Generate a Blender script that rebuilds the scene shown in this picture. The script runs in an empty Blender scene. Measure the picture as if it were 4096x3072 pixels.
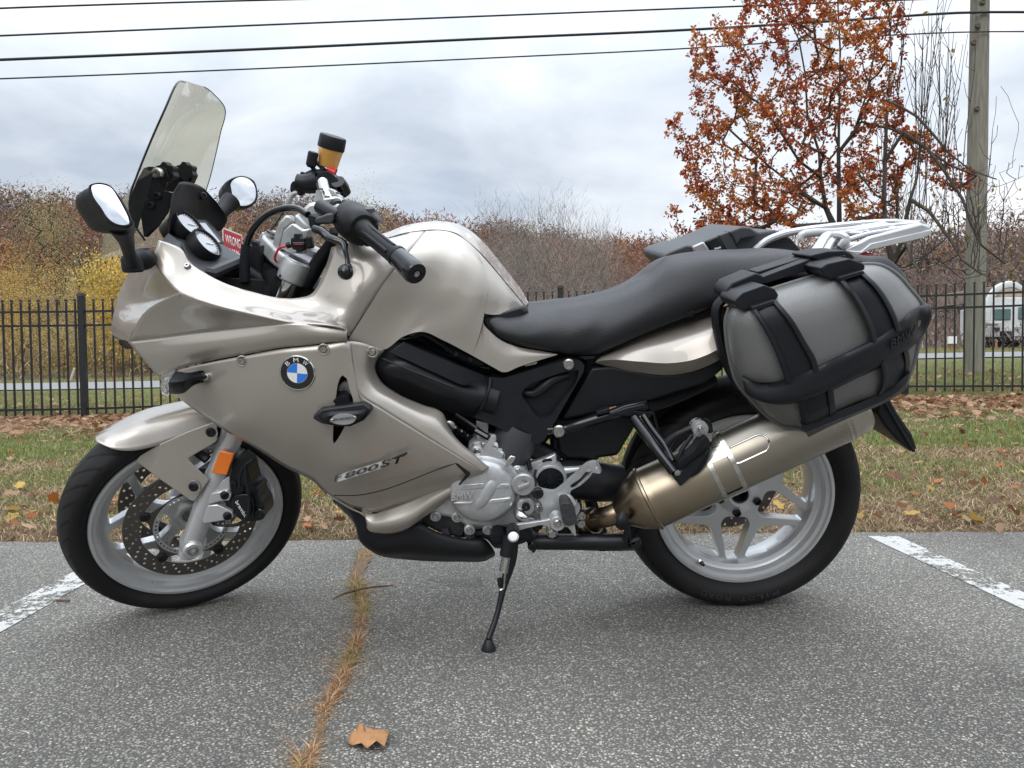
import bpy, bmesh, math, random
import numpy as np
from mathutils import Vector, Matrix, noise
random.seed(7); np.random.seed(7)
scene = bpy.context.scene
COL = scene.collection
R = math.radians
# ---------------- camera, light, exposure ----------------
CAM_H, PITCH, ROLL, FPX = 0.665, R(1.9), R(-0.67), 2840.0
cam_d = bpy.data.cameras.new('camera'); cam = bpy.data.objects.new('camera', cam_d); COL.objects.link(cam)
cam_d.sensor_width = 36.0; cam_d.lens = FPX/4096*36.0; cam_d.clip_start = 0.05; cam_d.clip_end = 2000
CM = Matrix.Translation((0, 0, CAM_H)) @ Matrix.Rotation(R(90)-PITCH, 4, 'X') @ Matrix.Rotation(ROLL, 4, 'Z')
cam.matrix_world = CM
scene.camera = cam
cam_d.dof.use_dof = False

world = bpy.data.worlds.new('World'); scene.world = world; world.use_nodes = True
SUN_EL, SUN_ROT = R(38), R(200)
def build_world():
    nt = world.node_tree; N = nt.nodes; L = nt.links; N.clear()
    def nd(t, **k):
        n = N.new(t)
        for a, b in k.items(): setattr(n, a, b)
        return n
    def mth(op, a, b=None, clamp=False):
        n = nd('ShaderNodeMath', operation=op, use_clamp=clamp)
        for i, v in enumerate((a, b)):
            if v is None: continue
            if isinstance(v, (int, float)): n.inputs[i].default_value = v
            else: L.new(v, n.inputs[i])
        return n.outputs[0]
    tc = nd('ShaderNodeTexCoord')
    sep = nd('ShaderNodeSeparateXYZ'); L.new(tc.outputs['Generated'], sep.inputs[0])
    z = mth('MAXIMUM', sep.outputs[2], 0.0)
    zp = mth('ADD', z, 0.22)
    cx = mth('DIVIDE', sep.outputs[0], zp); cy = mth('DIVIDE', sep.outputs[1], zp)
    cmb = nd('ShaderNodeCombineXYZ'); L.new(cx, cmb.inputs[0]); L.new(cy, cmb.inputs[1]); cmb.inputs[2].default_value = 3.1
    n1 = nd('ShaderNodeTexNoise'); n1.inputs['Scale'].default_value = 1.15; n1.inputs['Detail'].default_value = 9
    n1.inputs['Roughness'].default_value = .56; n1.inputs['Distortion'].default_value = .35
    L.new(cmb.outputs[0], n1.inputs['Vector'])
    n2 = nd('ShaderNodeTexNoise'); n2.inputs['Scale'].default_value = .42; n2.inputs['Detail'].default_value = 4
    L.new(cmb.outputs[0], n2.inputs['Vector'])
    s = mth('ADD', mth('MULTIPLY', n1.outputs[0], .62), mth('MULTIPLY', n2.outputs[0], .38))
    cr = nd('ShaderNodeValToRGB'); L.new(s, cr.inputs[0])
    e = cr.color_ramp.elements
    e[0].position = .36; e[0].color = (.50, .56, .65, 1)
    e[1].position = .60; e[1].color = (.97, .99, 1.02, 1)
    m = e.new(.44); m.color = (.65, .71, .79, 1)
    m = e.new(.50); m.color = (.76, .81, .87, 1)
    sky = nd('ShaderNodeTexSky', sky_type='NISHITA'); sky.sun_disc = False
    sky.sun_elevation = SUN_EL; sky.sun_rotation = SUN_ROT; sky.dust_density = 1.5
    skym = nd('ShaderNodeMix', data_type='RGBA', blend_type='MULTIPLY'); skym.inputs['Factor'].default_value = 1
    L.new(sky.outputs[0], skym.inputs['A']); skym.inputs['B'].default_value = (.085, .085, .09, 1)
    # overcast luminance: brighter towards the zenith
    k = mth('MULTIPLY', mth('ADD', mth('MULTIPLY', mth('POWER', z, 3.0), 3.4), .90), 1.0)
    cl = nd('ShaderNodeVectorMath', operation='SCALE'); L.new(cr.outputs[0], cl.inputs[0]); L.new(k, cl.inputs['Scale'])
    # thin breaks in the cloud where the blue sky shows
    n3 = nd('ShaderNodeTexNoise'); n3.inputs['Scale'].default_value = .8; n3.inputs['Detail'].default_value = 5
    mp = nd('ShaderNodeMapping'); mp.inputs['Location'].default_value = (5.3, 1.7, 2.2); L.new(cmb.outputs[0], mp.inputs[0]); L.new(mp.outputs[0], n3.inputs['Vector'])
    br = nd('ShaderNodeMapRange'); L.new(n3.outputs[0], br.inputs[0])
    br.inputs[1].default_value = .56; br.inputs[2].default_value = .70; br.inputs[3].default_value = 0; br.inputs[4].default_value = .5
    mx = nd('ShaderNodeMix', data_type='RGBA'); L.new(br.outputs[0], mx.inputs['Factor']); L.new(cl.outputs[0], mx.inputs['A']); L.new(skym.outputs[2], mx.inputs['B'])
    bg = nd('ShaderNodeBackground'); L.new(mx.outputs[2], bg.inputs[0]); bg.inputs[1].default_value = 1.0
    out = nd('ShaderNodeOutputWorld'); L.new(bg.outputs[0], out.inputs[0])
build_world()
sun_d = bpy.data.lights.new('sun', 'SUN'); sun = bpy.data.objects.new('sun', sun_d); COL.objects.link(sun)
sun_d.energy = 0.9; sun_d.angle = R(35); sun_d.color = (1, .97, .93)
sun.rotation_euler = (R(90)-SUN_EL, 0, R(180)-SUN_ROT)
vs = scene.view_settings
scene.display_settings.display_device = 'sRGB'
vs.view_transform = 'Standard'; vs.look = 'None'; vs.exposure = 0.32; vs.gamma = 1.0; vs.use_curve_mapping = False
scene.cycles.use_denoising = True
scene.cycles.max_bounces = 8; scene.cycles.transparent_max_bounces = 24

# ---------------- projection helpers: photograph pixels to places at a given depth ----------------
LEAN, YAW = R(12.0), R(0.5)
O0 = Vector((0.62, 1.934, 0.0))                       # ground point under the bike's mid plane
_y = Matrix.Rotation(YAW, 3, 'Z')
BF = _y @ Vector((-1, 0, 0))                          # forward (image left)
_l0 = _y @ Vector((0, -1, 0))
BL = (_l0*math.cos(LEAN) - Vector((0, 0, 1))*math.sin(LEAN)).normalized()   # lateral, towards camera
BU = (_l0*math.sin(LEAN) + Vector((0, 0, 1))*math.cos(LEAN)).normalized()
CAMP = Vector((0, 0, CAM_H)); CR = CM.to_3x3()
def ray(x, y): return (CR @ Vector(((x-2048)/FPX, -(y-1536)/FPX, -1)))
def P(x, y, w):
    d = ray(x, y); t = (w - (CAMP-O0).dot(BL))/d.dot(BL); return CAMP + d*t
def PY(x, y, Y):
    d = ray(x, y); return CAMP + d*(Y/d.y)
def PZ(x, y, Z):
    d = ray(x, y); return CAMP + d*((Z-CAM_H)/d.z)
K_ = 1200/2212
FR = dict(A=(200, 200, K_), B=(1000, 500, K_), C=(200, 900, K_), D=(1200, 1200, K_), E=(200, 1600, K_), G=(1400, 1700, K_),
          H=(1900, 800, K_), I=(2700, 850, K_), J=(2200, 1500, K_), K=(2500, 1650, K_), L=(2600, 0, 1496/2212), M=(3200, 1000, 896/2212),
          N=(0, 650, 1000/2212), Q=(640, 780, 480/2212), S=(1100, 520, 480/2212), U=(960, 800, 480/2212), V=(3000, 850, 800/2212), T=(0, 0, 4096/2212),
          X=(1000, 2100, 1400/2212), W=(3296, 1500, 800/1659))
def F(k, x, y, w):
    ox, oy, s = FR[k]; return P(ox+x*s, oy+y*s, w)
def FL(k, pts): return [F(k, *p) for p in pts]
def FY(k, x, y, Y):
    ox, oy, s = FR[k]; return PY(ox+x*s, oy+y*s, Y)
def Fp(k, x, y, p0, n):      # pixel to a point on the plane through p0 with normal n
    ox, oy, s = FR[k]; d = ray(ox+x*s, oy+y*s); return CAMP+d*((p0-CAMP).dot(n)/d.dot(n))
def mir(p): return p - BL*(2*(p-O0).dot(BL))
def lat(p): return (p-O0).dot(BL)

# ---------------- materials ----------------
MATS = {}
def mat(name, col=(.5, .5, .5), rough=.5, metal=0., coat=0., bump=None, var=None, spec=None, trans=0., ior=1.45, flake=False, dirt=None, coatr=.03, sheen=0.):
    m = bpy.data.materials.new(name); m.use_nodes = True; nt = m.node_tree; N = nt.nodes; L = nt.links
    b = N['Principled BSDF']; b.inputs['Base Color'].default_value = (*col, 1); b.inputs['Roughness'].default_value = rough
    b.inputs['Metallic'].default_value = metal; b.inputs['Coat Weight'].default_value = coat; b.inputs['Coat Roughness'].default_value = coatr
    b.inputs['Transmission Weight'].default_value = trans; b.inputs['IOR'].default_value = ior
    if sheen: b.inputs['Sheen Weight'].default_value = sheen
    if spec is not None: b.inputs['Specular IOR Level'].default_value = spec
    tc = N.new('ShaderNodeTexCoord')
    if var:   # (scale, amount, second colour)
        n = N.new('ShaderNodeTexNoise'); n.inputs['Scale'].default_value = var[0]; n.inputs['Detail'].default_value = 6; n.inputs['Roughness'].default_value = .65
        L.new(tc.outputs['Object'], n.inputs['Vector'])
        mr = N.new('ShaderNodeMapRange'); mr.inputs[1].default_value = .38; mr.inputs[2].default_value = .68; mr.inputs[4].default_value = var[1]
        L.new(n.outputs[0], mr.inputs[0])
        x = N.new('ShaderNodeMix'); x.data_type = 'RGBA'; x.inputs['A'].default_value = (*col, 1); x.inputs['B'].default_value = (*var[2], 1)
        L.new(mr.outputs[0], x.inputs['Factor']); L.new(x.outputs[2], b.inputs['Base Color'])
        r = N.new('ShaderNodeMapRange'); r.inputs[1].default_value = .3; r.inputs[2].default_value = .7
        r.inputs[3].default_value = max(rough-.06, .02); r.inputs[4].default_value = min(rough+.1, 1); L.new(n.outputs[0], r.inputs[0]); L.new(r.outputs[0], b.inputs['Roughness'])
    if bump:  # (scale, strength, distance[, kind])
        n = N.new('ShaderNodeTexVoronoi' if len(bump) > 3 and bump[3] == 'v' else 'ShaderNodeTexNoise'); n.inputs['Scale'].default_value = bump[0]
        if 'Detail' in n.inputs and n.bl_idname == 'ShaderNodeTexNoise': n.inputs['Detail'].default_value = 4
        L.new(tc.outputs['Object'], n.inputs['Vector'])
        bp = N.new('ShaderNodeBump'); bp.inputs['Strength'].default_value = bump[1]; bp.inputs['Distance'].default_value = bump[2]
        L.new(n.outputs[0], bp.inputs['Height']); L.new(bp.outputs[0], b.inputs['Normal'])
    MATS[name] = m; return m
PAINT = mat('champagne_metallic_paint', (.375, .340, .300), .33, .52, 1.0, var=(2.2, .22, (.345, .315, .282)))
def add_flake(m):
    nt = m.node_tree; N = nt.nodes; L = nt.links; b = N['Principled BSDF']; tc = N['Texture Coordinate']
    v = N.new('ShaderNodeTexVoronoi'); v.inputs['Scale'].default_value = 900; L.new(tc.outputs['Object'], v.inputs[0])
    bp = N.new('ShaderNodeBump'); bp.inputs['Strength'].default_value = .10; bp.inputs['Distance'].default_value = .0003
    L.new(v.outputs['Color'], bp.inputs['Height']); L.new(bp.outputs[0], b.inputs['Normal'])
add_flake(PAINT)
SILVER = mat('silver_wheel_lacquer', (.56, .57, .58), .32, .6, .5, var=(9, .45, (.50, .505, .51)), bump=(500, .1, .0004))
CAST = mat('cast_aluminium', (.56, .57, .58), .40, .6, .1, bump=(260, .35, .0008), var=(16, .7, (.27, .27, .265)))
RACKM = mat('bright_silver_lacquer', (.50, .51, .52), .42, .35, .3, var=(18, .3, (.55, .56, .57)))
CHROME = mat('polished_steel', (.62, .62, .60), .13, 1.0)
BOLT = mat('bolt_steel', (.45, .44, .42), .28, 1.0)
BLK = mat('black_plastic', (.008, .009, .0115), .45, bump=(600, .3, .0006), var=(9, .4, (.014, .015, .018)), spec=.32)
BLKG = mat('black_gloss_paint', (.005, .006, .008), .18, coat=.35, spec=.35)
BLKM = mat('matt_black_metal', (.009, .010, .013), .38, var=(20, .4, (.018, .018, .021)), spec=.36)
DARK = mat('dark_cavity', (.005, .005, .006), .8)
GREYP = mat('dark_grey_plastic', (.042, .044, .050), .5, bump=(600, .2, .0004))
SEATM = mat('seat_vinyl', (.014, .0145, .0165), .44, bump=(520, .5, .0012, 'v'), var=(5, .4, (.021, .0215, .024)), spec=.42)
RUB = mat('tyre_rubber', (.0085, .0085, .0095), .55, var=(7, .6, (.022, .021, .020)), spec=.28)
RUBS = mat('soft_rubber', (.009, .0095, .0115), .48, bump=(300, .2, .0005), spec=.3)
FABRIC = mat('grey_bag_fabric', (.10, .10, .098), .36, .35, spec=.6)
MIRRORM = mat('mirror_glass', (.86, .88, .90), .015, 1.0)
AMBER = mat('amber_reflector', (.75, .17, .01), .22, coat=.6, bump=(260, .6, .001, 'v'))
RESV = mat('amber_reservoir', (.80, .42, .10), .35, trans=.35, spec=.4)
RED = mat('red_plastic', (.55, .015, .02), .35)
REDLENS = mat('red_tail_lens', (.35, .01, .015), .12, coat=.8)
WHITE = mat('white_print', (.72, .72, .70), .5)
BLUE = mat('blue_enamel', (.02, .17, .62), .3, coat=.5)
BLACKE = mat('black_enamel', (.008, .008, .009), .25, coat=.5)
CLEAR = mat('clear_lens', (.85, .87, .88), .06, trans=.85)
GAUGE = mat('gauge_face', (.50, .52, .55), .5, coat=1.0)
DISCM = mat('brake_disc_steel', (.125, .112, .10), .36, .75, bump=(150, .2, .0003))
PLATEM = mat('brushed_plate', (.42, .42, .42), .4, .6)
# windscreen
SCREEN = bpy.data.materials.new('smoked_screen'); SCREEN.use_nodes = True
def _scr():
    nt = SCREEN.node_tree; N = nt.nodes; L = nt.links; N.clear()
    o = N.new('ShaderNodeOutputMaterial'); t = N.new('ShaderNodeBsdfTransparent'); t.inputs[0].default_value = (.68, .655, .55, 1)
    g = N.new('ShaderNodeBsdfGlossy'); g.inputs['Roughness'].default_value = .03; g.inputs[0].default_value = (.9, .9, .9, 1)
    fr = N.new('ShaderNodeFresnel'); fr.inputs[0].default_value = 1.35; mx = N.new('ShaderNodeMixShader')
    mu = N.new('ShaderNodeMath'); mu.operation = 'MULTIPLY'; mu.inputs[1].default_value = .35; L.new(fr.outputs[0], mu.inputs[0]); L.new(mu.outputs[0], mx.inputs[0]); L.new(t.outputs[0], mx.inputs[1]); L.new(g.outputs[0], mx.inputs[2]); df = N.new('ShaderNodeBsdfTranslucent'); df.inputs[0].default_value = (.62, .60, .50, 1); m2 = N.new('ShaderNodeMixShader'); m2.inputs[0].default_value = .22; L.new(mx.outputs[0], m2.inputs[1]); L.new(df.outputs[0], m2.inputs[2]); L.new(m2.outputs[0], o.inputs[0])
_scr()
# exhaust: heat tint runs along the pipe
EXH = mat('heat_tinted_steel', (.42, .37, .29), .27, 1.0)
# fabric weave
def _weave():
    nt = FABRIC.node_tree; N = nt.nodes; L = nt.links; b = N['Principled BSDF']; tc = N['Texture Coordinate']
    mp = N.new('ShaderNodeMapping'); mp.inputs['Rotation'].default_value = (0, R(-24), 0); L.new(tc.outputs['Object'], mp.inputs[0])
    w1 = N.new('ShaderNodeTexWave'); w1.bands_direction = 'X'; w1.inputs['Scale'].default_value = 130; L.new(mp.outputs[0], w1.inputs[0])
    w2 = N.new('ShaderNodeTexWave'); w2.bands_direction = 'Z'; w2.inputs['Scale'].default_value = 130; L.new(mp.outputs[0], w2.inputs[0])
    a = N.new('ShaderNodeMath'); a.operation = 'MULTIPLY'; L.new(w1.outputs['Fac'], a.inputs[0]); L.new(w2.outputs['Fac'], a.inputs[1])
    bp = N.new('ShaderNodeBump'); bp.inputs['Strength'].default_value = .5; bp.inputs['Distance'].default_value = .001
    L.new(a.outputs[0], bp.inputs['Height']); L.new(bp.outputs[0], b.inputs['Normal'])
    x = N.new('ShaderNodeMix'); x.data_type = 'RGBA'; x.inputs['A'].default_value = (.13, .13, .128, 1); x.inputs['B'].default_value = (.27, .27, .265, 1)
    L.new(a.outputs[0], x.inputs['Factor']); L.new(x.outputs[2], b.inputs['Base Color'])
_weave()

# ---------------- mesh helpers ----------------
class MB:
    def __init__(s): s.v = []; s.f = []; s.mi = []; s.cur = 0
    def add(s, vs, fs):
        n = len(s.v); s.v += [tuple(v) for v in vs]; s.f += [tuple(i+n for i in f) for f in fs]; s.mi += [s.cur]*len(fs); return s
    def grid(s, rows, closeu=False, closev=False, flip=False):
        nr, nc = len(rows), len(rows[0]); fs = []
        for i in range(nr if closeu else nr-1):
            for j in range(nc if closev else nc-1):
                a = (i*nc+j, i*nc+(j+1) % nc, ((i+1) % nr)*nc+(j+1) % nc, ((i+1) % nr)*nc+j)
                fs.append(a[::-1] if flip else a)
        return s.add([p for r in rows for p in r], fs)
    def box(s, c, x, y, z):
        c, x, y, z = map(Vector, (c, x, y, z))
        vs = [c+x*a+y*b+z*d for a in (-1, 1) for b in (-1, 1) for d in (-1, 1)]
        return s.add(vs, [(0, 1, 3, 2), (4, 6, 7, 5), (0, 4, 5, 1), (2, 3, 7, 6), (0, 2, 6, 4), (1, 5, 7, 3)])
    def tube(s, pts, r, n=10, caps=True, up=None, flat=1.0, smooth=True, res=4):
        pts = [Vector(p) for p in pts]
        rr = r if isinstance(r, (list, tuple)) else [r]*len(pts)
        if smooth and len(pts) > 2:
            q = cr(pts, (len(pts)-1)*res+1); rr = [x[0] for x in cr([Vector((a, 0, 0)) for a in rr], (len(pts)-1)*res+1, uni=True)]; pts = q
        rings = []; prev = None
        for i, p in enumerate(pts):
            t = (pts[min(i+1, len(pts)-1)] - pts[max(i-1, 0)]).normalized()
            if prev is None:
                u = Vector(up) if up is not None else (Vector((0, 0, 1)) if abs(t.z) < .9 else Vector((0, 1, 0)))
            else: u = prev
            u = (u - t*u.dot(t)).normalized(); prev = u; w = t.cross(u)
            rings.append([p + (u*math.cos(2*math.pi*k/n)*flat + w*math.sin(2*math.pi*k/n))*rr[i] for k in range(n)])
        s.grid(rings, closev=True)
        if caps:
            m = len(rings)
            s.add(rings[0], [tuple(range(n))[::-1]]); s.add(rings[-1], [tuple(range(n))])
        return s
    def lathe(s, o, ax, prof, n=32, up=None, arc=None, closed=False):   # prof: (radius, height along ax)
        o, ax = Vector(o), Vector(ax).normalized(); u = Vector(up) if up is not None else (Vector((0, 0, 1)) if abs(ax.z) < .9 else Vector((1, 0, 0)))
        u = (u-ax*u.dot(ax)).normalized(); w = ax.cross(u)
        rings = [[o+ax*h+(u*math.cos(2*math.pi*k/n)+w*math.sin(2*math.pi*k/n))*max(r, 1e-5) for k in range(n)] for r, h in prof]
        return s.grid(rings, closeu=closed, closev=True, flip=True)
    def plate(s, outline, thick, d=None, holes=(), back=None):
        """filled outline (3-D points) extruded by -d*thick; holes: lists of points"""
        d = (d if d is not None else BL)
        bm = bmesh.new(); loops = []
        for lp in [outline, *holes]:
            vs = [bm.verts.new(p) for p in lp]; es = [bm.edges.new((vs[i], vs[(i+1) % len(vs)])) for i in range(len(vs))]; loops += es
        if holes:
            bmesh.ops.triangle_fill(bm, edges=loops, use_beauty=True, normal=d)
        else:
            bmesh.ops.triangle_fill(bm, edges=loops, use_beauty=True, normal=d)
        bm.normal_update()
        for f in bm.faces:
            if f.normal.dot(d) < 0: f.normal_flip()
        fr = list(bm.faces)
        g = bmesh.ops.extrude_face_region(bm, geom=fr)
        # extruded copy becomes the front; the originals stay as back
        nv = [e for e in g['geom'] if isinstance(e, bmesh.types.BMVert)]
        old = [v for v in bm.verts if v not in set(nv)]
        bmesh.ops.translate(bm, verts=old, vec=-d*thick)
        bmesh.ops.recalc_face_normals(bm, faces=bm.faces)
        bm.verts.index_update()
        s.add([v.co.copy() for v in bm.verts], [tuple(v.index for v in f.verts) for f in bm.faces]); bm.free(); return s
    def obj(s, name, m, parent=None, smooth=35, bevel=0, solid=0, sub=0, kind=None, merge=True, offs=-1, segs=2):
        me = bpy.data.meshes.new(name); me.from_pydata(s.v, [], s.f); me.validate()
        for x in (m if isinstance(m, (list, tuple)) else [m]): me.materials.append(x)
        if isinstance(m, (list, tuple)) and len(me.polygons) == len(s.mi):
            me.polygons.foreach_set('material_index', s.mi)
        if merge or True:
            bm = bmesh.new(); bm.from_mesh(me); bmesh.ops.remove_doubles(bm, verts=bm.verts, dist=1e-5); bm.to_mesh(me); bm.free()
        if smooth:
            me.shade_smooth(); me.set_sharp_from_angle(angle=R(smooth))
        o = bpy.data.objects.new(name, me); COL.objects.link(o)
        if solid:
            md = o.modifiers.new('solid', 'SOLIDIFY'); md.thickness = solid; md.offset = offs
        if sub:
            md = o.modifiers.new('sub', 'SUBSURF'); md.levels = sub; md.render_levels = sub
        if bevel:
            md = o.modifiers.new('bevel', 'BEVEL'); md.width = bevel; md.segments = segs; md.limit_method = 'ANGLE'; md.angle_limit = R(32)
            md.harden_normals = False
        if kind: o['kind'] = kind
        if parent is not None: attach(o, parent)
        return o
BASES = {}
def attach(o, parent):
    o.parent = parent
    if parent.name in BASES: o.location = -BASES[parent.name]
def cr(pts, n, uni=False, closed=False):
    """Catmull-Rom resample to n points by chord length"""
    pts = [Vector(p) for p in pts]; m = len(pts)
    if m == 1: return [pts[0].copy() for _ in range(n)]
    if m == 2 and not closed: return [pts[0].lerp(pts[1], i/(n-1)) for i in range(n)]
    idx = lambda i: pts[i % m] if closed else (pts[i] if 0 <= i < m else (pts[0]*2-pts[1] if i < 0 else pts[-1]*2-pts[-2]))
    segs = m if closed else m-1
    Ls = [1.0 if uni else max((idx(i+1)-idx(i)).length, 1e-6) for i in range(segs)]
    tot = sum(Ls); out = []; cum = [0]
    for l in Ls: cum.append(cum[-1]+l)
    for k in range(n):
        t = tot*k/(n if closed else n-1); i = 0
        while i < segs-1 and cum[i+1] < t-1e-9: i += 1
        u = min(max((t-cum[i])/Ls[i], 0), 1)
        p0, p1, p2, p3 = idx(i-1), idx(i), idx(i+1), idx(i+2)
        # tangents scaled for uneven spacing
        l0 = (p1-p0).length+1e-6; l1 = (p2-p1).length+1e-6; l2 = (p3-p2).length+1e-6
        m1 = ((p2-p1)/l1*l0 + (p1-p0)/l0*l1)/(l0+l1)*l1; m2 = ((p3-p2)/l2*l1 + (p2-p1)/l1*l2)/(l1+l2)*l1
        h = u*u
        out.append(p1*(2*h*u-3*h+1)+m1*(h*u-2*h+u)+p2*(-2*h*u+3*h)+m2*(h*u-h))
    return out
def loft(cols, nu=None, nv=10):
    """cols: control curves; each resampled to nv points, then nu curves interpolated across them"""
    rs = [cr(c, nv) for c in cols]
    nu = nu or (len(cols)-1)*4+1
    # shared parameter for all rows (average spacing), so the grid keeps together
    m = len(rs); av = [0]
    for i in range(m-1): av.append(av[-1]+sum((rs[i+1][j]-rs[i][j]).length for j in range(nv))/nv+1e-6)
    res = []
    for k in range(nu):
        t = av[-1]*k/(nu-1); i = 0
        while i < m-2 and av[i+1] < t-1e-9: i += 1
        u = (t-av[i])/(av[i+1]-av[i]); row = []
        for j in range(nv):
            p1, p2 = rs[i][j], rs[i+1][j]
            p0 = rs[i-1][j] if i > 0 else p1*2-p2; p3 = rs[i+2][j] if i+2 < m else p2*2-p1
            l0 = (p1-p0).length+1e-6; l1 = (p2-p1).length+1e-6; l2 = (p3-p2).length+1e-6
            m1 = ((p2-p1)/l1*l0+(p1-p0)/l0*l1)/(l0+l1)*l1; m2 = ((p3-p2)/l2*l1+(p2-p1)/l1*l2)/(l1+l2)*l1
            h = u*u; row.append(p1*(2*h*u-3*h+1)+m1*(h*u-2*h+u)+p2*(-2*h*u+3*h)+m2*(h*u-h))
        res.append(row)
    return res
def dome(outline, centre, prof, n=48, closed_smooth=True):
    """prof: list of (scale, w); outline points blended towards centre, pushed to lateral w"""
    ol = cr(outline, n, closed=True) if closed_smooth else outline
    rows = []
    for s, w in prof:
        rows.append([setw(centre.lerp(p, s), w) for p in ol])
    return rows
def setw(p, w):     # slide along the view ray to lateral distance w
    d = (p-CAMP); t = (w-(CAMP-O0).dot(BL))/d.dot(BL); return CAMP+d*t
def mirmb(mb, dz=0):
    o = MB(); o.v = [tuple(mir(Vector(v))+BU*dz) for v in mb.v]; o.f = [f[::-1] for f in mb.f]; o.mi = list(mb.mi); return o
def cutter(o, outline, d=None, near=.25, far=.25, mod='DIFFERENCE'):
    d = d if d is not None else BL
    c = MB().plate([p+d*near for p in outline], near+far, d).obj('cutter', DARK, smooth=0)
    md = o.modifiers.new('bool', 'BOOLEAN'); md.object = c; md.operation = mod; md.solver = 'EXACT'
    dg = bpy.context.evaluated_depsgraph_get(); dg.update(); ev = o.evaluated_get(dg); me = bpy.data.meshes.new_from_object(ev)
    o.modifiers.clear(); o.data = me; bpy.data.objects.remove(c)
    return o
def text(name, s, p0, px, py, m, parent, depth=.0012, lift=.0006, sx=None, bold=False):
    """flat lettering filling the parallelogram p0 (base left), px (base right), py (top left)"""
    cu = bpy.data.curves.new('t', 'FONT'); cu.body = s; cu.size = 1; cu.resolution_u = 3
    if bold: cu.offset = .018
    to = bpy.data.objects.new('t', cu); COL.objects.link(to)
    dg = bpy.context.evaluated_depsgraph_get(); dg.update(); me = bpy.data.meshes.new_from_object(to.evaluated_get(dg))
    bpy.data.objects.remove(to); bpy.data.curves.remove(cu)
    xs = [v.co.x for v in me.vertices]; ys = [v.co.y for v in me.vertices]
    x0, x1, y0, y1 = min(xs), max(xs), min(ys), max(ys)
    X = px-p0; Y = py-p0; n = X.cross(Y).normalized()
    if n.dot(CAMP-p0) < 0: n = -n
    bm = bmesh.new(); bm.from_mesh(me)
    for v in bm.verts: v.co = p0 + X*((v.co.x-x0)/(x1-x0)) + Y*((v.co.y-y0)/(y1-y0)) + n*lift
    g = bmesh.ops.extrude_face_region(bm, geom=list(bm.faces)); bmesh.ops.translate(bm, verts=[e for e in g['geom'] if isinstance(e, bmesh.types.BMVert)], vec=n*depth)
    bmesh.ops.recalc_face_normals(bm, faces=bm.faces)
    bm.to_mesh(me); bm.free(); me.name = name; me.materials.clear(); me.materials.append(m)
    o = bpy.data.objects.new(name, me); COL.objects.link(o)
    if parent is not None: attach(o, parent)
    return o
def thing(name, loc, label, cat, group=None):
    o = bpy.data.objects.new(name, None); COL.objects.link(o); o.location = loc; o.empty_display_size = .1
    o['label'] = label; o['category'] = cat
    if group: o['group'] = group
    BASES[o.name] = Vector(loc); return o
def tag(o, label, cat, group=None):
    o['label'] = label; o['category'] = cat
    if group: o['group'] = group
    return o
def bolt(parent, p, r, d=None, name='bolt', m=None, h=.004):
    d = d or BL
    mb = MB().lathe(p, d, [(0, h*.45), (r*.42, h*.45), (r*.45, h), (r*.8, h), (r, h*.5), (r, -.006)], 16)
    return mb.obj(name, m or BOLT, parent)
# =====================================================================
# MOTORCYCLE
# =====================================================================
BIKE = thing('motorcycle', (O0.x-.6, O0.y, 0), 'champagne sport touring motorcycle leaning on its side stand on the asphalt', 'motorcycle')
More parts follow.
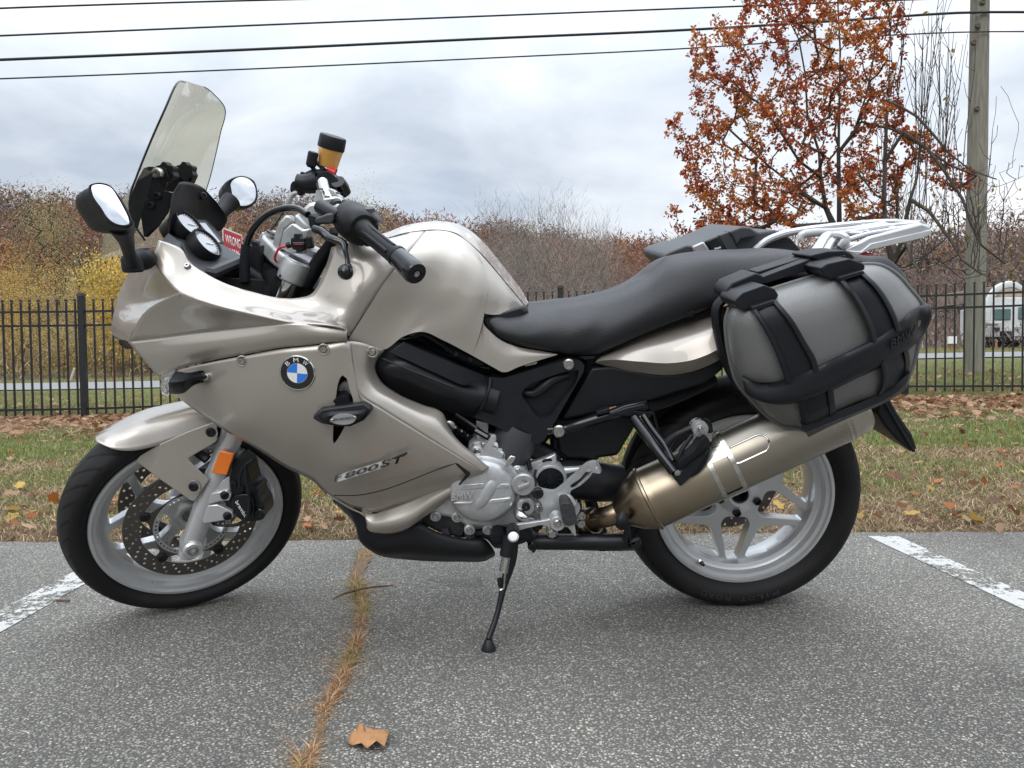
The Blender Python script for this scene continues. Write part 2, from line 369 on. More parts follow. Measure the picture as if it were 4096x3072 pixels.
# ---- steering frame ----
DEL, RAKE = R(33), R(25)
SA = (BU*math.cos(RAKE) - BF*math.sin(RAKE)).normalized()
SN = (BL*math.cos(DEL) + SA.cross(BL)*math.sin(DEL)).normalized()     # left normal of the turned wheel
SF = SN.cross(SA).normalized()
if SF.dot(BF) < 0: SF = -SF
def wheel_frame(n):
    up = (Vector((0, 0, 1)) - n*n.z).normalized(); fw = up.cross(n)
    return fw, up
def wheel(name, c, n, RT, WT, RR, RW, ph, hub_r, neck, split, arm_w, land, spread, discs, front):
    fw, up = wheel_frame(n)
    if fw.dot(BF) < 0: fw = -fw
    def T(x, y, z): return c + fw*x + n*y + up*z      # local: x forward, y towards camera, z up
    def polar(r, a, y): return T(r*math.cos(a), y, r*math.sin(a))
    hw = RW/2
    # rim barrel (outer well, flanges)
    prof = [(RR, hw), (RR+.002, hw-.003), (RR-.001, hw-.008), (RR-.010, hw-.011), (RR-.015, hw-.02), (RR-.030, hw-.028), (RR-.034, hw*.35), (RR-.034, -hw*.35),
            (RR-.030, -hw+.028), (RR-.015, -hw+.02), (RR-.010, -hw+.011), (RR-.001, -hw+.008), (RR+.002, -hw+.003), (RR, -hw),
            (RR-.007, -hw), (RR-.010, -hw+.008), (RR-.018, -hw+.011), (RR-.024, -hw+.026), (RR-.037, -hw+.032), (RR-.041, -hw*.3), (RR-.041, hw*.3), (RR-.037, hw-.032), (RR-.024, hw-.026), (RR-.018, hw-.011), (RR-.010, hw-.008), (RR-.007, hw)]
    rim = MB().lathe(c, n, prof, 96, up, closed=True).obj(name, SILVER, BIKE, smooth=40)
    # web: annulus with holes between the forked spokes
    th = .026 if front else .034; yo = .012 if front else .020
    rin, rout = hub_r-.004, RR-.036
    holes = []
    def rounded(pts, rad=.012, k=5):
        out = []
        m = len(pts)
        for i in range(m):
            p, a, b = Vector(pts[i]), Vector(pts[i-1]), Vector(pts[(i+1) % m])
            da, db = (a-p), (b-p); r = min(rad, da.length*.45, db.length*.45); A_, B_ = p+da.normalized()*r, p+db.normalized()*r
            for j in range(k+1):
                t = j/k; out.append(A_*(1-t)**2+p*2*t*(1-t)+B_*t*t)
        return out
    pol = lambda r, a: Vector((r*math.cos(a), r*math.sin(a), 0))
    N5 = 5; st = 2*math.pi/N5
    for k in range(N5):
        a0 = ph+k*st
        rl = rout-.005
        # big hole between this neck and the next
        aL, aR = a0, a0+st
        mid = (aL+aR)/2
        pts = []
        da_neck = neck/2
        # left boundary: neck of spoke k then its outer arm, right boundary mirrored
        r1 = hub_r+.012
        e1 = math.asin(min(.9, da_neck/r1)); e2 = math.asin(min(.9, (da_neck+.002)/split))
        aw = arm_w/rl
        lft = [pol(r1, aL+e1), pol(split, aL+e2), pol(rl, aL+spread+aw/2)]
        rgt = [pol(rl, aR-spread-aw/2), pol(split, aR-e2), pol(r1, aR-e1)]
        rimarc = [pol(rl+.004, aL+spread+aw/2+(st-2*spread-aw)*t) for t in (.5,)]
        holes.append(rounded(lft+rimarc+rgt, .016))
        # small hole inside the fork
        s2 = split+arm_w*1.15
        holes.append(rounded([pol(s2, a0), pol(rl-.002, a0+spread-aw/2), pol(rl+.005, a0), pol(rl-.002, a0-spread+aw/2)], .018))
    nO = 80
    outl = [pol(rout, 2*math.pi*i/nO) for i in range(nO)]
    hub = [pol(rin*.5, 2*math.pi*i/24) for i in range(24)]
    tr = lambda L_: [T(p.x, yo, p.y) for p in L_]
    mb = MB().plate(tr(outl), th, n, [tr(h) for h in holes]+[tr(hub)])
    mb.obj('spokes', SILVER, rim, bevel=.0085, segs=3, smooth=55)
    # hub
    ho = yo+(.012 if front else .01)
    MB().lathe(c, n, [(.021, ho+.0), (.030, ho+.002), (.036, ho-.001), (hub_r, ho-.012), (hub_r+.004, yo-.01), (hub_r, -.03), (.03, -.05), (.021, -.05)], 40, up).obj('hub', SILVER, rim)
    MB().lathe(c, n, [(0, ho-.03), (.019, ho-.03), (.019, ho+.001), (.0225, ho+.003), (.0235, ho)], 28, up).obj('axle_bore', BLKG if not front else BOLT, rim)
    if not front:
        for k in range(5):
            a = ph+R(38)+k*st
            q = polar(.052, a, ho-.006)
            MB().lathe(q, n, [(0, .001), (.0062, .001), (.0066, .0075), (.0105, .0068), (.0112, -.004)], 14, up).obj('wheel_bolt', BLKG, rim)
    # tyre
    sh = WT/2
    tp = [(RR+.001, hw-.006), (RR+.008, sh*.80), (RR+(RT-RR)*.30, sh*.97), (RR+(RT-RR)*.50, sh*1.0), (RR+(RT-RR)*.64, sh*.95), (RR+(RT-RR)*.80, sh*.74), (RR+(RT-RR)*.92, sh*.47), (RT-.002, sh*.2), (RT, 0)]
    tp = [(r, h) for r, h in tp]; tp = tp+[(r, -h) for r, h in tp[-2::-1]]
    tp = [(v.x, v.y) for v in cr([Vector((a, b, 0)) for a, b in tp], 41)]
    tyre = MB().lathe(c, n, tp, 120, up).obj('tyre', TYRES[name], rim, smooth=60)
    return rim, T, polar, c, n, up, fw
# tyre rubber with moulded grooves, laid out round each wheel's own axle
TYRES = {}
def tyre_mat(name, c, n, RT, RR, base):
    m = RUB.copy(); m.name = name; nt = m.node_tree; N = nt.nodes; L = nt.links; b = N['Principled BSDF']
    for l in list(b.inputs['Normal'].links): L.remove(l)
    fw, up = wheel_frame(n)
    g = N.new('ShaderNodeNewGeometry')
    def vm(op, a, b_):
        q = N.new('ShaderNodeVectorMath'); q.operation = op
        for i, v in enumerate((a, b_)):
            if isinstance(v, (tuple, Vector)): q.inputs[i].default_value = tuple(v)
            elif v is not None: L.new(v, q.inputs[i])
        return q
    def mt(op, a, b_=None, clamp=False):
        q = N.new('ShaderNodeMath'); q.operation = op; q.use_clamp = clamp
        for i, v in enumerate((a, b_)):
            if v is None: continue
            if isinstance(v, (int, float)): q.inputs[i].default_value = v
            else: L.new(v, q.inputs[i])
        return q.outputs[0]
    d = vm('SUBTRACT', g.outputs['Position'], c).outputs[0]
    x = vm('DOT_PRODUCT', d, fw).outputs['Value']; z = vm('DOT_PRODUCT', d, up).outputs['Value']; y = mt('ABSOLUTE', vm('DOT_PRODUCT', d, n).outputs['Value'])
    ang = mt('ARCTAN2', z, x); rad = mt('SQRT', mt('ADD', mt('MULTIPLY', x, x), mt('MULTIPLY', z, z)))
    s = mt('ADD', mt('MULTIPLY', ang, 34/6.28318*1.0*2/2), mt('MULTIPLY', y, 26.0))
    fr = mt('FRACT', s)
    line = mt('LESS_THAN', mt('ABSOLUTE', mt('SUBTRACT', fr, .5)), .10)
    n5 = N.new('ShaderNodeTexNoise'); n5.inputs['Scale'].default_value = 14; L.new(g.outputs['Position'], n5.inputs['Vector'])
    gap = mt('GREATER_THAN', n5.outputs[0], .38)
    tread = mt('MULTIPLY', mt('GREATER_THAN', rad, RR+(RT-RR)*.62), mt('GREATER_THAN', y, .006))
    sipe = mt('MULTIPLY', mt('MULTIPLY', line, tread), gap)
    r2 = mt('SUBTRACT', rad, RR)
    ring = mt('LESS_THAN', mt('ABSOLUTE', mt('SUBTRACT', r2, (RT-RR)*.60)), .0009)
    ring2 = mt('LESS_THAN', mt('ABSOLUTE', mt('SUBTRACT', r2, .0085)), .0012)
    h = mt('SUBTRACT', 0.0, mt('ADD', mt('ADD', sipe, mt('MULTIPLY', ring, .3)), mt('MULTIPLY', ring2, .5)))
    bp = N.new('ShaderNodeBump'); bp.inputs['Strength'].default_value = 1; bp.inputs['Distance'].default_value = .003
    L.new(h, bp.inputs['Height']); L.new(bp.outputs[0], b.inputs['Normal'])
    mx = N.new('ShaderNodeMix'); mx.data_type = 'RGBA'; L.new(b.inputs['Base Color'].links[0].from_socket, mx.inputs['A']); mx.inputs['B'].default_value = (.002, .002, .002, 1)
    L.new(sipe, mx.inputs['Factor']); L.new(mx.outputs[2], b.inputs['Base Color'])
    TYRES[base] = m
def disc(parent, c, n, up, r0, r1, y, nh, rows, th=.005, name='brake_disc', inner=None):
    fw = up.cross(n); u2 = (up-n*up.dot(n)).normalized(); f2 = u2.cross(n)
    q = lambda r, a: c+n*y+(f2*math.cos(a)+u2*math.sin(a))*r
    outl = [q(r1, 2*math.pi*i/96) for i in range(96)]
    hs = [[q(r0, 2*math.pi*i/64) for i in range(64)]]
    for k in range(nh):
        for j in range(rows):
            a = 2*math.pi*(k+.33*j)/nh; r = r0+(r1-r0)*(.22+.56*j/(max(rows-1, 1))); cc = q(r, a); hr = .0038
            hs.append([cc+(f2*math.cos(t*math.pi/4)+u2*math.sin(t*math.pi/4))*hr for t in range(8)])
    return MB().plate(outl, th, n, hs).obj(name, DISCM, parent, smooth=30)

# ---- rear wheel ----
rc = F('K', 886, 656, .052) - BL*.071
tyre_mat('rear_tyre_rubber', rc, BL, .317, .231, 'rear_wheel')
RIMR, TR, PR_, *_ = wheel('rear_wheel', rc, BL, .317, .178, .231, .142, R(-52), .060, .031, .094, .017, 1, R(29), 1, False)
fwr, upr = wheel_frame(BL)

disc(RIMR, rc, BL, upr, .098, .132, -.058, 26, 2)
MB().lathe(rc, BL, [(.10, -.060), (.06, -.05), (.05, -.052), (.05, -.062), (.1, -.064)], 40).obj('disc_carrier', BLKM, RIMR)
v0 = F('K', 545, 1095, .035); v1 = F('K', 580, 1125, .062)
MB().tube([v0, v1], .004, 8).obj('valve_stem', BLKM, RIMR); MB().tube([v0.lerp(v1, .15), v0.lerp(v1, .55)], .0075, 6).obj('valve_nut', CHROME, RIMR)
def sidewall(txt, c, n, r, a0, step, y, hgt_, par):
    fw, up = wheel_frame(n); fw = up.cross(n)
    for i, ch in enumerate(txt):
        if ch == ' ': continue
        a_ = a0-i*step; rad = fw*math.cos(a_)+up*math.sin(a_); tx = fw*math.sin(a_)-up*math.cos(a_); p = c+n*y+rad*r; h = hgt_/2; w = step*r*(.40 if ch != 'I' else .07)
        text('sidewall_letter', ch, p+tx*w+rad*h if 0 else p-tx*w-rad*h, p+tx*w-rad*h, p-tx*w+rad*h, LETTER, par, .0008, .0002)
LETTER = mat('moulded_rubber', (.035, .035, .037), .6)
# ---- front wheel ----
fc = F('E', 1046, 889, .042) - SN*.047
tyre_mat('front_tyre_rubber', fc, SN, .294, .231, 'front_wheel')
RIMF, TF, PF_, *_ = wheel('front_wheel', fc, SN, .294, .116, .231, .094, R(18), .040, .024, .10, .018, 1, R(24), 2, True)
fwf, upf = wheel_frame(SN)
for s_ in (1, -1):
    dd = disc(RIMF, fc, SN, upf, .122, .160, .060*s_, 30, 3, name='brake_disc')
    y_ = .060*s_
    # inner carrier with bobbins, sensor ring
    u2 = (upf-SN*upf.dot(SN)).normalized(); f2 = u2.cross(SN); qq = lambda r, a, y: fc+SN*y+(f2*math.cos(a)+u2*math.sin(a))*r
    out = []
    for k in range(5):
        a0 = R(18)+k*2*math.pi/5
        for da, r in ((-.14, .108), (-.10, .132), (.10, .132), (.14, .108), (.35, .097), (.63, .093), (.9, .097)): out.append((r, a0+da))
    ol = [qq(r, a, y_-.001) for r, a in out]
    MB().plate(cr(ol, 120, closed=True), .004, SN, [[qq(.088, 2*math.pi*i/48, y_-.001) for i in range(48)]]).obj('disc_carrier', DISCM, RIMF)
    for k in range(5): bolt(RIMF, qq(.116, R(18)+k*2*math.pi/5, y_+.001), .0125, SN, 'disc_bobbin', BLKM)
    if s_ == 1:
        hs = []
        for i in range(48):
            a, b = 2*math.pi*(i+.1)/48, 2*math.pi*(i+.62)/48
            hs.append([qq(.0835, a, y_+.004), qq(.0835, b, y_+.004), qq(.0885, b, y_+.004), qq(.0885, a, y_+.004)])
        MB().plate([qq(.0925, 2*math.pi*i/96, y_+.004) for i in range(96)], .0015, SN, [[qq(.080, 2*math.pi*i/64, y_+.004) for i in range(64)]]+hs).obj('sensor_ring', PLATEM, RIMF)

for t_, a0_ in (('PILOT ROAD', R(290)),): sidewall(t_, rc, BL, .268, a0_ if 0 else a0_, R(4.6), .0895, .013, RIMR)
# ---- fork ----
axl = F('E', 1040, 1058, .125); topc = F('U', 1085, 1120, .105)
FA = (topc-axl).normalized(); LEGL = (topc-axl).length
off = -SN*.205
def fork_leg(sh, near):
    a = axl+sh; root = None
    e = a-FA*.03
    mb = MB(); L1 = LEGL*.50
    mb.lathe(a, FA, [(0, -.040), (.014, -.040), (.021, -.034), (.0235, -.02), (.025, .0), (.026, .05), (.027, .12), (.0285, .16), (.0285, .20), (.0265, .21), (.0265, .30), (.031, .34), (.033, .37), (.033, L1*.92), (.030, L1), (.023, L1)], 36)
    root = mb.obj('fork_leg', SILVER, BIKE)
    MB().lathe(a, FA, [(.0225, L1-.02), (.0225, LEGL-.02)], 36).obj('fork_tube', CHROME, root)
    # axle boss
    MB().lathe(a, SN, [(.010, .02), (.0125, .033), (.020, .034), (.0245, .028), (.0255, .0), (.025, -.02)], 28).obj('axle_boss', SILVER, root, bevel=.001)
    MB().lathe(a, SN, [(0, .018), (.0105, .018), (.011, .0345), (.0135, .0350), (.014, .033)], 24).obj('axle_bolt', BOLT, root)
    return root
legN = fork_leg(Vector((0, 0, 0)), True); legF = fork_leg(off, False)
# caliper lugs on the near leg
def lug(k, pts, w, th=.014, par=legN, m=SILVER, bev=.003):
    return MB().plate(FL(k, [(x, y, w) for x, y in pts]), th).obj('caliper_lug', m, par, bevel=bev)
lug('E', [(1180, 690), (1300, 665), (1335, 700), (1320, 745), (1240, 750), (1160, 775)], .15)
lug('E', [(1160, 780), (1230, 770), (1345, 825), (1350, 870), (1310, 885), (1130, 915), (1120, 890)], .15)
lug('E', [(1215, 640), (1320, 560), (1330, 680), (1240, 700)], .142)
for x, y in ((1290, 705), (1310, 858)): bolt(legN, F('E', x, y, .152), .0105, SN, 'bolt', BLKM)
# reflector
MB().plate(cr(FL('E', [(1250, 375, .155), (1355, 400, .155), (1300, 556, .155), (1190, 540, .155)]), 4, closed=True) if 0 else FL('E', [(1250, 375, .158), (1355, 400, .158), (1300, 556, .158), (1190, 540, .158)]), .010).obj('reflector', AMBER, legN, bevel=.002)
# caliper
def caliper(pts_, w, par, extra=True):
    c = MB().plate(cr(FL('E', [(x, y, w) for x, y in pts_]), 44, closed=True), .07).obj('brake_caliper', BLKM, par, bevel=.008, segs=3)
    return c
cal = caliper([(1370, 430), (1440, 470), (1470, 560), (1500, 640), (1535, 660), (1530, 700), (1570, 770), (1570, 880), (1500, 895), (1400, 880), (1340, 820), (1300, 790), (1320, 700), (1330, 560), (1350, 470)], .135, BIKE)
for x, y in ((1355, 620), (1410, 655)): bolt(cal, F('E', x, y, .139), .008, BL, 'bolt', BLKM)
bolt(cal, F('E', 1545, 830, .139), .011, BL, 'bolt', BLKG)
MB().plate(cr(FL('E', [(1350, 720, .15), (1470, 700, .15), (1480, 880, .15), (1370, 850, .15)]), 20, closed=True), .02).obj('caliper_body', BLKG, cal, bevel=.006, segs=3)
text('caliper_text', 'brembo', F('E', 1366, 752, .151), F('E', 1438, 868, .151), F('E', 1388, 738, .151), WHITE, cal)
for pts_ in ([(1440, 470), (1450, 600), (1470, 760), (1460, 850), (1380, 920), (1290, 925)], [(1500, 1640-1600+400), (1440, 480), (1400, 560), (1400, 640)]):
    MB().tube([F('E', x, y, .16) for x, y in pts_], .004, 8).obj('brake_hose', BLK, cal)
# far caliper
MB().plate([p-SN*.24 for p in cr(FL('E', [(1400, 600, .135), (1500, 640, .135), (1560, 700, .135), (1540, 800, .135), (1420, 860, .135), (1380, 740, .135)]), 24, closed=True)], .05, SN).obj('brake_caliper', BLKM, BIKE, bevel=.006)
# ---- front fender ----
def P_f(k, x, y, w): return F(k, x, y, w)
def Fw(k, x, y, off): return Fp(k, x, y, fc+SN*off, SN)
fen = MB()
fcols = [[(333, 270), (334, 288), (345, 308)], [(368, 240), (400, 290), (480, 365)], [(450, 195), (520, 270), (600, 374)], [(560, 135), (650, 230), (740, 350)],
         [(700, 75), (800, 190), (880, 310)], [(860, 35), (960, 140), (1050, 260)], [(1000, 5), (1110, 90), (1225, 200)], [(1100, -20), (1200, 60), (1330, 180)]]
fo = [(.0, .03, .05), (-.02, .05, .078), (-.025, .058, .086), (-.025, .060, .088), (-.025, .060, .088), (-.025, .060, .088), (-.025, .060, .088), (-.025, .060, .088)]
fen.grid(loft([[Fw('E', x, y, o) for (x, y), o in zip(c, oo)] for c, oo in zip(fcols, fo)], 41, 14))
FEN = fen.obj('front_fender', PAINT, BIKE, solid=.003, offs=0)
fen2 = MB(); fen2.grid(loft([[Fw('E', *c[0], oo[0]), Fw('E', c[0][0]+6, c[0][1]+14, oo[0]-.02), Fw('E', c[0][0]+40, c[0][1]+60, -.078)] for c, oo in zip(fcols, fo)], 41, 8)); fen2.obj('fender_side', PAINT, FEN)
# fender side plate
MB().plate(FL('E', [(780, 340, .158), (1000, 240, .160), (1217, 158, .160), (1230, 180, .160), (1232, 290, .160), (1225, 308, .160), (1020, 428, .158), (1025, 450, .158), (1172, 590, .158), (1065, 745, .158), (1040, 745, .158), (800, 580, .158), (645, 462, .156), (640, 435, .156), (660, 415, .156)]), .004).obj('fender_bracket', PAINT, FEN, bevel=.0018)
for x, y in ((1185, 238), (1058, 640)):
    MB().lathe(F('E', x, y, .1602), BL, [(.017, .0), (.0165, .001), (.012, .0005)], 20).obj('washer', PAINT, FEN); bolt(FEN, F('E', x, y, .161), .0115, BL, 'bolt', BLKM)
# dark stay under it
MB().tube([F('E', 1020, 330, .12), F('E', 1160, 440, .13)], .012, 8).obj('fender_stay', BLKM, FEN)

# ---- fairing ----
Kt = [(720, 1590, .225), (780, 1500, .22), (880, 1330, .212), (1000, 1150, .20), (1150, 960, .175), (1300, 800, .10)]
Bc = lambda x, y, w: F('B', x, y, w)
Cc = lambda x, y, w: F('C', x, y, w)
colsA = [
 [Cc(800, 110, .20), Cc(778, 180, .205), Cc(765, 250, .205)],
 [Cc(880, 135, .195), Cc(850, 240, .21), Cc(800, 332, .222)],
 [Cc(970, 178, .19), Cc(930, 300, .215), Cc(866, 422, .242)],
 [Cc(1030, 272, .195), Cc(1000, 390, .225), Cc(955, 495, .262)],
 [Cc(1150, 358, .20), Cc(1120, 450, .228), Cc(1075, 540, .264)],
 [Cc(1280, 425, .205), Cc(1270, 510, .225), Cc(1240, 592, .265)],
 [Cc(1500, 495, .205), Cc(1510, 575, .225), Cc(1500, 655, .265)],
 [Cc(1700, 538, .205), Cc(1740, 620, .222), Cc(1800, 720, .262)],
 [Cc(1840, 536, .20), Cc(1960, 620, .215), Cc(2050, 690, .245), Cc(2190, 770, .255)],
 [Cc(1925, 510, .19), Cc(2060, 590, .215), Cc(2180, 660, .232), Bc(740, 1560, .225)],
 [Cc(1960, 470, .185), Cc(2140, 520, .215), Cc(2260, 570, .225), Bc(860, 1370, .213)],
 [Cc(2000, 390, .175), Cc(2200, 400, .205), Cc(2380, 410, .21), Bc(1000, 1150, .20)],
 [Cc(2045, 270, .165), Cc(2230, 250, .19), Cc(2440, 235, .185), Bc(1150, 960, .17)],
 [Cc(2075, 165, .155), Cc(2195, 118, .15), Cc(2350, 108, .14), Bc(1005, 835, .115), Bc(1160, 796, .10), Bc(1300, 779, .09)]]
fa = MB(); fa.grid(loft(colsA, 79, 14))
UF = fa.obj('upper_fairing', PAINT, BIKE, solid=.004, smooth=50, offs=-1)
# lower edge of that sheet right of the facet tip: the band down to the seam
KB = [(575, 860, .15), (900, 815, .195), (1200, 775, .222), (1500, 748, .243), (1800, 722, .262)]
fb = MB(); fb.grid(loft([[Cc(955, 495, .262), Cc(700, 640, .205), Cc(575, 860, .15)],
    [Cc(1075, 540, .264), Cc(930, 680, .22), Cc(800, 830, .182)],
    [Cc(1240, 592, .265), Cc(1140, 680, .235), Cc(1060, 793, .211)],
    [Cc(1500, 655, .265), Cc(1460, 700, .25), Cc(1400, 757, .236)],
    [Cc(1680, 698, .263), Cc(1660, 712, .258), Cc(1640, 735, .252)],
    [Cc(1800, 720, .262), Cc(1800, 721, .262), Cc(1800, 722, .262)]], 31, 10))
fb.obj('fairing_facet', PAINT, UF, solid=.003, offs=0)
fdc = [
 [Cc(575, 860, .15), Cc(690, 990, .165), Cc(800, 1113, .165)],
 [Cc(800, 830, .182), Cc(870, 950, .20), Cc(960, 1055, .195)],
 [Cc(1060, 793, .211), Cc(1110, 900, .228), Cc(1180, 1000, .22)],
 [Cc(1400, 757, .236), Cc(1450, 850, .25), Cc(1500, 940, .243)],
 [Cc(1640, 735, .252), Cc(1680, 820, .26), Cc(1720, 900, .252)],
 [Cc(1800, 722, .262), Cc(1850, 805, .266), Cc(1900, 882, .256)],
 [Cc(2000, 745, .258), Cc(2050, 810, .264), Cc(2080, 862, .256)],
 [Cc(2190, 770, .255), Cc(2192, 815, .258), Cc(2195, 852, .25)]]
fd = MB(); fd.grid(loft(fdc, 43, 10)); fd.obj('fairing_band', PAINT, UF, solid=.003, offs=0, smooth=60)
# nose
fnc = [
 [Cc(625, 330, .09), Cc(690, 320, .155), Cc(765, 250, .205)],
 [Cc(580, 350, .04), Cc(700, 345, .165), Cc(800, 332, .222)],
 [Cc(540, 425, .01), Cc(690, 430, .155), Cc(866, 422, .242)],
 [Cc(503, 520, .0), Cc(700, 520, .155), Cc(955, 495, .262)],
 [Cc(478, 620, .0), Cc(600, 630, .11), Cc(755, 600, .213)],
 [Cc(462, 700, .0), Cc(540, 720, .10), Cc(640, 730, .182)],
 [Cc(455, 770, .0), Cc(515, 790, .09), Cc(598, 805, .162)],
 [Cc(456, 808, .0), Cc(505, 835, .075), Cc(575, 860, .15)]]
fn = MB(); fn.grid(loft(fnc, 35, 12)); NOSE = fn.obj('fairing_nose', PAINT, UF, smooth=60)
# mirrored far side of the upper fairing
for src, dz in ((fa, -.045), (fb, 0), (fd, 0), (fn, 0)): mirmb(src, dz).obj('fairing_far_side', PAINT, UF, solid=.003, offs=0)
MB().grid(loft([[Cc(470, 810, .0), Cc(500, 850, .09)], [Cc(500, 850, .0), Cc(575, 870, .14)], [Cc(560, 905, .0), Cc(620, 930, .14)]], 5, 4)).obj('nose_intake', BLK, UF)
MB().plate(cr(FL('C', [(505, 850, .05), (570, 885, .08), (575, 905, .08), (540, 900, .06), (510, 878, .05)]), 16, closed=True), .03).obj('intake_lip', BLK, UF)
bolt(UF, Cc(1013, 302, .206), .0065, (BU*.6+BL*.7).normalized(), 'screw', BOLT)
# side fairing: main panel, lofted in columns from the seam down
scols = [
 [Cc(803, 1122, .162), Cc(820, 1140, .165), Cc(835, 1155, .165)],
 [Cc(960, 1066, .192), Cc(945, 1165, .19), Cc(935, 1255, .18)],
 [Cc(1180, 1012, .217), Cc(1170, 1200, .218), Cc(1170, 1430, .19)],
 [Cc(1500, 952, .24), Cc(1480, 1200, .24), Cc(1400, 1440, .225), Cc(1330, 1535, .195)],
 [Cc(1720, 912, .249), Cc(1700, 1200, .25), Cc(1600, 1500, .228), Cc(1500, 1630, .19)],
 [Cc(1900, 893, .253), Cc(1880, 1200, .255), Cc(1800, 1550, .232), Cc(1750, 1790, .182)],
 [Cc(2080, 872, .253), Cc(2060, 1200, .255), Cc(2010, 1600, .235), Cc(1950, 1890, .175)],
 [F('D', 355, 302, .247), F('D', 300, 700, .25), F('D', 250, 1100, .235), F('D', 190, 1425, .165)],
 [F('D', 385, 440, .245), F('D', 400, 760, .252), F('D', 400, 1180, .235), F('D', 380, 1530, .16)],
 [F('D', 440, 690, .25), F('D', 530, 900, .247), F('D', 560, 1250, .226), F('D', 540, 1560, .165)],
 [F('D', 600, 800, .25), F('D', 700, 980, .245), F('D', 740, 1250, .224), F('D', 720, 1510, .17)],
 [F('D', 800, 925, .248), F('D', 870, 1080, .243), F('D', 910, 1270, .225), F('D', 900, 1450, .178)],
 [F('D', 1050, 1080, .244), F('D', 1090, 1190, .238), F('D', 1110, 1290, .225), F('D', 1100, 1385, .19)],
 [F('D', 1250, 1205, .236), F('D', 1255, 1250, .232), F('D', 1250, 1290, .225), F('D', 1230, 1325, .205)],
 [F('D', 1350, 1268, .225), F('D', 1350, 1270, .223), F('D', 1348, 1274, .22), F('D', 1345, 1278, .216)]]
sf = MB(); sf.grid(loft(scols, 85, 22)); SFO = sf.obj('side_fairing', PAINT, BIKE, smooth=60)
SFO.modifiers.new('s', 'SOLIDIFY').thickness = .004; SFO.modifiers['s'].offset = 0
_dg = bpy.context.evaluated_depsgraph_get(); _dg.update(); _me = bpy.data.meshes.new_from_object(SFO.evaluated_get(_dg)); SFO.modifiers.clear(); SFO.data = _me
cutter_pts = lambda k, pts, w: [F(k, x, y, w) for x, y in pts]
# the slot for the crash bar (the cutters are consumed here)
SFO.location = (0, 0, 0); SFO.parent = None
cutter(SFO, cr(cutter_pts('D', [(322, 545), (345, 560), (372, 640), (405, 760), (395, 800), (330, 935), (300, 990), (250, 1058), (250, 940), (262, 800), (278, 680), (292, 600)], .24), 30, closed=True), near=.05, far=.1)
attach(SFO, BIKE)
MB().plate(cr(cutter_pts('D', [(322, 505), (420, 660), (430, 790), (330, 1000), (240, 1090), (235, 800), (250, 560)], .205), 30, closed=True), .004).obj('slot_lining', DARK, SFO)
# band along the frame edge
bcols = [
 [F('D', 355, 302, .247), F('D', 430, 310, .235), F('D', 620, 372, .20)],
 [F('D', 378, 430, .245), F('D', 460, 430, .235), F('D', 562, 440, .195)],
 [F('D', 395, 560, .246), F('D', 470, 540, .235), F('D', 550, 500, .192)],
 [F('D', 440, 690, .25), F('D', 510, 650, .238), F('D', 590, 595, .192)],
 [F('D', 600, 800, .25), F('D', 660, 745, .238), F('D', 720, 695, .193)],
 [F('D', 800, 925, .248), F('D', 850, 850, .236), F('D', 900, 775, .195)],
 [F('D', 960, 1025, .246), F('D', 1010, 930, .233), F('D', 1050, 836, .195)],
 [F('D', 1070, 1093, .243), F('D', 1100, 1000, .23), F('D', 1092, 930, .198)],
 [F('D', 1180, 1162, .239), F('D', 1210, 1100, .228), F('D', 1165, 1040, .20)],
 [F('D', 1280, 1225, .232), F('D', 1310, 1180, .225), F('D', 1290, 1150, .205)],
 [F('D', 1350, 1268, .225), F('D', 1375, 1252, .222), F('D', 1392, 1235, .215)]]
sb = MB(); sb.grid(loft(bcols, 61, 12)); sb.obj('fairing_edge_band', PAINT, SFO, solid=.0035, offs=0, smooth=60)
# lower lip
lcols = [
 [F('G', -170, 510, .175), F('G', -160, 520, .176), F('G', -150, 530, .176)],
 [F('G', -10, 600, .163), F('G', -5, 608, .166), F('G', 0, 617, .168)],
 [F('G', 90, 640, .16), F('G', 100, 665, .167), F('G', 128, 690, .172)],
 [F('G', 165, 655, .162), F('G', 140, 720, .178), F('G', 130, 765, .175)],
 [F('G', 300, 610, .167), F('G', 260, 730, .192), F('G', 240, 800, .178)],
 [F('G', 450, 550, .172), F('G', 420, 690, .197), F('G', 370, 785, .18)],
 [F('G', 620, 470, .180), F('G', 600, 560, .20), F('G', 560, 665, .185)],
 [F('G', 790, 395, .190), F('G', 790, 450, .205), F('G', 770, 515, .192)],
 [F('G', 900, 352, .203), F('G', 910, 385, .212), F('G', 905, 408, .20)],
 [F('G', 975, 316, .216), F('G', 980, 335, .216), F('G', 978, 355, .208)],
 [F('D', 1392, 1235, .215), F('D', 1385, 1245, .214), F('D', 1370, 1262, .21)]]
sl = MB(); sl.grid(loft(lcols, 51, 12)); sl.obj('fairing_lip', PAINT, SFO, solid=.0035, offs=0, smooth=60)
for src in (sf, sb, sl): mirmb(src).obj('far_fairing', PAINT, SFO)
# inset line and the small black opening
MB().tube(cr(FL('D', [(250, 1440, .203), (420, 1440, .2175), (600, 1405, .2245), (800, 1335, .2315), (1000, 1255, .2365), (1140, 1205, .2385)]), 24), .0012, 6, smooth=False).obj('panel_line', DARK, SFO)
MB().plate(FL('D', [(1140, 1203, .241), (1165, 1208, .241), (1250, 1275, .236), (1255, 1290, .236), (1180, 1365, .232), (1170, 1362, .232), (1225, 1290, .236)]), .006).obj('vent_slot', DARK, SFO, smooth=0)
for k, x, y, w in (('C', 1417, 1003, .239), ('C', 2017, 917, .258), ('D', 533, 384, .2235)):
    MB().lathe(F(k, x, y, w), BL, [(.0125, -.002), (.0125, .0008), (.0112, .0014), (.009, .0006)], 24).obj('screw_cup', PAINT, SFO); bolt(SFO, F(k, x, y, w), .0075, None, 'screw', BOLT, .005)
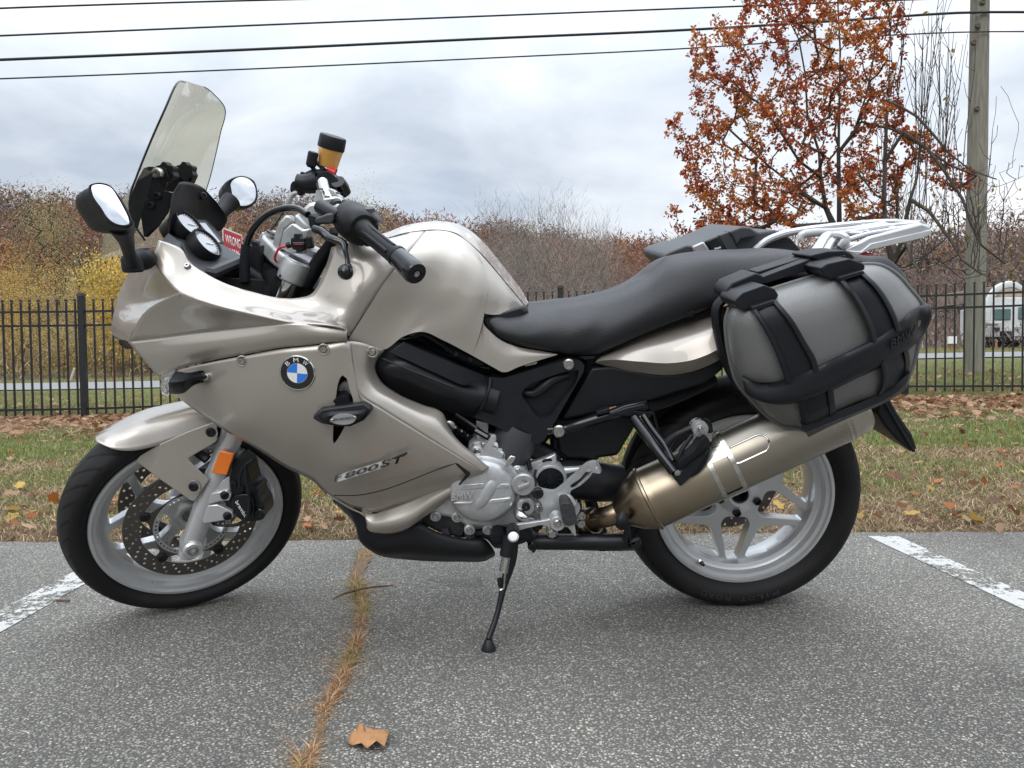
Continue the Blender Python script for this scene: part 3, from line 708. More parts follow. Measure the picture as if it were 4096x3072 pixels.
# roundel
rcn = Cc(1827, 1089, .2565)
ru = (BU*math.cos(R(-6))+BF*math.sin(R(-6))).normalized(); rx = ru.cross(BL)
if rx.dot(BF) > 0: rx = -rx
RR_ = .0375
rd = MB().lathe(rcn, BL, [(.0385, -.004), (.0385, .003), (.0372, .0045), (.0355, .0042), (.0350, .003), (0, .003)], 56).obj('roundel', CHROME, SFO)
MB().lathe(rcn, BL, [(.0352, .0032), (.0225, .0032), (.0225, .002)], 56).obj('roundel_ring', BLACKE, rd) if 0 else None
def sector(a0, a1, r, h, n=12): return [rcn+BL*h]+[rcn+BL*h+(rx*math.cos(a)+ru*math.sin(a))*r for a in [a0+(a1-a0)*i/n for i in range(n+1)]]
MB().plate([rcn+BL*.0040+(rx*math.cos(a)+ru*math.sin(a))*.0352 for a in [2*math.pi*i/56 for i in range(56)]], .002).obj('roundel_ring', BLACKE, SFO)
MB().plate([rcn+BL*.0046+(rx*math.cos(a)+ru*math.sin(a))*.0222 for a in [2*math.pi*i/48 for i in range(48)]], .002).obj('roundel_rim', CHROME, SFO)
for q_ in range(4): MB().plate(sector(q_*math.pi/2, (q_+1)*math.pi/2, .0212, .0052), .002).obj('roundel_quarter', WHITE if q_ in (0, 2) else BLUE, SFO, smooth=0)
for ch, a in (('B', 137), ('M', 97), ('W', 55)):
    a = R(a); cc = rcn+(rx*math.cos(a)+ru*math.sin(a))*.0288; tx = rx*math.sin(a)-ru*math.cos(a); ty = rx*math.cos(a)+ru*math.sin(a); sz = .0042 if ch == 'B' else .0052
    cc = cc+BL*.0042; text('roundel_letter', ch, cc-tx*sz-ty*.0045, cc+tx*sz-ty*.0045, cc-tx*sz+ty*.0045, WHITE, SFO, .0006, .0002)
# model lettering
def Dq(x, y, w): return F('D', x, y, w)
wl = .2425
MB().plate(FL('D', [(275, 1342, .2405), (290, 1288, .2405), (620, 1185, .2465), (590, 1245, .245)]), .0015).obj('badge_strip', mat('silver_sticker', (.62, .62, .62), .35, .3), SFO, smooth=0)
MDARK = mat('bronze_sticker', (.085, .075, .065), .35, .5)
text('badge_letter', 'F', Dq(252, 1342, .2425), Dq(300, 1325, .2425), Dq(262, 1292, .2425), MDARK, SFO)
text('badge_letters', '800', Dq(325, 1318, .2435), Dq(572, 1245, .247), Dq(340, 1272, .2435), MDARK, SFO, bold=True)
text('badge_letters', 'ST', Dq(588, 1238, .2475), Dq(760, 1195, .2515), Dq(608, 1182, .2475), BLACKE, SFO, bold=True)
MB().plate(FL('D', [(690, 1162, .2522), (792, 1120, .2532), (790, 1138, .2532), (700, 1175, .2522)]), .001).obj('badge_bar', BLACKE, SFO, smooth=0)
# turn signal
ts = MB(); ts.grid(loft([FL('C', c) for c in (
   [(868, 1075, .24), (862, 1150, .26), (872, 1240, .24)], [(935, 1078, .25), (900, 1160, .30), (915, 1247, .25)],
   [(1000, 1088, .25), (975, 1150, .30), (985, 1240, .25)], [(1060, 1085, .23), (1060, 1130, .265), (1050, 1190, .24)],
   [(1130, 1085, .22), (1130, 1115, .245), (1100, 1165, .225)], [(1170, 1110, .20), (1172, 1125, .22), (1172, 1142, .20)])], 25, 10))
TS = ts.obj('turn_signal', BLK, BIKE, solid=.02, offs=-1)
ln = MB(); ln.grid(loft([FL('C', c) for c in ([(940, 1076, .245), (885, 1150, .29), (880, 1246, .245)], [(890, 1090, .24), (855, 1160, .27), (855, 1242, .245)], [(850, 1130, .23), (835, 1180, .24), (840, 1225, .235)])], 11, 10))
ln.obj('signal_lens', CLEAR, TS, solid=.006)
bolt(TS, Cc(1147, 1122, .226), .008, None, 'screw', BOLT)
# crash slider
CS = MB().plate(FL('D', [(95, 855, .28), (155, 803, .27), (470, 760, .27), (520, 800, .28), (522, 830, .28), (470, 890, .28), (370, 935, .275), (270, 935, .275), (155, 912, .28), (97, 880, .28)]), .05).obj('crash_slider', BLKM, BIKE, bevel=.012, segs=2, smooth=20)
MB().plate(FL('D', [(115, 860, .285), (220, 832, .296), (400, 825, .296), (505, 815, .287), (450, 880, .29), (370, 910, .285), (270, 915, .285), (180, 900, .288)]), .02).obj('slider_face', BLKM, CS, bevel=.006, segs=1, smooth=10)
MB().plate(cr(FL('D', [(228, 878, .2975), (400, 855, .2975), (418, 866, .2975), (408, 886, .2975), (240, 905, .2975), (220, 895, .2975)]), 28, closed=True), .003).obj('name_plate', PLATEM, CS)
text('plate_text', 'SW-MOTECH', Dq(250, 893, .2985), Dq(390, 876, .2985), Dq(248, 876, .2985), BLACKE, CS)
for x, y in ((234, 889), (403, 868)): bolt(CS, Dq(x, y, .2977), .0038, None, 'screw', BOLT, .002)
MB().plate(FL('D', [(262, 790, .262), (270, 755, .24), (330, 745, .235), (420, 775, .262)]), .02).obj('slider_mount', RACKM, CS)
MB().tube([Dq(310, 780, .25), Dq(330, 700, .19)], .022, 16).obj('slider_arm', BLKM, CS)
MB().lathe(Dq(346, 655, .212), BL, [(.0175, -.02), (.0175, .006), (.0165, .008), (.007, .008), (.006, .004), (0, .004)], 24).obj('slider_bolt', PLATEM, CS)
# belly pan
bp = MB(); bp.grid(loft([
 [F('D', 255, 1462, .15), F('D', 250, 1470, .14), F('D', 240, 1475, .1)],
 [F('D', 340, 1490, .16), F('D', 360, 1540, .15), F('D', 330, 1560, .1)],
 [F('G', 120, 690, .165), F('G', 60, 720, .15), F('G', 40, 730, .08)],
 [F('G', 150, 770, .165), F('G', 100, 830, .16), F('G', 92, 862, .08)],
 [F('G', 300, 795, .165), F('G', 210, 900, .165), F('G', 190, 945, .08)],
 [F('G', 480, 720, .165), F('G', 450, 880, .17), F('G', 400, 985, .09)],
 [F('G', 650, 790, .165), F('G', 650, 880, .175), F('G', 600, 1000, .10)],
 [F('G', 850, 835, .165), F('G', 860, 900, .175), F('G', 820, 1003, .10)],
 [F('G', 990, 842, .16), F('G', 1010, 900, .17), F('G', 985, 1000, .10)],
 [F('G', 1010, 860, .155), F('G', 1050, 910, .16), F('G', 1070, 958, .12)]], 45, 12))
BP = bp.obj('belly_pan', RUBS, BIKE, solid=.004, offs=0); mirmb(bp).obj('pan_far_side', RUBS, BP)
# ---- windscreen ----
ne = [(1000, 232, .02), (925, 262, .12), (850, 430, .155), (765, 620, .17), (690, 800, .175), (640, 930, .18), (590, 1080, .185), (600, 1240, .19), (700, 1405, .175)]
fe = [(1020, 233, .0), (1200, 318, -.11), (1290, 430, -.15), (1255, 620, -.165), (1215, 800, -.17), (1183, 930, -.175), (1150, 1040, -.18), (1110, 1200, -.18), (1060, 1380, -.17)]
bl = [.0, .02, .035, .045, .055, .07, .10, .15, .18]
rows = []
for a, b, c_ in zip(ne, fe, bl):
    A_, B_ = F('A', *a), F('A', *b)
    rows.append([A_.lerp(B_, t)+(BF*.95+BU*-.25)*c_*(1-(2*t-1)**2) for t in [i/8 for i in range(9)]])
ws = MB(); ws.grid(loft(rows, 49, 17)); WS = ws.obj('windscreen', SCREEN, BIKE, solid=.0)
rimp = [r[0] for r in loft(rows, 49, 17)]; MB().tube(rimp, .0022, 6, smooth=False).obj('screen_edge', BLKG, WS)
rimp = [r[-1] for r in loft(rows, 49, 17)]; MB().tube(rimp[4:], .0012, 6, smooth=False).obj('screen_edge', GREYP, WS)
# screen bracket, shroud
MB().plate(FL('A', [(690, 870, .10), (730, 858, .10), (850, 870, .10), (875, 940, .10), (840, 1035, .09), (905, 1055, .09), (870, 1200, .09), (800, 1300, .10), (720, 1380, .10), (690, 1375, .11), (665, 1200, .11), (570, 1130, .12), (640, 960, .12)]), .004, BL).obj('screen_bracket', BLKM, WS, bevel=.001)
MB().plate(FL('A', [(570, 1120, .155), (650, 960, .155), (690, 880, .14), (760, 900, .14), (700, 1130, .15), (640, 1330, .16), (610, 1365, .16), (595, 1300, .16)]), .003, BL).obj('screen_bracket', BLKM, WS, bevel=.001)
MB().plate(FL('A', [(835, 1040, -.02), (905, 880, -.02), (940, 860, -.02), (1000, 860, -.02), (1040, 890, -.02), (1055, 930, -.02), (1030, 985, -.03), (1000, 1060, -.03)]), .03, BL).obj('screen_bracket', BLKM, WS, bevel=.003)
for x, y, w in ((845, 900, .09), (990, 895, -.015)):
    p = F('A', x, y, w); pts = [p+((BU*math.cos(a)+BF*math.sin(a))*(.020+.0024*math.cos(6*a))) for a in [2*math.pi*i/48 for i in range(48)]]
    MB().plate(pts, .028, BL).obj('knob', RUBS, WS, bevel=.004)
bolt(WS, F('A', 798, 910, .106), .0125, None, 'bolt', BOLT, .012)
for x, y in ((700, 1112), (788, 1075), (742, 1145)): bolt(WS, F('A', x, y, .104), .009, None, 'bolt', BLKM)
sh = MB(); sh.grid(loft([[F('A', 865, 1370, .13), F('A', 880, 1200, .12), F('A', 900, 1060, .10), F('A', 950, 975, .07)],
   [F('A', 880, 1370, .10), F('A', 940, 1190, .08), F('A', 960, 1050, .06), F('A', 985, 970, .04)],
   [F('A', 1050, 1350, .0), F('A', 1060, 1200, .0), F('A', 1060, 1080, .0), F('A', 1060, 985, .0)],
   [F('A', 1180, 1330, -.08), F('A', 1180, 1200, -.08), F('A', 1160, 1100, -.06), F('A', 1130, 1020, -.04)],
   [F('A', 1255, 1330, -.12), F('A', 1285, 1290, -.12), F('A', 1300, 1260, -.12), F('A', 1230, 1120, -.08)]], 33, 14))
sh.obj('instrument_shroud', BLKM, WS, solid=.003, smooth=60)
bolt(WS, F('A', 1128, 1075, -.03), .009, (BL*.6-BF*.7).normalized(), 'bolt', BLKM)
# dash panel and instruments
DP = MB().plate(FL('Q', [(140, 700, .10), (390, 880, .12), (520, 1190, .14), (830, 1430, .16), (960, 1460, .15), (1420, 1240, .06), (1560, 1160, -.06), (1200, 950, -.12), (1050, 520, -.12), (500, 500, .0)]), .01, (BU*.8-BF*.5).normalized()).obj('dash_panel', GREYP, BIKE, bevel=.003)
MB().tube(FL('Q', [(840, 1420, .155), (950, 1440, .15), (1400, 1250, .07), (1540, 1200, .0)]), .013, 8, smooth=False).obj('dash_lip', GREYP, DP)
MB().plate(FL('Q', [(20, 870, .16), (150, 705, .13), (370, 880, .14), (430, 1080, .155), (500, 1180, .165), (480, 1210, .17), (370, 990, .165), (210, 930, .17)]), .004).obj('dash_side', GREYP, DP)
gn = Vector((.795, -.213, .55)).normalized(); g0p = F('Q', 760, 700, .02)
G_ = lambda x, y, o=0: Fp('Q', x, y, g0p+gn*o, gn)
def gauge(cx, cy, o, r, par, ring=.005, depth=.03):
    p = G_(cx, cy, o)
    g = MB().lathe(p, gn, [(r*.86, -depth), (r+ring, -depth*.8), (r+ring, -.002), (r+ring*.6, .003), (r, .002), (r-.001, -.003)], 48).obj('gauge', BLK, par)
    MB().lathe(p, gn, [(r, -.003), (0, -.003)], 48).obj('gauge_glass', GAUGE, g)
    e1 = gn.cross(BL).normalized(); e2 = gn.cross(e1)
    for i in range(20):
        a_ = R(-40+i*13); d = e1*math.cos(a_)+e2*math.sin(a_)
        MB().box(p+d*r*.84+gn*-.0022, d*r*.07, gn.cross(d)*.0006, gn*.0004).obj('gauge_mark', BLACKE, g, smooth=0)
    d = (e1*.3+e2*.9).normalized(); MB().box(p+d*r*.25-gn*.001, d*r*.34, gn.cross(d)*.0014, gn*.0006).obj('gauge_needle', WHITE, g, smooth=0)
    return g
IC = MB().plate(cr([G_(x, y, -.004) for x, y in [(225, 420), (320, 300), (620, 400), (830, 420), (1180, 880), (1190, 940), (1080, 980), (760, 900), (500, 765), (330, 600)]], 40, closed=True), .045, gn).obj('instrument_cluster', BLK, BIKE, bevel=.005)
gauge(545, 525, .016, .0345, IC); gauge(885, 875, .030, .0345, IC)
MB().plate([G_(x, y, .001) for x, y in [(655, 440), (845, 460), (1175, 870), (1050, 915)]], .012, gn).obj('display_frame', GREYP, IC, bevel=.002)
MB().plate([G_(x, y, .003) for x, y in [(722, 508), (832, 512), (1112, 862), (1045, 888)]], .006, gn).obj('display', GAUGE, IC, bevel=.0005)
# ---- mirrors ----
def mk_mirror(k, outl, glass, wc, refl, back, label, arm):
    x0 = sum(p[0] for p in outl)/len(outl); y0 = sum(p[1] for p in outl)/len(outl)
    c = F(k, x0, y0, wc); nrm = (Vector(refl).normalized()-(c-CAMP).normalized()).normalized()   # the glass shows the sky behind the rider
    def on(x, y):
        ox, oy, s = FR[k]; d = ray(ox+x*s, oy+y*s); return CAMP+d*((c-CAMP).dot(nrm)/d.dot(nrm))
    ol = cr([on(x, y) for x, y in outl], 56, closed=True); gl = cr([on(x, y) for x, y in glass], 56, closed=True)
    mb = MB(); rows = []
    gc = sum(gl, Vector())/len(gl)
    rows.append([g.copy()-nrm*.003 for g in gl]); rows.append([g.lerp(o, .55)+nrm*.002 for g, o in zip(gl, ol)]); rows.append([o+nrm*-.001 for o in ol])
    for s, d, f_ in ((1.0, .012, .05), (1.0, .028, .35), (.95, .048, .75), (.80, .064, 1), (.55, .074, 1), (.28, .079, 1), (.0, .080, 1)):
        rows.append([c+(o-c)*s - nrm*d + back*f_ for o in ol])
    mb.grid(rows, closev=True)
    M = mb.obj('mirror', BLK, BIKE, smooth=70)
    gg = MB(); gg.grid([[gc+(g-gc)*s-nrm*(.0005+.003*0)+nrm*(.002*(1-s*s)) for g in gl] for s in (1, .8, .6, .4, .2, .0)], closev=True); gg.obj('mirror_glass', MIRRORM, M, smooth=80)
    pts, rr = arm; MB().tube([F(k, *p) for p in pts], rr, 14).obj('mirror_stalk', BLK, M)
    return M
M1 = mk_mirror('A', [(285, 1000), (340, 978), (430, 990), (500, 1060), (560, 1150), (600, 1230), (612, 1275), (590, 1302), (500, 1300), (430, 1270), (380, 1200), (310, 1095), (288, 1045)],
    [(310, 1000), (370, 990), (440, 1010), (500, 1090), (545, 1170), (580, 1250), (582, 1280), (560, 1288), (490, 1280), (430, 1240), (380, 1165), (315, 1065)], .40, (.25, -.8, .5), BF*.042+BU*.004, 'near', ([(520, 1290, .37), (560, 1400, .33), (585, 1500, .29), (612, 1590, .26)], [.024, .015, .012, .015]))
MB().lathe(F('A', 610, 1595, .255), BU, [(0, .022), (.018, .022), (.021, .016), (.021, -.008), (.018, -.012), (0, -.012)], 24).obj('mirror_pivot', BLK, M1)
MB().tube(FL('A', [(620, 1560, .24), (690, 1540, .225), (745, 1490, .21)]), [.02, .024, .012], 12).obj('mirror_mount', BLK, M1)
M2 = mk_mirror('A', [(1270, 1010), (1340, 945), (1430, 928), (1500, 960), (1530, 1040), (1525, 1110), (1480, 1150), (1420, 1160), (1350, 1150), (1290, 1100)],
    [(1335, 980), (1380, 942), (1440, 940), (1500, 985), (1518, 1060), (1505, 1110), (1450, 1145), (1400, 1145), (1360, 1110), (1340, 1040)], -.40, (.5, -.75, .30), BF*.012, 'far', ([(1340, 1110, -.38), (1300, 1150, -.36), (1260, 1200, -.33), (1200, 1300, -.28)], [.028, .022, .018, .018]))
# ---- triple clamp, handlebar ----
CTOP = topc; e1 = SN; e2 = SF
TC = MB()
for s_ in (0,):
    c0_ = topc
    TC.lathe(c0_-FA*.0, FA, [(.0, -.052), (.030, -.052), (.034, -.048), (.036, -.01), (.034, -.002), (.0285, 0), (.0285, .002), (.0, .002)], 36)
TC = TC.obj('triple_clamp', CAST, BIKE, bevel=.001); _f = MB(); _c = topc-SN*.205; _f.lathe(_c, FA, [(.0, -.052), (.030, -.052), (.034, -.048), (.036, -.01), (.034, -.002), (.0285, 0), (.0285, .002), (.0, .002)], 36); _f.obj('far_clamp', CAST, TC)
mid = topc-SN*.1025
br = MB().plate([topc+SN*.01+SF*.03, topc-SN*.05+SF*.045, topc-SN*.16+SF*.045, topc-SN*.215+SF*.03, topc-SN*.215-SF*.03, mid-SF*.075, topc+SN*.01-SF*.03], .035, FA).obj('clamp_bridge', CAST, TC, bevel=.006)
for s_ in (0, 1):
    c0_ = topc-SN*.205*s_
    MB().lathe(c0_, FA, [(.0255, .0022), (.024, .004), (0, .004)], 32).obj('fork_cap', BLKM, TC)
    MB().lathe(c0_-FA*.15, FA, [(.0235, 0), (.026, .004), (.026, .02), (.0235, .022)], 24).obj('tube_collar', BLKM, TC)
MB().lathe(topc-SN*.0-FA*.30, FA, [(.02, 0), (.034, .004), (.035, .04), (.02, .045)], 32).obj('lower_clamp', CAST, TC)
MB().plate([topc-FA*.26+SN*.03+SF*.03, topc-FA*.26-SN*.23+SF*.03, topc-FA*.26-SN*.23-SF*.06, topc-FA*.26+SN*.03-SF*.06], .04, FA).obj('lower_yoke', BLKM, TC, bevel=.006)
# risers: polygonal castings measured from the picture
def prism(k, pts, w, th, m, par, name, bev=.004, d=None, sm=35): return MB().plate([F(k, x, y, w) for x, y in pts], th, d).obj(name, m, par, bevel=bev, smooth=sm)
prism('U', [(690, 1000), (800, 560), (930, 440), (1010, 440), (1160, 545), (1300, 520), (1260, 620), (1230, 880), (1200, 1000), (900, 980), (760, 900)], .085, .05, CAST, TC, 'handlebar_riser', .008)
prism('U', [(560, 980), (640, 600), (720, 400), (830, 280), (900, 290), (990, 420), (940, 440), (800, 560), (690, 1000)], .05, .04, CAST, TC, 'handlebar_riser', .008)
prism('U', [(1050, 250), (1260, 60), (1340, 40), (1460, 60), (1560, 120), (1500, 330), (1300, 520), (1150, 440), (1020, 330)], .055, .06, CAST, TC, 'handlebar_riser', .008)
prism('U', [(980, 310), (1040, 250), (1180, 400), (1300, 510), (1160, 545), (1010, 440)], .07, .03, CAST, TC, 'handlebar_riser', .006)
prism('U', [(400, 640), (470, 570), (600, 580), (740, 650), (740, 720), (690, 900), (560, 840), (380, 760), (372, 700)], -.04, .05, CAST, TC, 'ignition_lock', .008)
MB().lathe(F('U', 640, 640, -.03), FA, [(.022, 0), (.0205, .004), (0, .003)], 24).obj('lock_face', BLKM, TC)
MB().lathe(F('U', 1330, 960, -.04), FA, [(0, .014), (.024, .014), (.03, .006), (.03, -.03), (.034, -.035), (.034, -.045)], 32).obj('stem_nut', CAST, TC)
for k_, pts_ , w_ in (('S', [(705, 1320), (760, 1110), (830, 1100), (880, 1120), (930, 1080), (1000, 1075), (1080, 1110), (1140, 1180), (1215, 1230), (1215, 1330), (1000, 1360)], .0), ('S', [(830, 1400), (880, 1260), (920, 1240), (1000, 1240), (1050, 1225), (1140, 1225), (1220, 1270), (1270, 1330), (1345, 1360), (1345, 1470), (1200, 1500), (1000, 1480)], .06)):
    prism(k_, pts_, w_, .03, CAST, TC, 'bar_clamp', .005)
for x, y, w in ((850, 1112, .01), (1150, 1185, .01), (965, 1250, .07), (1285, 1325, .07)): MB().lathe(F('S', x, y, w), BU, [(.006, 0), (.006, .005), (.003, .005), (.003, .001), (0, .001)], 16).obj('clamp_bolt', BOLT, TC)
# handlebar
HB = MB().tube([F('S', 880, 960, -.06), F('S', 930, 1150, -.01), F('S', 1050, 1400, .05), F('S', 1240, 1480, .12), F('B', 760, 690, .17)], .0125, 16).obj('handlebar', CHROME, BIKE)
MB().tube([F('S', 1120, 1370, .075), F('S', 1160, 1420, .085)], .0155, 14).obj('bar_collar', BLKM, HB)
g0, g1 = F('B', 850, 780, .24), F('B', 1095, 975, .325); ga = (g1-g0).normalized(); gl_ = (g1-g0).length
MB().lathe(g0, ga, [(.0, -.06), (.030, -.058), (.035, -.05), (.035, -.02), (.030, -.012), (.022, -.010), (.0195, 0), (.0165, .03), (.0165, gl_*.7), (.018, gl_-.012), (.0215, gl_-.008), (.0215, gl_), (.0, gl_)], 28).obj('grip', RUBS, HB)
for i in range(5):
    a = 2*math.pi*i/5; u_ = ga.orthogonal().normalized(); v_ = ga.cross(u_); d = u_*math.cos(a)+v_*math.sin(a)
    MB().tube([g0+ga*.012+d*.0155, g0+ga*(gl_*.5)+d*.0150, g0+ga*(gl_-.02)+d*.0160], .0042, 8).obj('grip_rib', RUBS, HB)
e0 = g1; e1_ = F('B', 1228, 1098, .375); ea = (e1_-e0).normalized(); el = (e1_-e0).length
MB().lathe(e0, ea, [(.0, .0), (.0205, .001), (.0205, .01), (.0235, el*.75), (.0235, el*.9), (.021, el), (.009, el+.001), (.0085, el-.002), (0, el-.002)], 32).obj('bar_end_weight', BLKG, HB)
MB().lathe(e1_, ea, [(.0065, -.001), (.0065, .0015), (.002, .0012), (0, -.001)], 12).obj('bar_end_screw', BOLT, HB)
# switch pod
sp0 = F('B', 730, 680, .16); sp1 = F('B', 830, 770, .225); sa_ = (sp1-sp0).normalized(); sl_ = (sp1-sp0).length
MB().lathe(sp0, sa_, [(0, -.006), (.030, -.005), (.038, .002), (.040, .02), (.040, sl_-.02), (.038, sl_-.004), (.033, sl_+.004), (.0, sl_+.004)], 28).obj('switch_pod', BLK, HB, bevel=.002)
MB().plate(cr(FL('B', [(700, 640, .19), (760, 590, .18), (820, 595, .18), (900, 650, .2), (945, 720, .22), (900, 760, .22), (800, 700, .21), (780, 860, .21), (730, 850, .2), (690, 760, .19)]), 40, closed=True), .055).obj('switch_housing', BLK, HB, bevel=.008, segs=3)
MB().lathe(F('B', 878, 640, .205), (BU+BL*.2).normalized(), [(0, .008), (.012, .008), (.014, 0)], 16).obj('switch_button', GREYP, HB)
MB().lathe(F('B', 742, 692, .2015), BL, [(0, .001), (.0035, .001), (.0045, .002), (.0055, .0)], 12).obj('housing_screw', BLKG, HB)
MB().plate(FL('B', [(820, 870, .22), (890, 880, .22), (875, 900, .22), (850, 895, .22)]), .02).obj('switch_lever', BLK, HB, bevel=.003)
# clutch perch + lever
prism('U', [(1230, 270), (1310, 245), (1480, 310), (1690, 240), (1720, 380), (1720, 440), (1420, 450), (1440, 600), (1360, 610), (1270, 480)], .20, .03, BLKM, HB, 'clutch_perch', .005)
prism('U', [(1365, 345), (1600, 250), (1700, 240), (1730, 370), (1700, 440), (1400, 450)], .212, .012, GREYP, HB, 'perch_cover', .004)
MB().tube(FL('U', [(1490, 130, .14), (1650, 230, .17), (1840, 320, .19)]), [.0165, .0165, .0165], 14, smooth=False).obj('perch_clamp', BLKM, HB)
MB().tube(FL('U', [(1380, 530, .215), (1520, 580, .225), (1640, 690, .235), (1800, 750, .245), (1900, 790, .25), (1950, 950, .26), (1985, 1100, .265), (1990, 1220, .27)]), [.011, .012, .0125, .0115, .010, .0075, .006, .0065], 12, flat=.8).obj('clutch_lever', BLKG, HB)
MB().lathe(F('U', 1945, 1330, .272), BL, [(0, .0165), (.009, .0142), (.0145, .008), (.0165, 0), (.0145, -.008), (.009, -.0142), (0, -.0165)], 24).obj('lever_ball', BLKG, HB)
MB().tube(FL('U', [(1990, 1180, .27), (2005, 1250, .271), (1970, 1320, .272)]), [.006, .0085, .011], 12).obj('lever_tip', BLKG, HB)
MB().tube(FL('U', [(110, 1500, .10), (100, 1200, .10), (120, 850, .10), (240, 550, .11), (480, 290, .12), (800, 160, .14), (1060, 160, .17), (1250, 270, .20)]), .0075, 12).obj('clutch_cable', BLKG, HB)
MB().tube(FL('U', [(90, 1500, .10), (90, 1150, .10), (125, 820, .10)]), .012, 12).obj('cable_sleeve', BLK, HB)
MB().tube(FL('U', [(1740, 560, .16), (1650, 850, .13), (1480, 1100, .11), (1300, 1400, .10), (1180, 1560, .10)]), [.010, .013, .016, .018, .02], 12).obj('wiring_loom', BLK, HB)
# USB socket with red lead
prism('U', [(985, 620), (1100, 620), (1110, 700), (1190, 700), (1200, 900), (1140, 960), (1030, 965), (1030, 920), (980, 920), (930, 850), (930, 700), (985, 700)], .135, .025, BLK, TC, 'power_socket', .003)
prism('U', [(1200, 665), (1310, 665), (1345, 890), (1215, 905)], .137, .022, BLK, TC, 'socket_cap', .004)
MB().tube(FL('U', [(985, 800, .139), (1185, 800, .139)]), .0028, 8).obj('socket_slot', GREYP, TC); MB().tube(FL('U', [(1010, 818, .140), (1160, 818, .140)]), .0016, 6).obj('socket_light', RED, TC)
MB().tube(FL('U', [(850, 850, .135), (740, 880, .135), (670, 980, .13), (645, 1080, .12), (665, 1135, .11)]), .0028, 8).obj('red_lead', RED, TC)
MB().tube(FL('U', [(930, 820, .13), (850, 845, .133)]), .007, 8).obj('lead_boot', BLK, TC)
MB().tube(FL('U', [(740, 1385, .13), (860, 1450, .132), (950, 1500, .132), (1060, 1490, .125)]), .0055, 8).obj('cable_tie', BLK, TC)
# brake master cylinder (far side) with reservoir
rb = F('S', 985, 650, -.22); rax = (F('S', 1075, 260, -.22)-F('S', 975, 690, -.22)).normalized()
rax = (rax+BL*.12-BF*.0).normalized()
MCY = MB().tube(FL('S', [(400, 960, -.2), (560, 990, -.2), (800, 960, -.2)]), [.022, .026, .03], 16).obj('brake_master_cylinder', BLKM, BIKE)
r0 = F('S', 985, 640, -.22)
MB().lathe(F('S', 965, 660, -.22), rax, [(0, -.002), (.024, -.002), (.0265, .0), (.031, .034), (.033, .043), (.0325, .046)], 36).obj('reservoir', RESV, MCY)
MB().lathe(F('S', 965, 660, -.22), rax, [(.0348, .045), (.0352, .048), (.0345, .074), (.0325, .078), (0, .079)], 36).obj('reservoir_cap', BLK, MCY)
MB().tube(FL('S', [(690, 560, -.2), (800, 600, -.21), (880, 640, -.22)]), .004, 8).obj('reservoir_tab', CLEAR, MCY)
MB().lathe(F('S', 680, 560, -.19), rax, [(0, .022), (.012, .022), (.0135, .018), (.0135, -.012), (.009, -.018)], 20).obj('rubber_mount', BLK, MCY)
MB().tube(FL('S', [(650, 640, -.19), (760, 780, -.2)]), .0055, 8).obj('reservoir_stay', BLKM, MCY); MB().tube(FL('S', [(760, 600, -.2), (900, 730, -.2)]), .005, 8).obj('reservoir_stay', BLKM, MCY)
MB().tube(FL('S', [(590, 840, -.2), (700, 790, -.2), (850, 780, -.2), (920, 700, -.2)]), .0095, 10).obj('reservoir_hose', BLK, MCY)
MB().plate(cr(FL('S', [(300, 980), (340, 940), (400, 980), (410, 1120), (380, 1160), (310, 1160)] if 0 else [(300, 980, -.2), (340, 940, -.2), (400, 980, -.2), (410, 1120, -.2), (380, 1165, -.2), (310, 1165, -.2)]), 24, closed=True), .02).obj('lever_pivot', BLKM, MCY, bevel=.003)
MB().plate(FL('S', [(440, 880, -.2), (470, 760, -.2), (520, 770, -.2), (580, 830, -.2), (560, 900, -.2)]), .02).obj('brake_switch', BLK, MCY, bevel=.003)
MB().plate(FL('S', [(400, 950, -.19), (530, 920, -.19), (760, 980, -.19), (780, 1120, -.19), (620, 1150, -.19), (520, 1150, -.19), (450, 1270, -.19), (395, 1200, -.19)]), .03).obj('cylinder_clamp', BLKM, MCY, bevel=.006)
MB().tube(FL('S', [(450, 1240, -.2), (440, 1160, -.2), (340, 1180, -.2), (280, 1260, -.2), (230, 1400, -.2)]), [.012, .006, .0065, .008, .009], 10).obj('banjo_fitting', PLATEM, MCY)
MB().plate(cr(FL('S', [(780, 820, -.17), (960, 760, -.17), (1100, 850, -.17), (1200, 1000, -.17), (1210, 1200, -.17), (1100, 1150, -.17), (960, 1070, -.17), (960, 960, -.17), (880, 900, -.17), (790, 960, -.17)]), 40, closed=True), .05).obj('throttle_housing', BLKM, MCY, bevel=.008)
MB().tube(FL('S', [(1160, 950, -.17), (1230, 1080, -.19), (1290, 1180, -.2)]), [.018, .021, .018], 14).obj('throttle_grip', BLKG, MCY)
MB().tube(FL('S', [(960, 715, -.2), (1040, 760, -.2), (1110, 800, -.2)]), [.006, .009, .013], 10).obj('kill_switch', RED, MCY)
MB().tube(FL('U', [(570, 560, -.2), (700, 380, -.2), (830, 180, -.2)]), .002, 6).obj('brake_line', BLK, MCY)
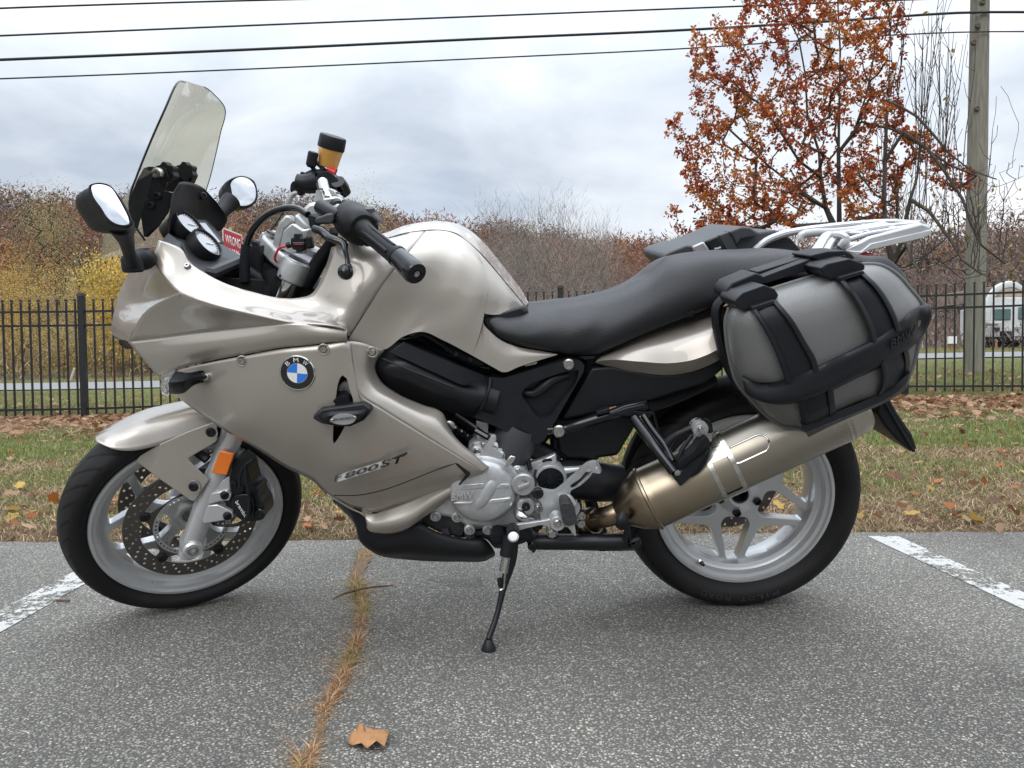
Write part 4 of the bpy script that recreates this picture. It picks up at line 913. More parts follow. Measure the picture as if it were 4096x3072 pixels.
# ---- tank ----
tcols = [
 [Bc(1300, 779, .09), Bc(1160, 950, .17), Bc(1000, 1150, .20), Bc(860, 1370, .213), Bc(720, 1590, .225)],
 [Bc(1400, 777, .088), Bc(1310, 960, .165), Bc(1190, 1180, .185), Bc(1080, 1430, .19), Bc(1000, 1652, .20)],
 [Bc(1500, 795, .086), Bc(1460, 980, .155), Bc(1370, 1200, .178), Bc(1260, 1400, .188), Bc(1130, 1560, .195)],
 [Bc(1560, 825, .085), Bc(1580, 1000, .15), Bc(1540, 1210, .175), Bc(1420, 1400, .185), Bc(1265, 1524, .195)],
 [Bc(1620, 870, .084), Bc(1680, 1060, .145), Bc(1670, 1260, .172), Bc(1590, 1440, .185), Bc(1430, 1590, .192)],
 [Bc(1700, 945, .082), Bc(1760, 1160, .14), Bc(1735, 1340, .163), Bc(1700, 1520, .178), Bc(1640, 1700, .185)]]
tk = MB(); tk.grid(loft(tcols, 51, 24))
TANK = tk.obj('fuel_tank', PAINT, BIKE, smooth=60)
t2 = MB(); t2.grid(loft([
 [Bc(1700, 945, .082), Bc(1760, 1160, .14), Bc(1728, 1390, .167)],
 [Bc(1800, 1060, .08), Bc(1840, 1220, .125), Bc(1800, 1400, .152)],
 [Bc(1900, 1180, .078), Bc(1930, 1280, .105), Bc(1910, 1376, .125)],
 [Bc(1980, 1275, .07), Bc(1990, 1320, .08), Bc(1980, 1360, .095)],
 [Bc(2030, 1335, .06), Bc(2030, 1342, .062), Bc(2030, 1350, .065)]], 25, 12))
t3 = MB(); t3.grid(loft([
 [Bc(1728, 1390, .167), Bc(1705, 1520, .178), Bc(1640, 1700, .185)],
 [Bc(1722, 1465, .170), Bc(1720, 1600, .178), Bc(1720, 1745, .184)],
 [Bc(1770, 1522, .168), Bc(1780, 1660, .178), Bc(1800, 1790, .182)],
 [Bc(1870, 1598, .165), Bc(1870, 1700, .175), Bc(1862, 1822, .18)],
 [Bc(1970, 1635, .163), Bc(1990, 1700, .173), Bc(1990, 1780, .176)],
 [Bc(2120, 1662, .160), Bc(2130, 1695, .168), Bc(2130, 1735, .170)],
 [Bc(2262, 1688, .158), Bc(2266, 1692, .16), Bc(2260, 1697, .16)]], 31, 10))
t2.obj('tank_panel', PAINT, TANK, smooth=60); t3.obj('tank_panel', PAINT, TANK, smooth=60)
st_ = MB(); rowsS = [
 [Bc(720, 850, .06), Bc(722, 868, .10), Bc(725, 882, .148)],
 [Bc(870, 812, .0), Bc(872, 832, .06), Bc(880, 845, .13)],
 [Bc(1000, 795, 0), Bc(1003, 815, .06), Bc(1010, 835, .112)],
 [Bc(1120, 748, 0), Bc(1130, 773, .055), Bc(1140, 800, .10)],
 [Bc(1220, 724, 0), Bc(1225, 750, .05), Bc(1230, 786, .09)],
 [Bc(1320, 711, 0), Bc(1330, 740, .05), Bc(1335, 776, .088)],
 [Bc(1430, 711, 0), Bc(1430, 740, .05), Bc(1430, 780, .086)],
 [Bc(1540, 733, 0), Bc(1530, 765, .05), Bc(1515, 800, .085)],
 [Bc(1640, 790, 0), Bc(1625, 830, .05), Bc(1605, 862, .084)],
 [Bc(1740, 885, 0), Bc(1725, 930, .05), Bc(1700, 948, .082)],
 [Bc(1850, 1018, 0), Bc(1830, 1060, .05), Bc(1800, 1062, .08)],
 [Bc(1950, 1145, 0), Bc(1930, 1180, .05), Bc(1900, 1182, .078)],
 [Bc(2015, 1235, 0), Bc(2000, 1265, .045), Bc(1980, 1278, .07)],
 [Bc(2050, 1305, 0), Bc(2045, 1320, .03), Bc(2030, 1338, .06)]]
st_.grid(loft(rowsS, 61, 10)); st_.obj('tank_cover', PAINT, TANK, smooth=60)
MB().tube(cr([r[-1] for r in rowsS[1:]], 60), .0016, 6, smooth=False).obj('cover_seam', DARK, TANK)
for s_ in (tk, t2, t3, st_): mirmb(s_).obj('tank_far_side', PAINT, TANK)
MB().lathe(Bc(1595, 820, .055), (BU*.75+BL*.4-BF*.4).normalized(), [(.011, -.001), (.011, .0015), (.009, .001), (.004, .002), (0, .0)], 20).obj('tank_screw', BOLT, TANK)
MB().plate(FL('D', [(1660, 490, .165), (1665, 478, .165), (1745, 455, .165), (1750, 463, .165), (1740, 472, .165)]), .02).obj('tank_clip', PAINT, TANK)
# black bodywork behind the panels so nothing shows through
CORE = MB().plate(FL('D', [(330, 560, .10), (640, 330, .10), (900, 200, .10), (1150, 220, .10), (1500, 380, .10), (1900, 330, .10), (2150, 380, .10), (2100, 560, .11), (1900, 950, .10), (1750, 1120, .10), (1300, 1150, .1), (1000, 1300, .10), (600, 1200, .10), (300, 1000, .10)]), .20).obj('engine_bay', DARK, BIKE, smooth=0)
MB().plate(FL('C', [(1030, 420, .10), (1150, 380, .10), (1400, 400, .1), (1700, 420, .1), (1950, 470, .1), (2200, 600, .1), (2500, 700, .10), (2500, 1100, .10), (2200, 1500, .10), (1500, 1300, .10), (1250, 1100, .1), (900, 900, .1), (800, 600, .1)]), .20).obj('inner_structure', DARK, CORE, smooth=0)
# radiator and clutter behind the fork
for pts_, w_, r_ in (([(1420, 330), (1600, 420), (1640, 300)], .05, .02), ([(1500, 160), (1530, 300), (1560, 480)], .03, .025), ([(1240, 400), (1400, 350), (1450, 330)], .06, .012), ([(1900, 420), (1950, 330), (2020, 250)], .09, .014), ([(1620, 330), (1650, 420), (1620, 540)], .10, .02)):
    MB().tube([F('C', x, y, w_) for x, y in pts_], r_, 12).obj('wiring_loom', BLK, CORE)
prism('C', [(1480, 110), (1530, 110), (1640, 220), (1660, 330), (1600, 500), (1440, 470), (1430, 300)], .0, .06, BLKM, CORE, 'abs_unit', .006)
prism('Q', [(1740, 830), (1830, 870), (1870, 930), (1720, 1120), (1640, 1100)], -.02, .03, BLK, CORE, 'headstock_bracket', .004)
# wires in the arch opening
for a, m_, r_ in (([(740, 300), (850, 290), (1000, 370), (1150, 430), (1280, 480), (1400, 500)], BLKG, .004), ([(820, 280), (900, 250), (1000, 300), (1150, 400)], BLKM, .006), ([(1080, 350), (1200, 420), (1350, 470)], BLKM, .009)):
    MB().tube([F('D', x, y, .15) for x, y in a], r_, 8).obj('frame_cable', m_, CORE)
for x, y in ((1152, 398), (1258, 438)): bolt(CORE, F('D', x, y, .16), .006, None, 'bolt', BLKG)
# frame spar
spc = [
 [Dq(558, 440, .16), Dq(549, 490, .165), Dq(560, 545, .16)],
 [Dq(600, 395, .15), Dq(590, 500, .188), Dq(600, 610, .15)],
 [Dq(660, 345, .15), Dq(660, 500, .195), Dq(690, 675, .15)],
 [Dq(760, 305, .15), Dq(780, 500, .197), Dq(800, 725, .15)],
 [Dq(900, 350, .15), Dq(900, 560, .197), Dq(930, 780, .15)],
 [Dq(1100, 440, .15), Dq(1080, 650, .197), Dq(1090, 820, .15)],
 [Dq(1280, 520, .15), Dq(1230, 700, .195), Dq(1200, 850, .15)],
 [Dq(1410, 568, .15), Dq(1360, 730, .19), Dq(1290, 868, .15)],
 [Dq(1500, 578, .15), Dq(1450, 770, .187), Dq(1420, 915, .15)]]
sp_ = MB(); sp_.grid(loft(spc, 45, 16)); SPAR = sp_.obj('frame_spar', BLKM, BIKE, smooth=60)
MB().plate(FL('D', [(655, 385, .198), (760, 312, .190), (1362, 572, .198), (1355, 585, .2), (1215, 632, .2), (1180, 625, .2)]), .012).obj('spar_panel', BLKM, SPAR, bevel=.004)
MB().tube(cr(FL('D', [(600, 428, .193), (900, 550, .199), (1140, 645, .197)]), 12), .0014, 6, smooth=False).obj('spar_line', GREYP, SPAR)
MB().tube(cr(FL('D', [(1405, 570, .17), (1385, 690, .190), (1340, 790, .186), (1290, 865, .16)]), 26), [.0028+.0011*(i % 2) for i in range(26)], 8, smooth=False).obj('weld_seam', BLKM, SPAR)
pv = MB().plate(FL('D', [(1410, 568, .17), (1500, 575, .172), (1650, 535, .172), (1985, 434, .172), (2060, 450, .172), (2097, 480, .172), (2090, 530, .172), (1880, 900, .172), (1800, 1035, .172), (1760, 1065, .172), (1700, 1040, .172), (1560, 985, .172), (1290, 866, .172)]), .035).obj('frame_plate', BLKM, None, bevel=0)
cutter(pv, cr(FL('D', [(1635, 690, .172), (1690, 625, .172), (1800, 580, .172), (1990, 525, .172), (2055, 520, .172), (2050, 560, .172), (1900, 780, .172), (1830, 865, .172), (1770, 872, .172), (1720, 830, .172), (1680, 770, .172)]), 36, closed=True), near=.02, far=.024)
md = pv.modifiers.new('bevel', 'BEVEL'); md.width = .004; md.segments = 2; md.limit_method = 'ANGLE'; pv.data.shade_smooth(); pv.data.set_sharp_from_angle(angle=R(35)); attach(pv, SPAR)
MB().tube(FL('D', [(1640, 680, .150), (1720, 690, .154), (1800, 640, .157), (1860, 590, .155), (1980, 555, .150)]), [.009, .012, .013, .012, .008], 12).obj('plate_rib', BLKM, SPAR)
# dark interior of the recess: a small bowl
bolt(SPAR, Dq(1980, 475, .173), .0135, None, 'frame_bolt', BOLT, .007)
prism('D', [(1560, 980), (1760, 1060), (1900, 1130), (1940, 1160), (1900, 1240), (1700, 1180), (1600, 1080)], .14, .05, BLKM, SPAR, 'pivot_plate', .01)
prism('D', [(2212, 400), (2100, 430), (2090, 560), (1900, 880), (1840, 1080), (1950, 1200), (2212, 1190)], .12, .1, BLK, SPAR, 'battery_box', .01)
# ---- engine ----
mats_text = mat('raised_casting', (.62, .62, .62), .35, .6)
ec = F('G', 980, 487, .20)
ENG = MB().lathe(ec, BL, [(.0, .018), (.048, .018), (.066, .014), (.074, .008), (.0775, .0), (.080, -.006), (.083, -.010), (.088, -.012), (.090, -.04)], 72).obj('engine_cover', CAST, BIKE, smooth=30)
def ridge(pts_, w=.219, th=.008, nm='cover_rib'): return MB().plate(FL('G', [(x, y, w) for x, y in pts_]), th).obj(nm, CAST, ENG, bevel=.003, segs=2)
ridge([(835, 440), (985, 428), (995, 440), (985, 470), (890, 480), (800, 478)]); ridge([(1075, 465), (1115, 435), (1170, 435), (1188, 450), (1170, 462), (1080, 470)])
ridge([(985, 580), (1040, 548), (1180, 535), (1193, 545), (1150, 568), (1000, 590)]); ridge([(757, 575), (790, 568), (905, 565), (908, 578), (880, 592), (780, 590)])
MB().tube(FL('G', [(1120, 330, .2), (1050, 440, .216), (970, 570, .217), (880, 670, .208)]), [.010, .014, .013, .009], 12, flat=.4, up=BL).obj('cover_spine', CAST, ENG)
text('cover_text', 'BMW', F('G', 748, 555, .217), F('G', 905, 540, .219), F('G', 752, 505, .217), mats_text, ENG, .0035)
prism('G', [(860, 150), (930, 120), (1010, 110), (1130, 140), (1230, 220), (1290, 320), (1330, 430), (1390, 560), (1400, 700), (1300, 730), (1200, 760), (1040, 775), (860, 760), (770, 700), (560, 660), (720, 400), (900, 300)], .172, .10, CAST, ENG, 'crankcase', .012)
prism('G', [(560, 670), (640, 640), (860, 700), (870, 790), (1010, 770), (1200, 740), (1420, 720), (1400, 800), (1290, 880), (1150, 925), (1060, 920), (1010, 850), (800, 840), (650, 800), (500, 720)], .14, .12, GREYP, ENG, 'oil_sump', .01)
for x, y, w in ((937, 195, .18), (1112, 232, .18), (1232, 340, .18), (1302, 497, .18), (630, 675, .175), (790, 683, .175), (882, 776, .175), (1018, 775, .175), (1378, 617, .175), (1490, 797, .195)):
    MB().lathe(F('G', x, y, w), BL, [(.0135, -.03), (.0135, -.001), (.0105, .002), (.0085, .002)], 18).obj('bolt_boss', CAST, ENG); bolt(ENG, F('G', x, y, w+.001), .0082, None, 'bolt', BOLT)
MB().tube(FL('G', [(935, 130, .165), (945, 190, .17)]), .014, 12).obj('cast_pillar', CAST, ENG); MB().tube(FL('G', [(1110, 170, .165), (1112, 225, .17)]), .014, 12).obj('cast_pillar', CAST, ENG)
prism('G', [(955, 220), (1020, 120), (1045, 75), (1075, 80), (1080, 110), (1045, 160), (1090, 190), (1130, 230), (1110, 250), (960, 225)], .19, .012, CAST, ENG, 'cable_bracket', .004)
prism('G', [(1140, 290), (1180, 225), (1225, 235), (1215, 260), (1165, 315), (1140, 310)], .215, .008, CHROME, ENG, 'clutch_arm', .003)
MB().tube(FL('G', [(780, -80, .15), (900, 0, .16), (1010, 80, .18)]), .005, 8).obj('clutch_cable', BLKM, ENG)
MB().tube(FL('G', [(930, 40, .17), (1020, 92, .185)]), .008, 8).obj('cable_adjuster', BLKG, ENG)
prism('D', [(1300, 890), (1390, 905), (1385, 985), (1500, 1000), (1480, 1040), (1300, 1030)], .15, .01, PLATEM, ENG, 'heat_shield', .002)
for x, y, r_ in ((1105, 930, .013), (1150, 960, .011), (1200, 985, .01), (1245, 1015, .009), (1165, 855, .008)): MB().lathe(F('D', x, y, .135), BL, [(r_, -.03), (r_, .0), (r_*.5, .004), (0, .004)], 14).obj('pipe_fitting', BLKG if r_ < .012 else BOLT, ENG)
MB().lathe(F('G', 1200, 140, .13), FA, [(.05, -.05), (.055, 0), (.05, .05)], 32).obj('starter_motor', GREYP, ENG)
for pts_, r_, m_ in (([(1180, 60, .13), (1260, 130, .14), (1300, 230, .15), (1330, 330, .16)], .006, BLK), ([(1010, 95, .14), (1100, 60, .13), (1230, 90, .13)], .007, BLKG), ([(1440, 600, .21), (1430, 680, .215), (1400, 760, .2)], .005, BLK), ([(1380, 330, .17), (1360, 420, .18), (1345, 500, .2)], .006, BLK), ([(1290, 690, .2), (1330, 740, .2), (1400, 740, .19)], .006, BLK), ([(700, 760, .15), (720, 830, .15)], .010, GREYP), ([(885, 790, .16), (890, 850, .15)], .012, GREYP)):
    MB().tube(FL('G', pts_), r_, 8).obj('hose', m_, ENG)
# oil cap
oc = F('G', 1278, 440, .215)
MB().lathe(oc, BL, [(0, .004), (.024, .004), (.027, .0), (.027, -.016), (.022, -.03)], 32).obj('oil_cap', PLATEM, ENG); MB().box(oc+BL*.006, (F('G', 1330, 400, .215)-F('G', 1230, 440, .215))*.42, BU*.004, BL*.005).obj('cap_grip', PLATEM, ENG, bevel=.001)
text('cap_text', 'OIL', F('G', 1268, 415, .2215), F('G', 1312, 428, .2215), F('G', 1272, 400, .2215), GREYP, ENG, .0006)
# sensor fitting
MB().lathe(F('G', 1297, 598, .20), BL, [(.022, -.03), (.022, .004), (.019, .008), (.0125, .008), (.012, .013), (0, .013)], 28).obj('oil_fitting', CAST, ENG)
MB().lathe(F('G', 1297, 598, .21), BL, [(.010, 0), (.010, .006), (.004, .006), (0, .002)], 16).obj('fitting_bolt', BLKM, ENG)
MB().tube(FL('G', [(1250, 640, .20), (1262, 672, .215), (1350, 700, .215)]), [.016, .013, .0085], 14).obj('shift_rod_joint', CHROME, ENG)
# swingarm pivot and swingarm
MB().lathe(F('G', 1478, 405, .175), BL, [(.040, -.06), (.040, .0), (.0365, .005), (.032, .005), (.031, -.002)], 48).obj('swingarm_pivot', CAST, BIKE)
MB().lathe(F('G', 1478, 405, .175), BL, [(.031, -.004), (.029, .001), (.010, .003), (.009, .005), (0, .005)], 36).obj('pivot_cap', BLK, BIKE)
for k in range(12):
    a = k*math.pi/6; p = F('G', 1478, 405, .1785); d = BU*math.cos(a)+BF*math.sin(a); MB().box(p+d*.018, d*.008, BL.cross(d)*.0012, BL*.002).obj('cap_fin', BLK, None, smooth=0).parent = bpy.data.objects['pivot_cap']
SW = MB().tube(FL('G', [(1440, 400, .13), (1620, 400, .13), (1820, 420, .12), (2000, 430, .11)]), [.045, .05, .05, .045], 18, flat=.8, up=BL).obj('swingarm', BLKM, BIKE)
MB().plate(FL('G', [(1520, 340, .165), (1560, 320, .165), (1850, 300, .15), (1900, 480, .15), (1650, 500, .16), (1540, 460, .165)]), .06).obj('swingarm_casting', SILVER, SW, bevel=.015, segs=3)
prism('G', [(1270, 300), (1400, 260), (1520, 210), (1530, 300), (1400, 300), (1380, 420), (1330, 420)], .155, .02, CAST, SW, 'pivot_bracket', .004)
MB().plate(cr(FL('G', [(1415, 265, .156), (1445, 250, .156), (1490, 255, .156), (1480, 280, .156), (1430, 285, .156)]), 20, closed=True), .002).obj('bracket_slot', DARK, SW)
# footrest plate
fp = MB().plate(cr(FL('G', [(1350, 480, .225), (1370, 468, .225), (1440, 480, .225), (1510, 485, .225), (1560, 450, .225), (1640, 380, .225), (1795, 270, .23), (1815, 270, .23), (1818, 285, .23), (1785, 360, .228), (1700, 445, .225), (1625, 495, .225), (1630, 540, .225), (1698, 605, .225), (1690, 640, .225), (1640, 690, .225), (1570, 720, .225), (1520, 690, .225), (1420, 700, .225), (1408, 690, .225), (1425, 620, .225), (1400, 560, .225), (1355, 520, .225)]), 90, closed=True), .011).obj('footrest_plate', CAST, None)
cutter(fp, cr(FL('G', [(1625, 460, .225), (1690, 400, .225), (1775, 325, .225), (1780, 335, .225), (1750, 380, .225), (1690, 440, .225), (1640, 470, .225)]), 30, closed=True), near=.03, far=.03)
md = fp.modifiers.new('bevel', 'BEVEL'); md.width = .003; md.segments = 2; md.limit_method = 'ANGLE'; fp.data.shade_smooth(); fp.data.set_sharp_from_angle(angle=R(35)); attach(fp, BIKE)
bolt(fp, F('G', 1385, 503, .226), .013, None, 'bolt', BLKM, .006)
MB().tube(FL('G', [(1560, 560, .232), (1600, 545, .24), (1640, 590, .24)]), .012, 10).obj('footpeg_bracket', CAST, fp)
# rubber rider peg pointing at the camera
pg = MB(); pg.grid(loft([FL('G', [(1555, 590, .24), (1600, 578, .25), (1648, 605, .24)]), FL('G', [(1560, 640, .30), (1605, 620, .31), (1655, 640, .30)]), FL('G', [(1580, 735, .33), (1615, 745, .335), (1660, 730, .33)])], 9, 8))
PEG = MB().plate(cr(FL('G', [(1550, 610, .29), (1560, 585, .29), (1620, 580, .29), (1650, 620, .29), (1662, 730, .29), (1600, 745, .29), (1575, 730, .29), (1560, 660, .29)]), 30, closed=True), .05).obj('footpeg', mat('worn_rubber', (.035, .035, .038), .5, bump=(90, .9, .004)), BIKE, bevel=.008, segs=3)
MB().plate(FL('G', [(1595, 745, .285), (1655, 730, .285), (1672, 820, .285), (1655, 825, .285), (1625, 780, .285)]), .02).obj('peg_feeler', PLATEM, PEG, bevel=.003)
# gear lever
GL = MB().plate(cr(FL('G', [(1180, 745, .27), (1220, 735, .27), (1300, 725, .27), (1430, 705, .265), (1530, 695, .265), (1558, 715, .265), (1550, 745, .265), (1505, 800, .265), (1480, 815, .265), (1462, 795, .265), (1465, 760, .265), (1440, 745, .265), (1330, 758, .27), (1200, 772, .27)]), 50, closed=True), .010).obj('gear_lever', CAST, BIKE, bevel=.003)
MB().lathe(F('G', 1530, 722, .27), BL, [(0, .006), (.016, .006), (.018, .003), (.018, -.03)], 24).obj('lever_pivot', CAST, GL); bolt(GL, F('G', 1530, 725, .277), .009, None, 'bolt', BOLT)
MB().lathe(F('G', 1490, 797, .268), BL, [(0, .008), (.009, .008), (.0105, .006), (.0105, 0)], 6).obj('lever_nut', BOLT, GL)
MB().tube([F('G', 1200, 765, .27), F('G', 1203, 815, .325)], .0145, 16).obj('toe_rubber', RUBS, GL); MB().lathe(F('G', 1204, 822, .325), (CAMP-F('G', 1204, 822, .325)).normalized(), [(0, .006), (.009, .005), (.0125, .0), (.0125, -.006)], 20).obj('toe_cap', WHITE, GL)
MB().tube(FL('G', [(1525, 650, .25), (1530, 715, .255)]), .012, 12).obj('lever_boss', CAST, GL)
for x, y in ((1090, 828), (1290, 800)): MB().lathe(F('G', x, y, .2), BL, [(0, .008), (.010, .008), (.011, .004), (.018, .003), (.019, -.04)], 20).obj('stand_bolt', BLK, ENG)
# side stand
foot = PZ(FR['G'][0]+1022*K_, FR['G'][1]+1640*K_, .006)
ssp = [F('G', 1200, 830, .20), F('G', 1190, 960, .21), F('G', 1190, 960, .21).lerp(foot, .35), F('G', 1190, 960, .21).lerp(foot, .7), foot+Vector((0, 0, .02))]
SS = MB().tube(ssp, [.015, .014, .0085, .0068, .0075], 14).obj('side_stand', BLKM, BIKE)
MB().lathe(foot-Vector((0, 0, .010)), (0, 0, 1), [(0, 0), (.017, 0), (.018, .007), (.013, .018), (.008, .03), (0, .03)], 10, up=(1, 0, 0)).obj('stand_foot', BLKM, SS, bevel=.002)
prism('G', [(1160, 780), (1270, 800), (1290, 850), (1230, 870), (1215, 960), (1170, 990), (1150, 900)], .19, .03, BLKM, SS, 'stand_bracket', .006)
MB().tube(FL('G', [(1178, 830, .225), (1155, 965, .235)]), .017, 14).obj('spring_cover', BLK, SS)
sA, sB = F('G', 1153, 965, .24), F('G', 1132, 1085, .25); ax_ = (sB-sA).normalized(); ux = ax_.orthogonal().normalized(); uy = ax_.cross(ux)
MB().tube([sA.lerp(sB, t/120)+(ux*math.cos(t*2*math.pi/10)+uy*math.sin(t*2*math.pi/10))*.0095 for t in range(121)], .0021, 6, smooth=False).obj('stand_spring', CHROME, SS)
MB().tube(FL('G', [(1145, 1090, .25), (1138, 1150, .252), (1125, 1210, .254), (1105, 1215, .254), (1100, 1195, .254)]), .0024, 6).obj('spring_hook', CHROME, SS)
MB().tube(FL('G', [(1098, 1128, .25), (1105, 1160, .252), (1110, 1205, .25)]), [.005, .006, .003], 8).obj('stand_tang', BLKM, SS)
# centre stand
CSd = MB().tube(FL('G', [(1340, 860, .17), (1500, 862, .18), (1800, 860, .19), (2050, 855, .20)]), .0195, 14).obj('centre_stand', BLKM, BIKE)
MB().tube(FL('G', [(1340, 835, .12), (1500, 860, .06), (1900, 880, .0), (2100, 880, -.1)]), .018, 14).obj('stand_crossbar', BLKM, CSd)
prism('G', [(1305, 850), (1325, 812), (1360, 810), (1390, 850), (1390, 900), (1360, 945), (1345, 945), (1310, 890)], .185, .03, BLKM, CSd, 'stand_pivot', .006); bolt(CSd, F('G', 1343, 895, .187), .011, None, 'bolt', BLKG)
prism('G', [(2040, 640), (2065, 700), (2075, 860), (2140, 830), (2155, 880), (2130, 920), (2090, 905), (2045, 870), (2010, 860), (2030, 760), (2000, 760), (1990, 700), (2010, 640)], .235, .012, BLKM, CSd, 'stand_tang', .004)
MB().tube(FL('G', [(2020, 650, .26), (2010, 700, .27), (2010, 760, .25)]), [.011, .016, .009], 12, flat=.6, up=BL).obj('tang_pad', RUBS, CSd)
MB().tube(FL('G', [(1760, 510, .05), (1790, 620, .05), (1850, 800, .05), (1870, 910, .05)]), .016, 12).obj('shock_absorber', BLKM, BIKE)
for x, y in ((1580, 780), (1700, 800)): MB().tube(FL('G', [(x, y, .1), (x+5, y+60, .12)]), .018, 12).obj('linkage', BLKM, CSd)
# ---- exhaust ----
m0 = F('J', 722, 912, .205); m1 = F('J', 2285, 200, .235); MA = (m1-m0).normalized(); ML = (m1-m0).length
rA, rB = .0735, .070
MUF = MB().lathe(m0, MA, [(.0240, -.084), (.0250, -.080), (.030, -.075), (.044, -.058), (.060, -.036), (.0695, -.016), (rA, -.006), (rA, 0), (rA+.001, .002), (rA, .004), (rA, .02), (rB, ML-.06), (rB+.001, ML-.058), (rB, ML-.056), (rB, ML-.050), (rB+.001, ML-.048), (rB-.001, ML-.045), (rB-.005, ML-.008), (rB-.012, ML), (rB-.035, ML)], 72).obj('muffler', EXH, BIKE, smooth=30)
MB().lathe(m0, MA, [(rA+.0006, -.003), (rA+.0035, -.001), (rA+.0035, .004), (rA+.0006, .006)], 72).obj('muffler_band', EXH, MUF)
MB().lathe(m0, MA, [(rA-.03, ML-.004), (0, ML-.03)], 40).obj('muffler_outlet', DARK, MUF)
for s0 in (.305, .345):
    pass
# strap clamp
STRAPM = mat('dull_steel_strap', (.58, .57, .54), .22, 1.0, var=(30, .5, (.40, .38, .34)))
vdir = (BL - MA*BL.dot(MA)).normalized(); wdir = MA.cross(vdir)
def arc(s, a0, a1, r, n=24): return [m0+MA*s+(vdir*math.cos(a)+wdir*math.sin(a))*r for a in [a0+(a1-a0)*i/n for i in range(n+1)]]
sclamp = (F('J', 1290, 700, .27)-m0).dot(MA)
for ds in (-.030, .018):
    mb = MB(); rows_ = [arc(sclamp+ds, R(-110), R(110), .0735), arc(sclamp+ds, R(-110), R(110), .0752), arc(sclamp+ds+.010, R(-110), R(110), .0752), arc(sclamp+ds+.010, R(-110), R(110), .0735)]
    mb.grid(rows_, closeu=True); mb.obj('muffler_strap', STRAPM, MUF)
for a0, a1 in ((R(35), R(62)), (R(-62), R(-35))):
    MB().grid([arc(sclamp-.03, a0, a1, .0746), arc(sclamp+.020, a0, a1, .0746)]).obj('strap_link', STRAPM, MUF)
# stadium shaped stamped loop
mid_a = R(25)
# find which sign of wdir points up
sg = 1 if wdir.dot(BU) > 0 else -1
lp = []
ls0 = (F('J', 1290, 500, .27)-m0).dot(MA); ls1 = (F('J', 1545, 420, .27)-m0).dot(MA)
for i in range(0, 33):
    t = i/32*2*math.pi
    s_c = ls0+.012 if math.cos(t) < 0 else ls1-.012
    lp.append(m0+MA*(s_c+math.cos(t)*.02)+(vdir*math.cos(sg*(R(32)+math.sin(t)*.28))+wdir*math.sin(sg*(R(32)+math.sin(t)*.28)))*.0725)
lp.append(lp[0]); MB().tube(lp, .0022, 8, smooth=False).obj('stamped_loop', CHROME, MUF)
# header pipe
MB().tube([m0-MA*.078, m0-MA*.10, F('J', 390, 1050, .185), F('J', 290, 1085, .15), F('J', 220, 1090, .10)], [.0245, .0245, .025, .0255, .026], 28).obj('header_pipe', EXH, MUF)
pc = F('J', 300, 1080, .155); pa = (F('J', 400, 1060, .18)-F('J', 290, 1085, .15)).normalized()
MB().lathe(pc, pa, [(.028, -.012), (.033, -.012), (.034, -.006), (.031, 0), (.034, .006), (.033, .012), (.028, .012)], 36).obj('pipe_clamp', EXH, MUF)
for x, y in ((233, 1033), (230, 1092)): bolt(MUF, F('J', x, y, .19), .011, None, 'clamp_bolt', BOLT, .008)
prism('J', [(205, 940), (235, 940), (240, 1180), (210, 1180)], .17, .02, BLKM, MUF, 'clamp_stay', .003)
# hanger: silver roller
MB().lathe(F('J', 1110, 400, .27), BL, [(0, .010), (.006, .010), (.0075, .007), (.010, .007), (.011, .004), (.0165, .003), (.0175, 0), (.0175, -.03)], 40).obj('hanger_roller', PLATEM, MUF)
bolt(MUF, F('J', 1110, 402, .28), .006, None, 'bolt', BOLT)
prism('J', [(1060, 480), (1180, 400), (1200, 430), (1195, 490), (1130, 520), (1070, 515)], .245, .02, PLATEM, MUF, 'hanger_bracket', .003)
# ---- subframe and passenger pegs ----
SUB = MB().tube(FL('J', [(-20, 408, .165), (120, 395, .165), (200, 370, .17), (330, 330, .17), (430, 300, .17), (560, 250, .165), (700, 215, .15)]), [.010, .012, .013, .013, .013, .014, .014], 12).obj('subframe', BLKG, BIKE)
bolt(SUB, F('J', 65, 412, .18), .015, None, 'frame_bolt', BOLT, .008)
def Jt(pts_, r, nm, m=BLKG): return MB().tube(FL('J', pts_), r, 12).obj(nm, m, SUB)
prism('J', [(420, 292), (560, 240), (700, 212), (735, 245), (650, 265), (770, 278), (855, 540), (810, 480), (780, 470), (800, 430), (765, 300), (705, 300), (600, 310)], .185, .012, BLKM, SUB, 'peg_gusset', .003)
Jt([(620, 320, .19), (700, 430, .225), (820, 590, .27), (915, 715, .295)], .0125, 'peg_tube')
Jt([(690, 300, .18), (760, 410, .21), (850, 530, .25), (905, 640, .28)], .008, 'peg_tube')
Jt([(850, 520, .24), (900, 465, .245), (1000, 410, .25), (1060, 385, .25)], [.013, .009, .008, .010], 'peg_tube', BLKM)
Jt([(930, 650, .27), (980, 540, .265), (1050, 440, .26)], .005, 'peg_tube', BLKM)
Jt([(1050, 370, .25), (1110, 335, .25), (1165, 360, .25), (1180, 420, .25)], .007, 'peg_tube', BLKG)
prism('J', [(340, 275), (440, 243), (445, 275), (345, 300)], .19, .02, BLK, SUB, 'frame_pad', .003)
PP = MB().plate(cr(FL('J', [(945, 665, .29), (1060, 560, .29), (1160, 460, .29), (1175, 480, .29), (1178, 540, .29), (1070, 740, .29), (1020, 760, .29), (960, 720, .29)]), 40, closed=True), .035).obj('passenger_footpeg', RUBS, BIKE, bevel=.007, segs=3)
MB().plate(FL('J', [(900, 745, .30), (960, 705, .30), (1070, 740, .30), (1175, 545, .30), (1165, 575, .30), (1025, 770, .30), (965, 828, .30)]), .03).obj('peg_base', BLKM, PP, bevel=.004)
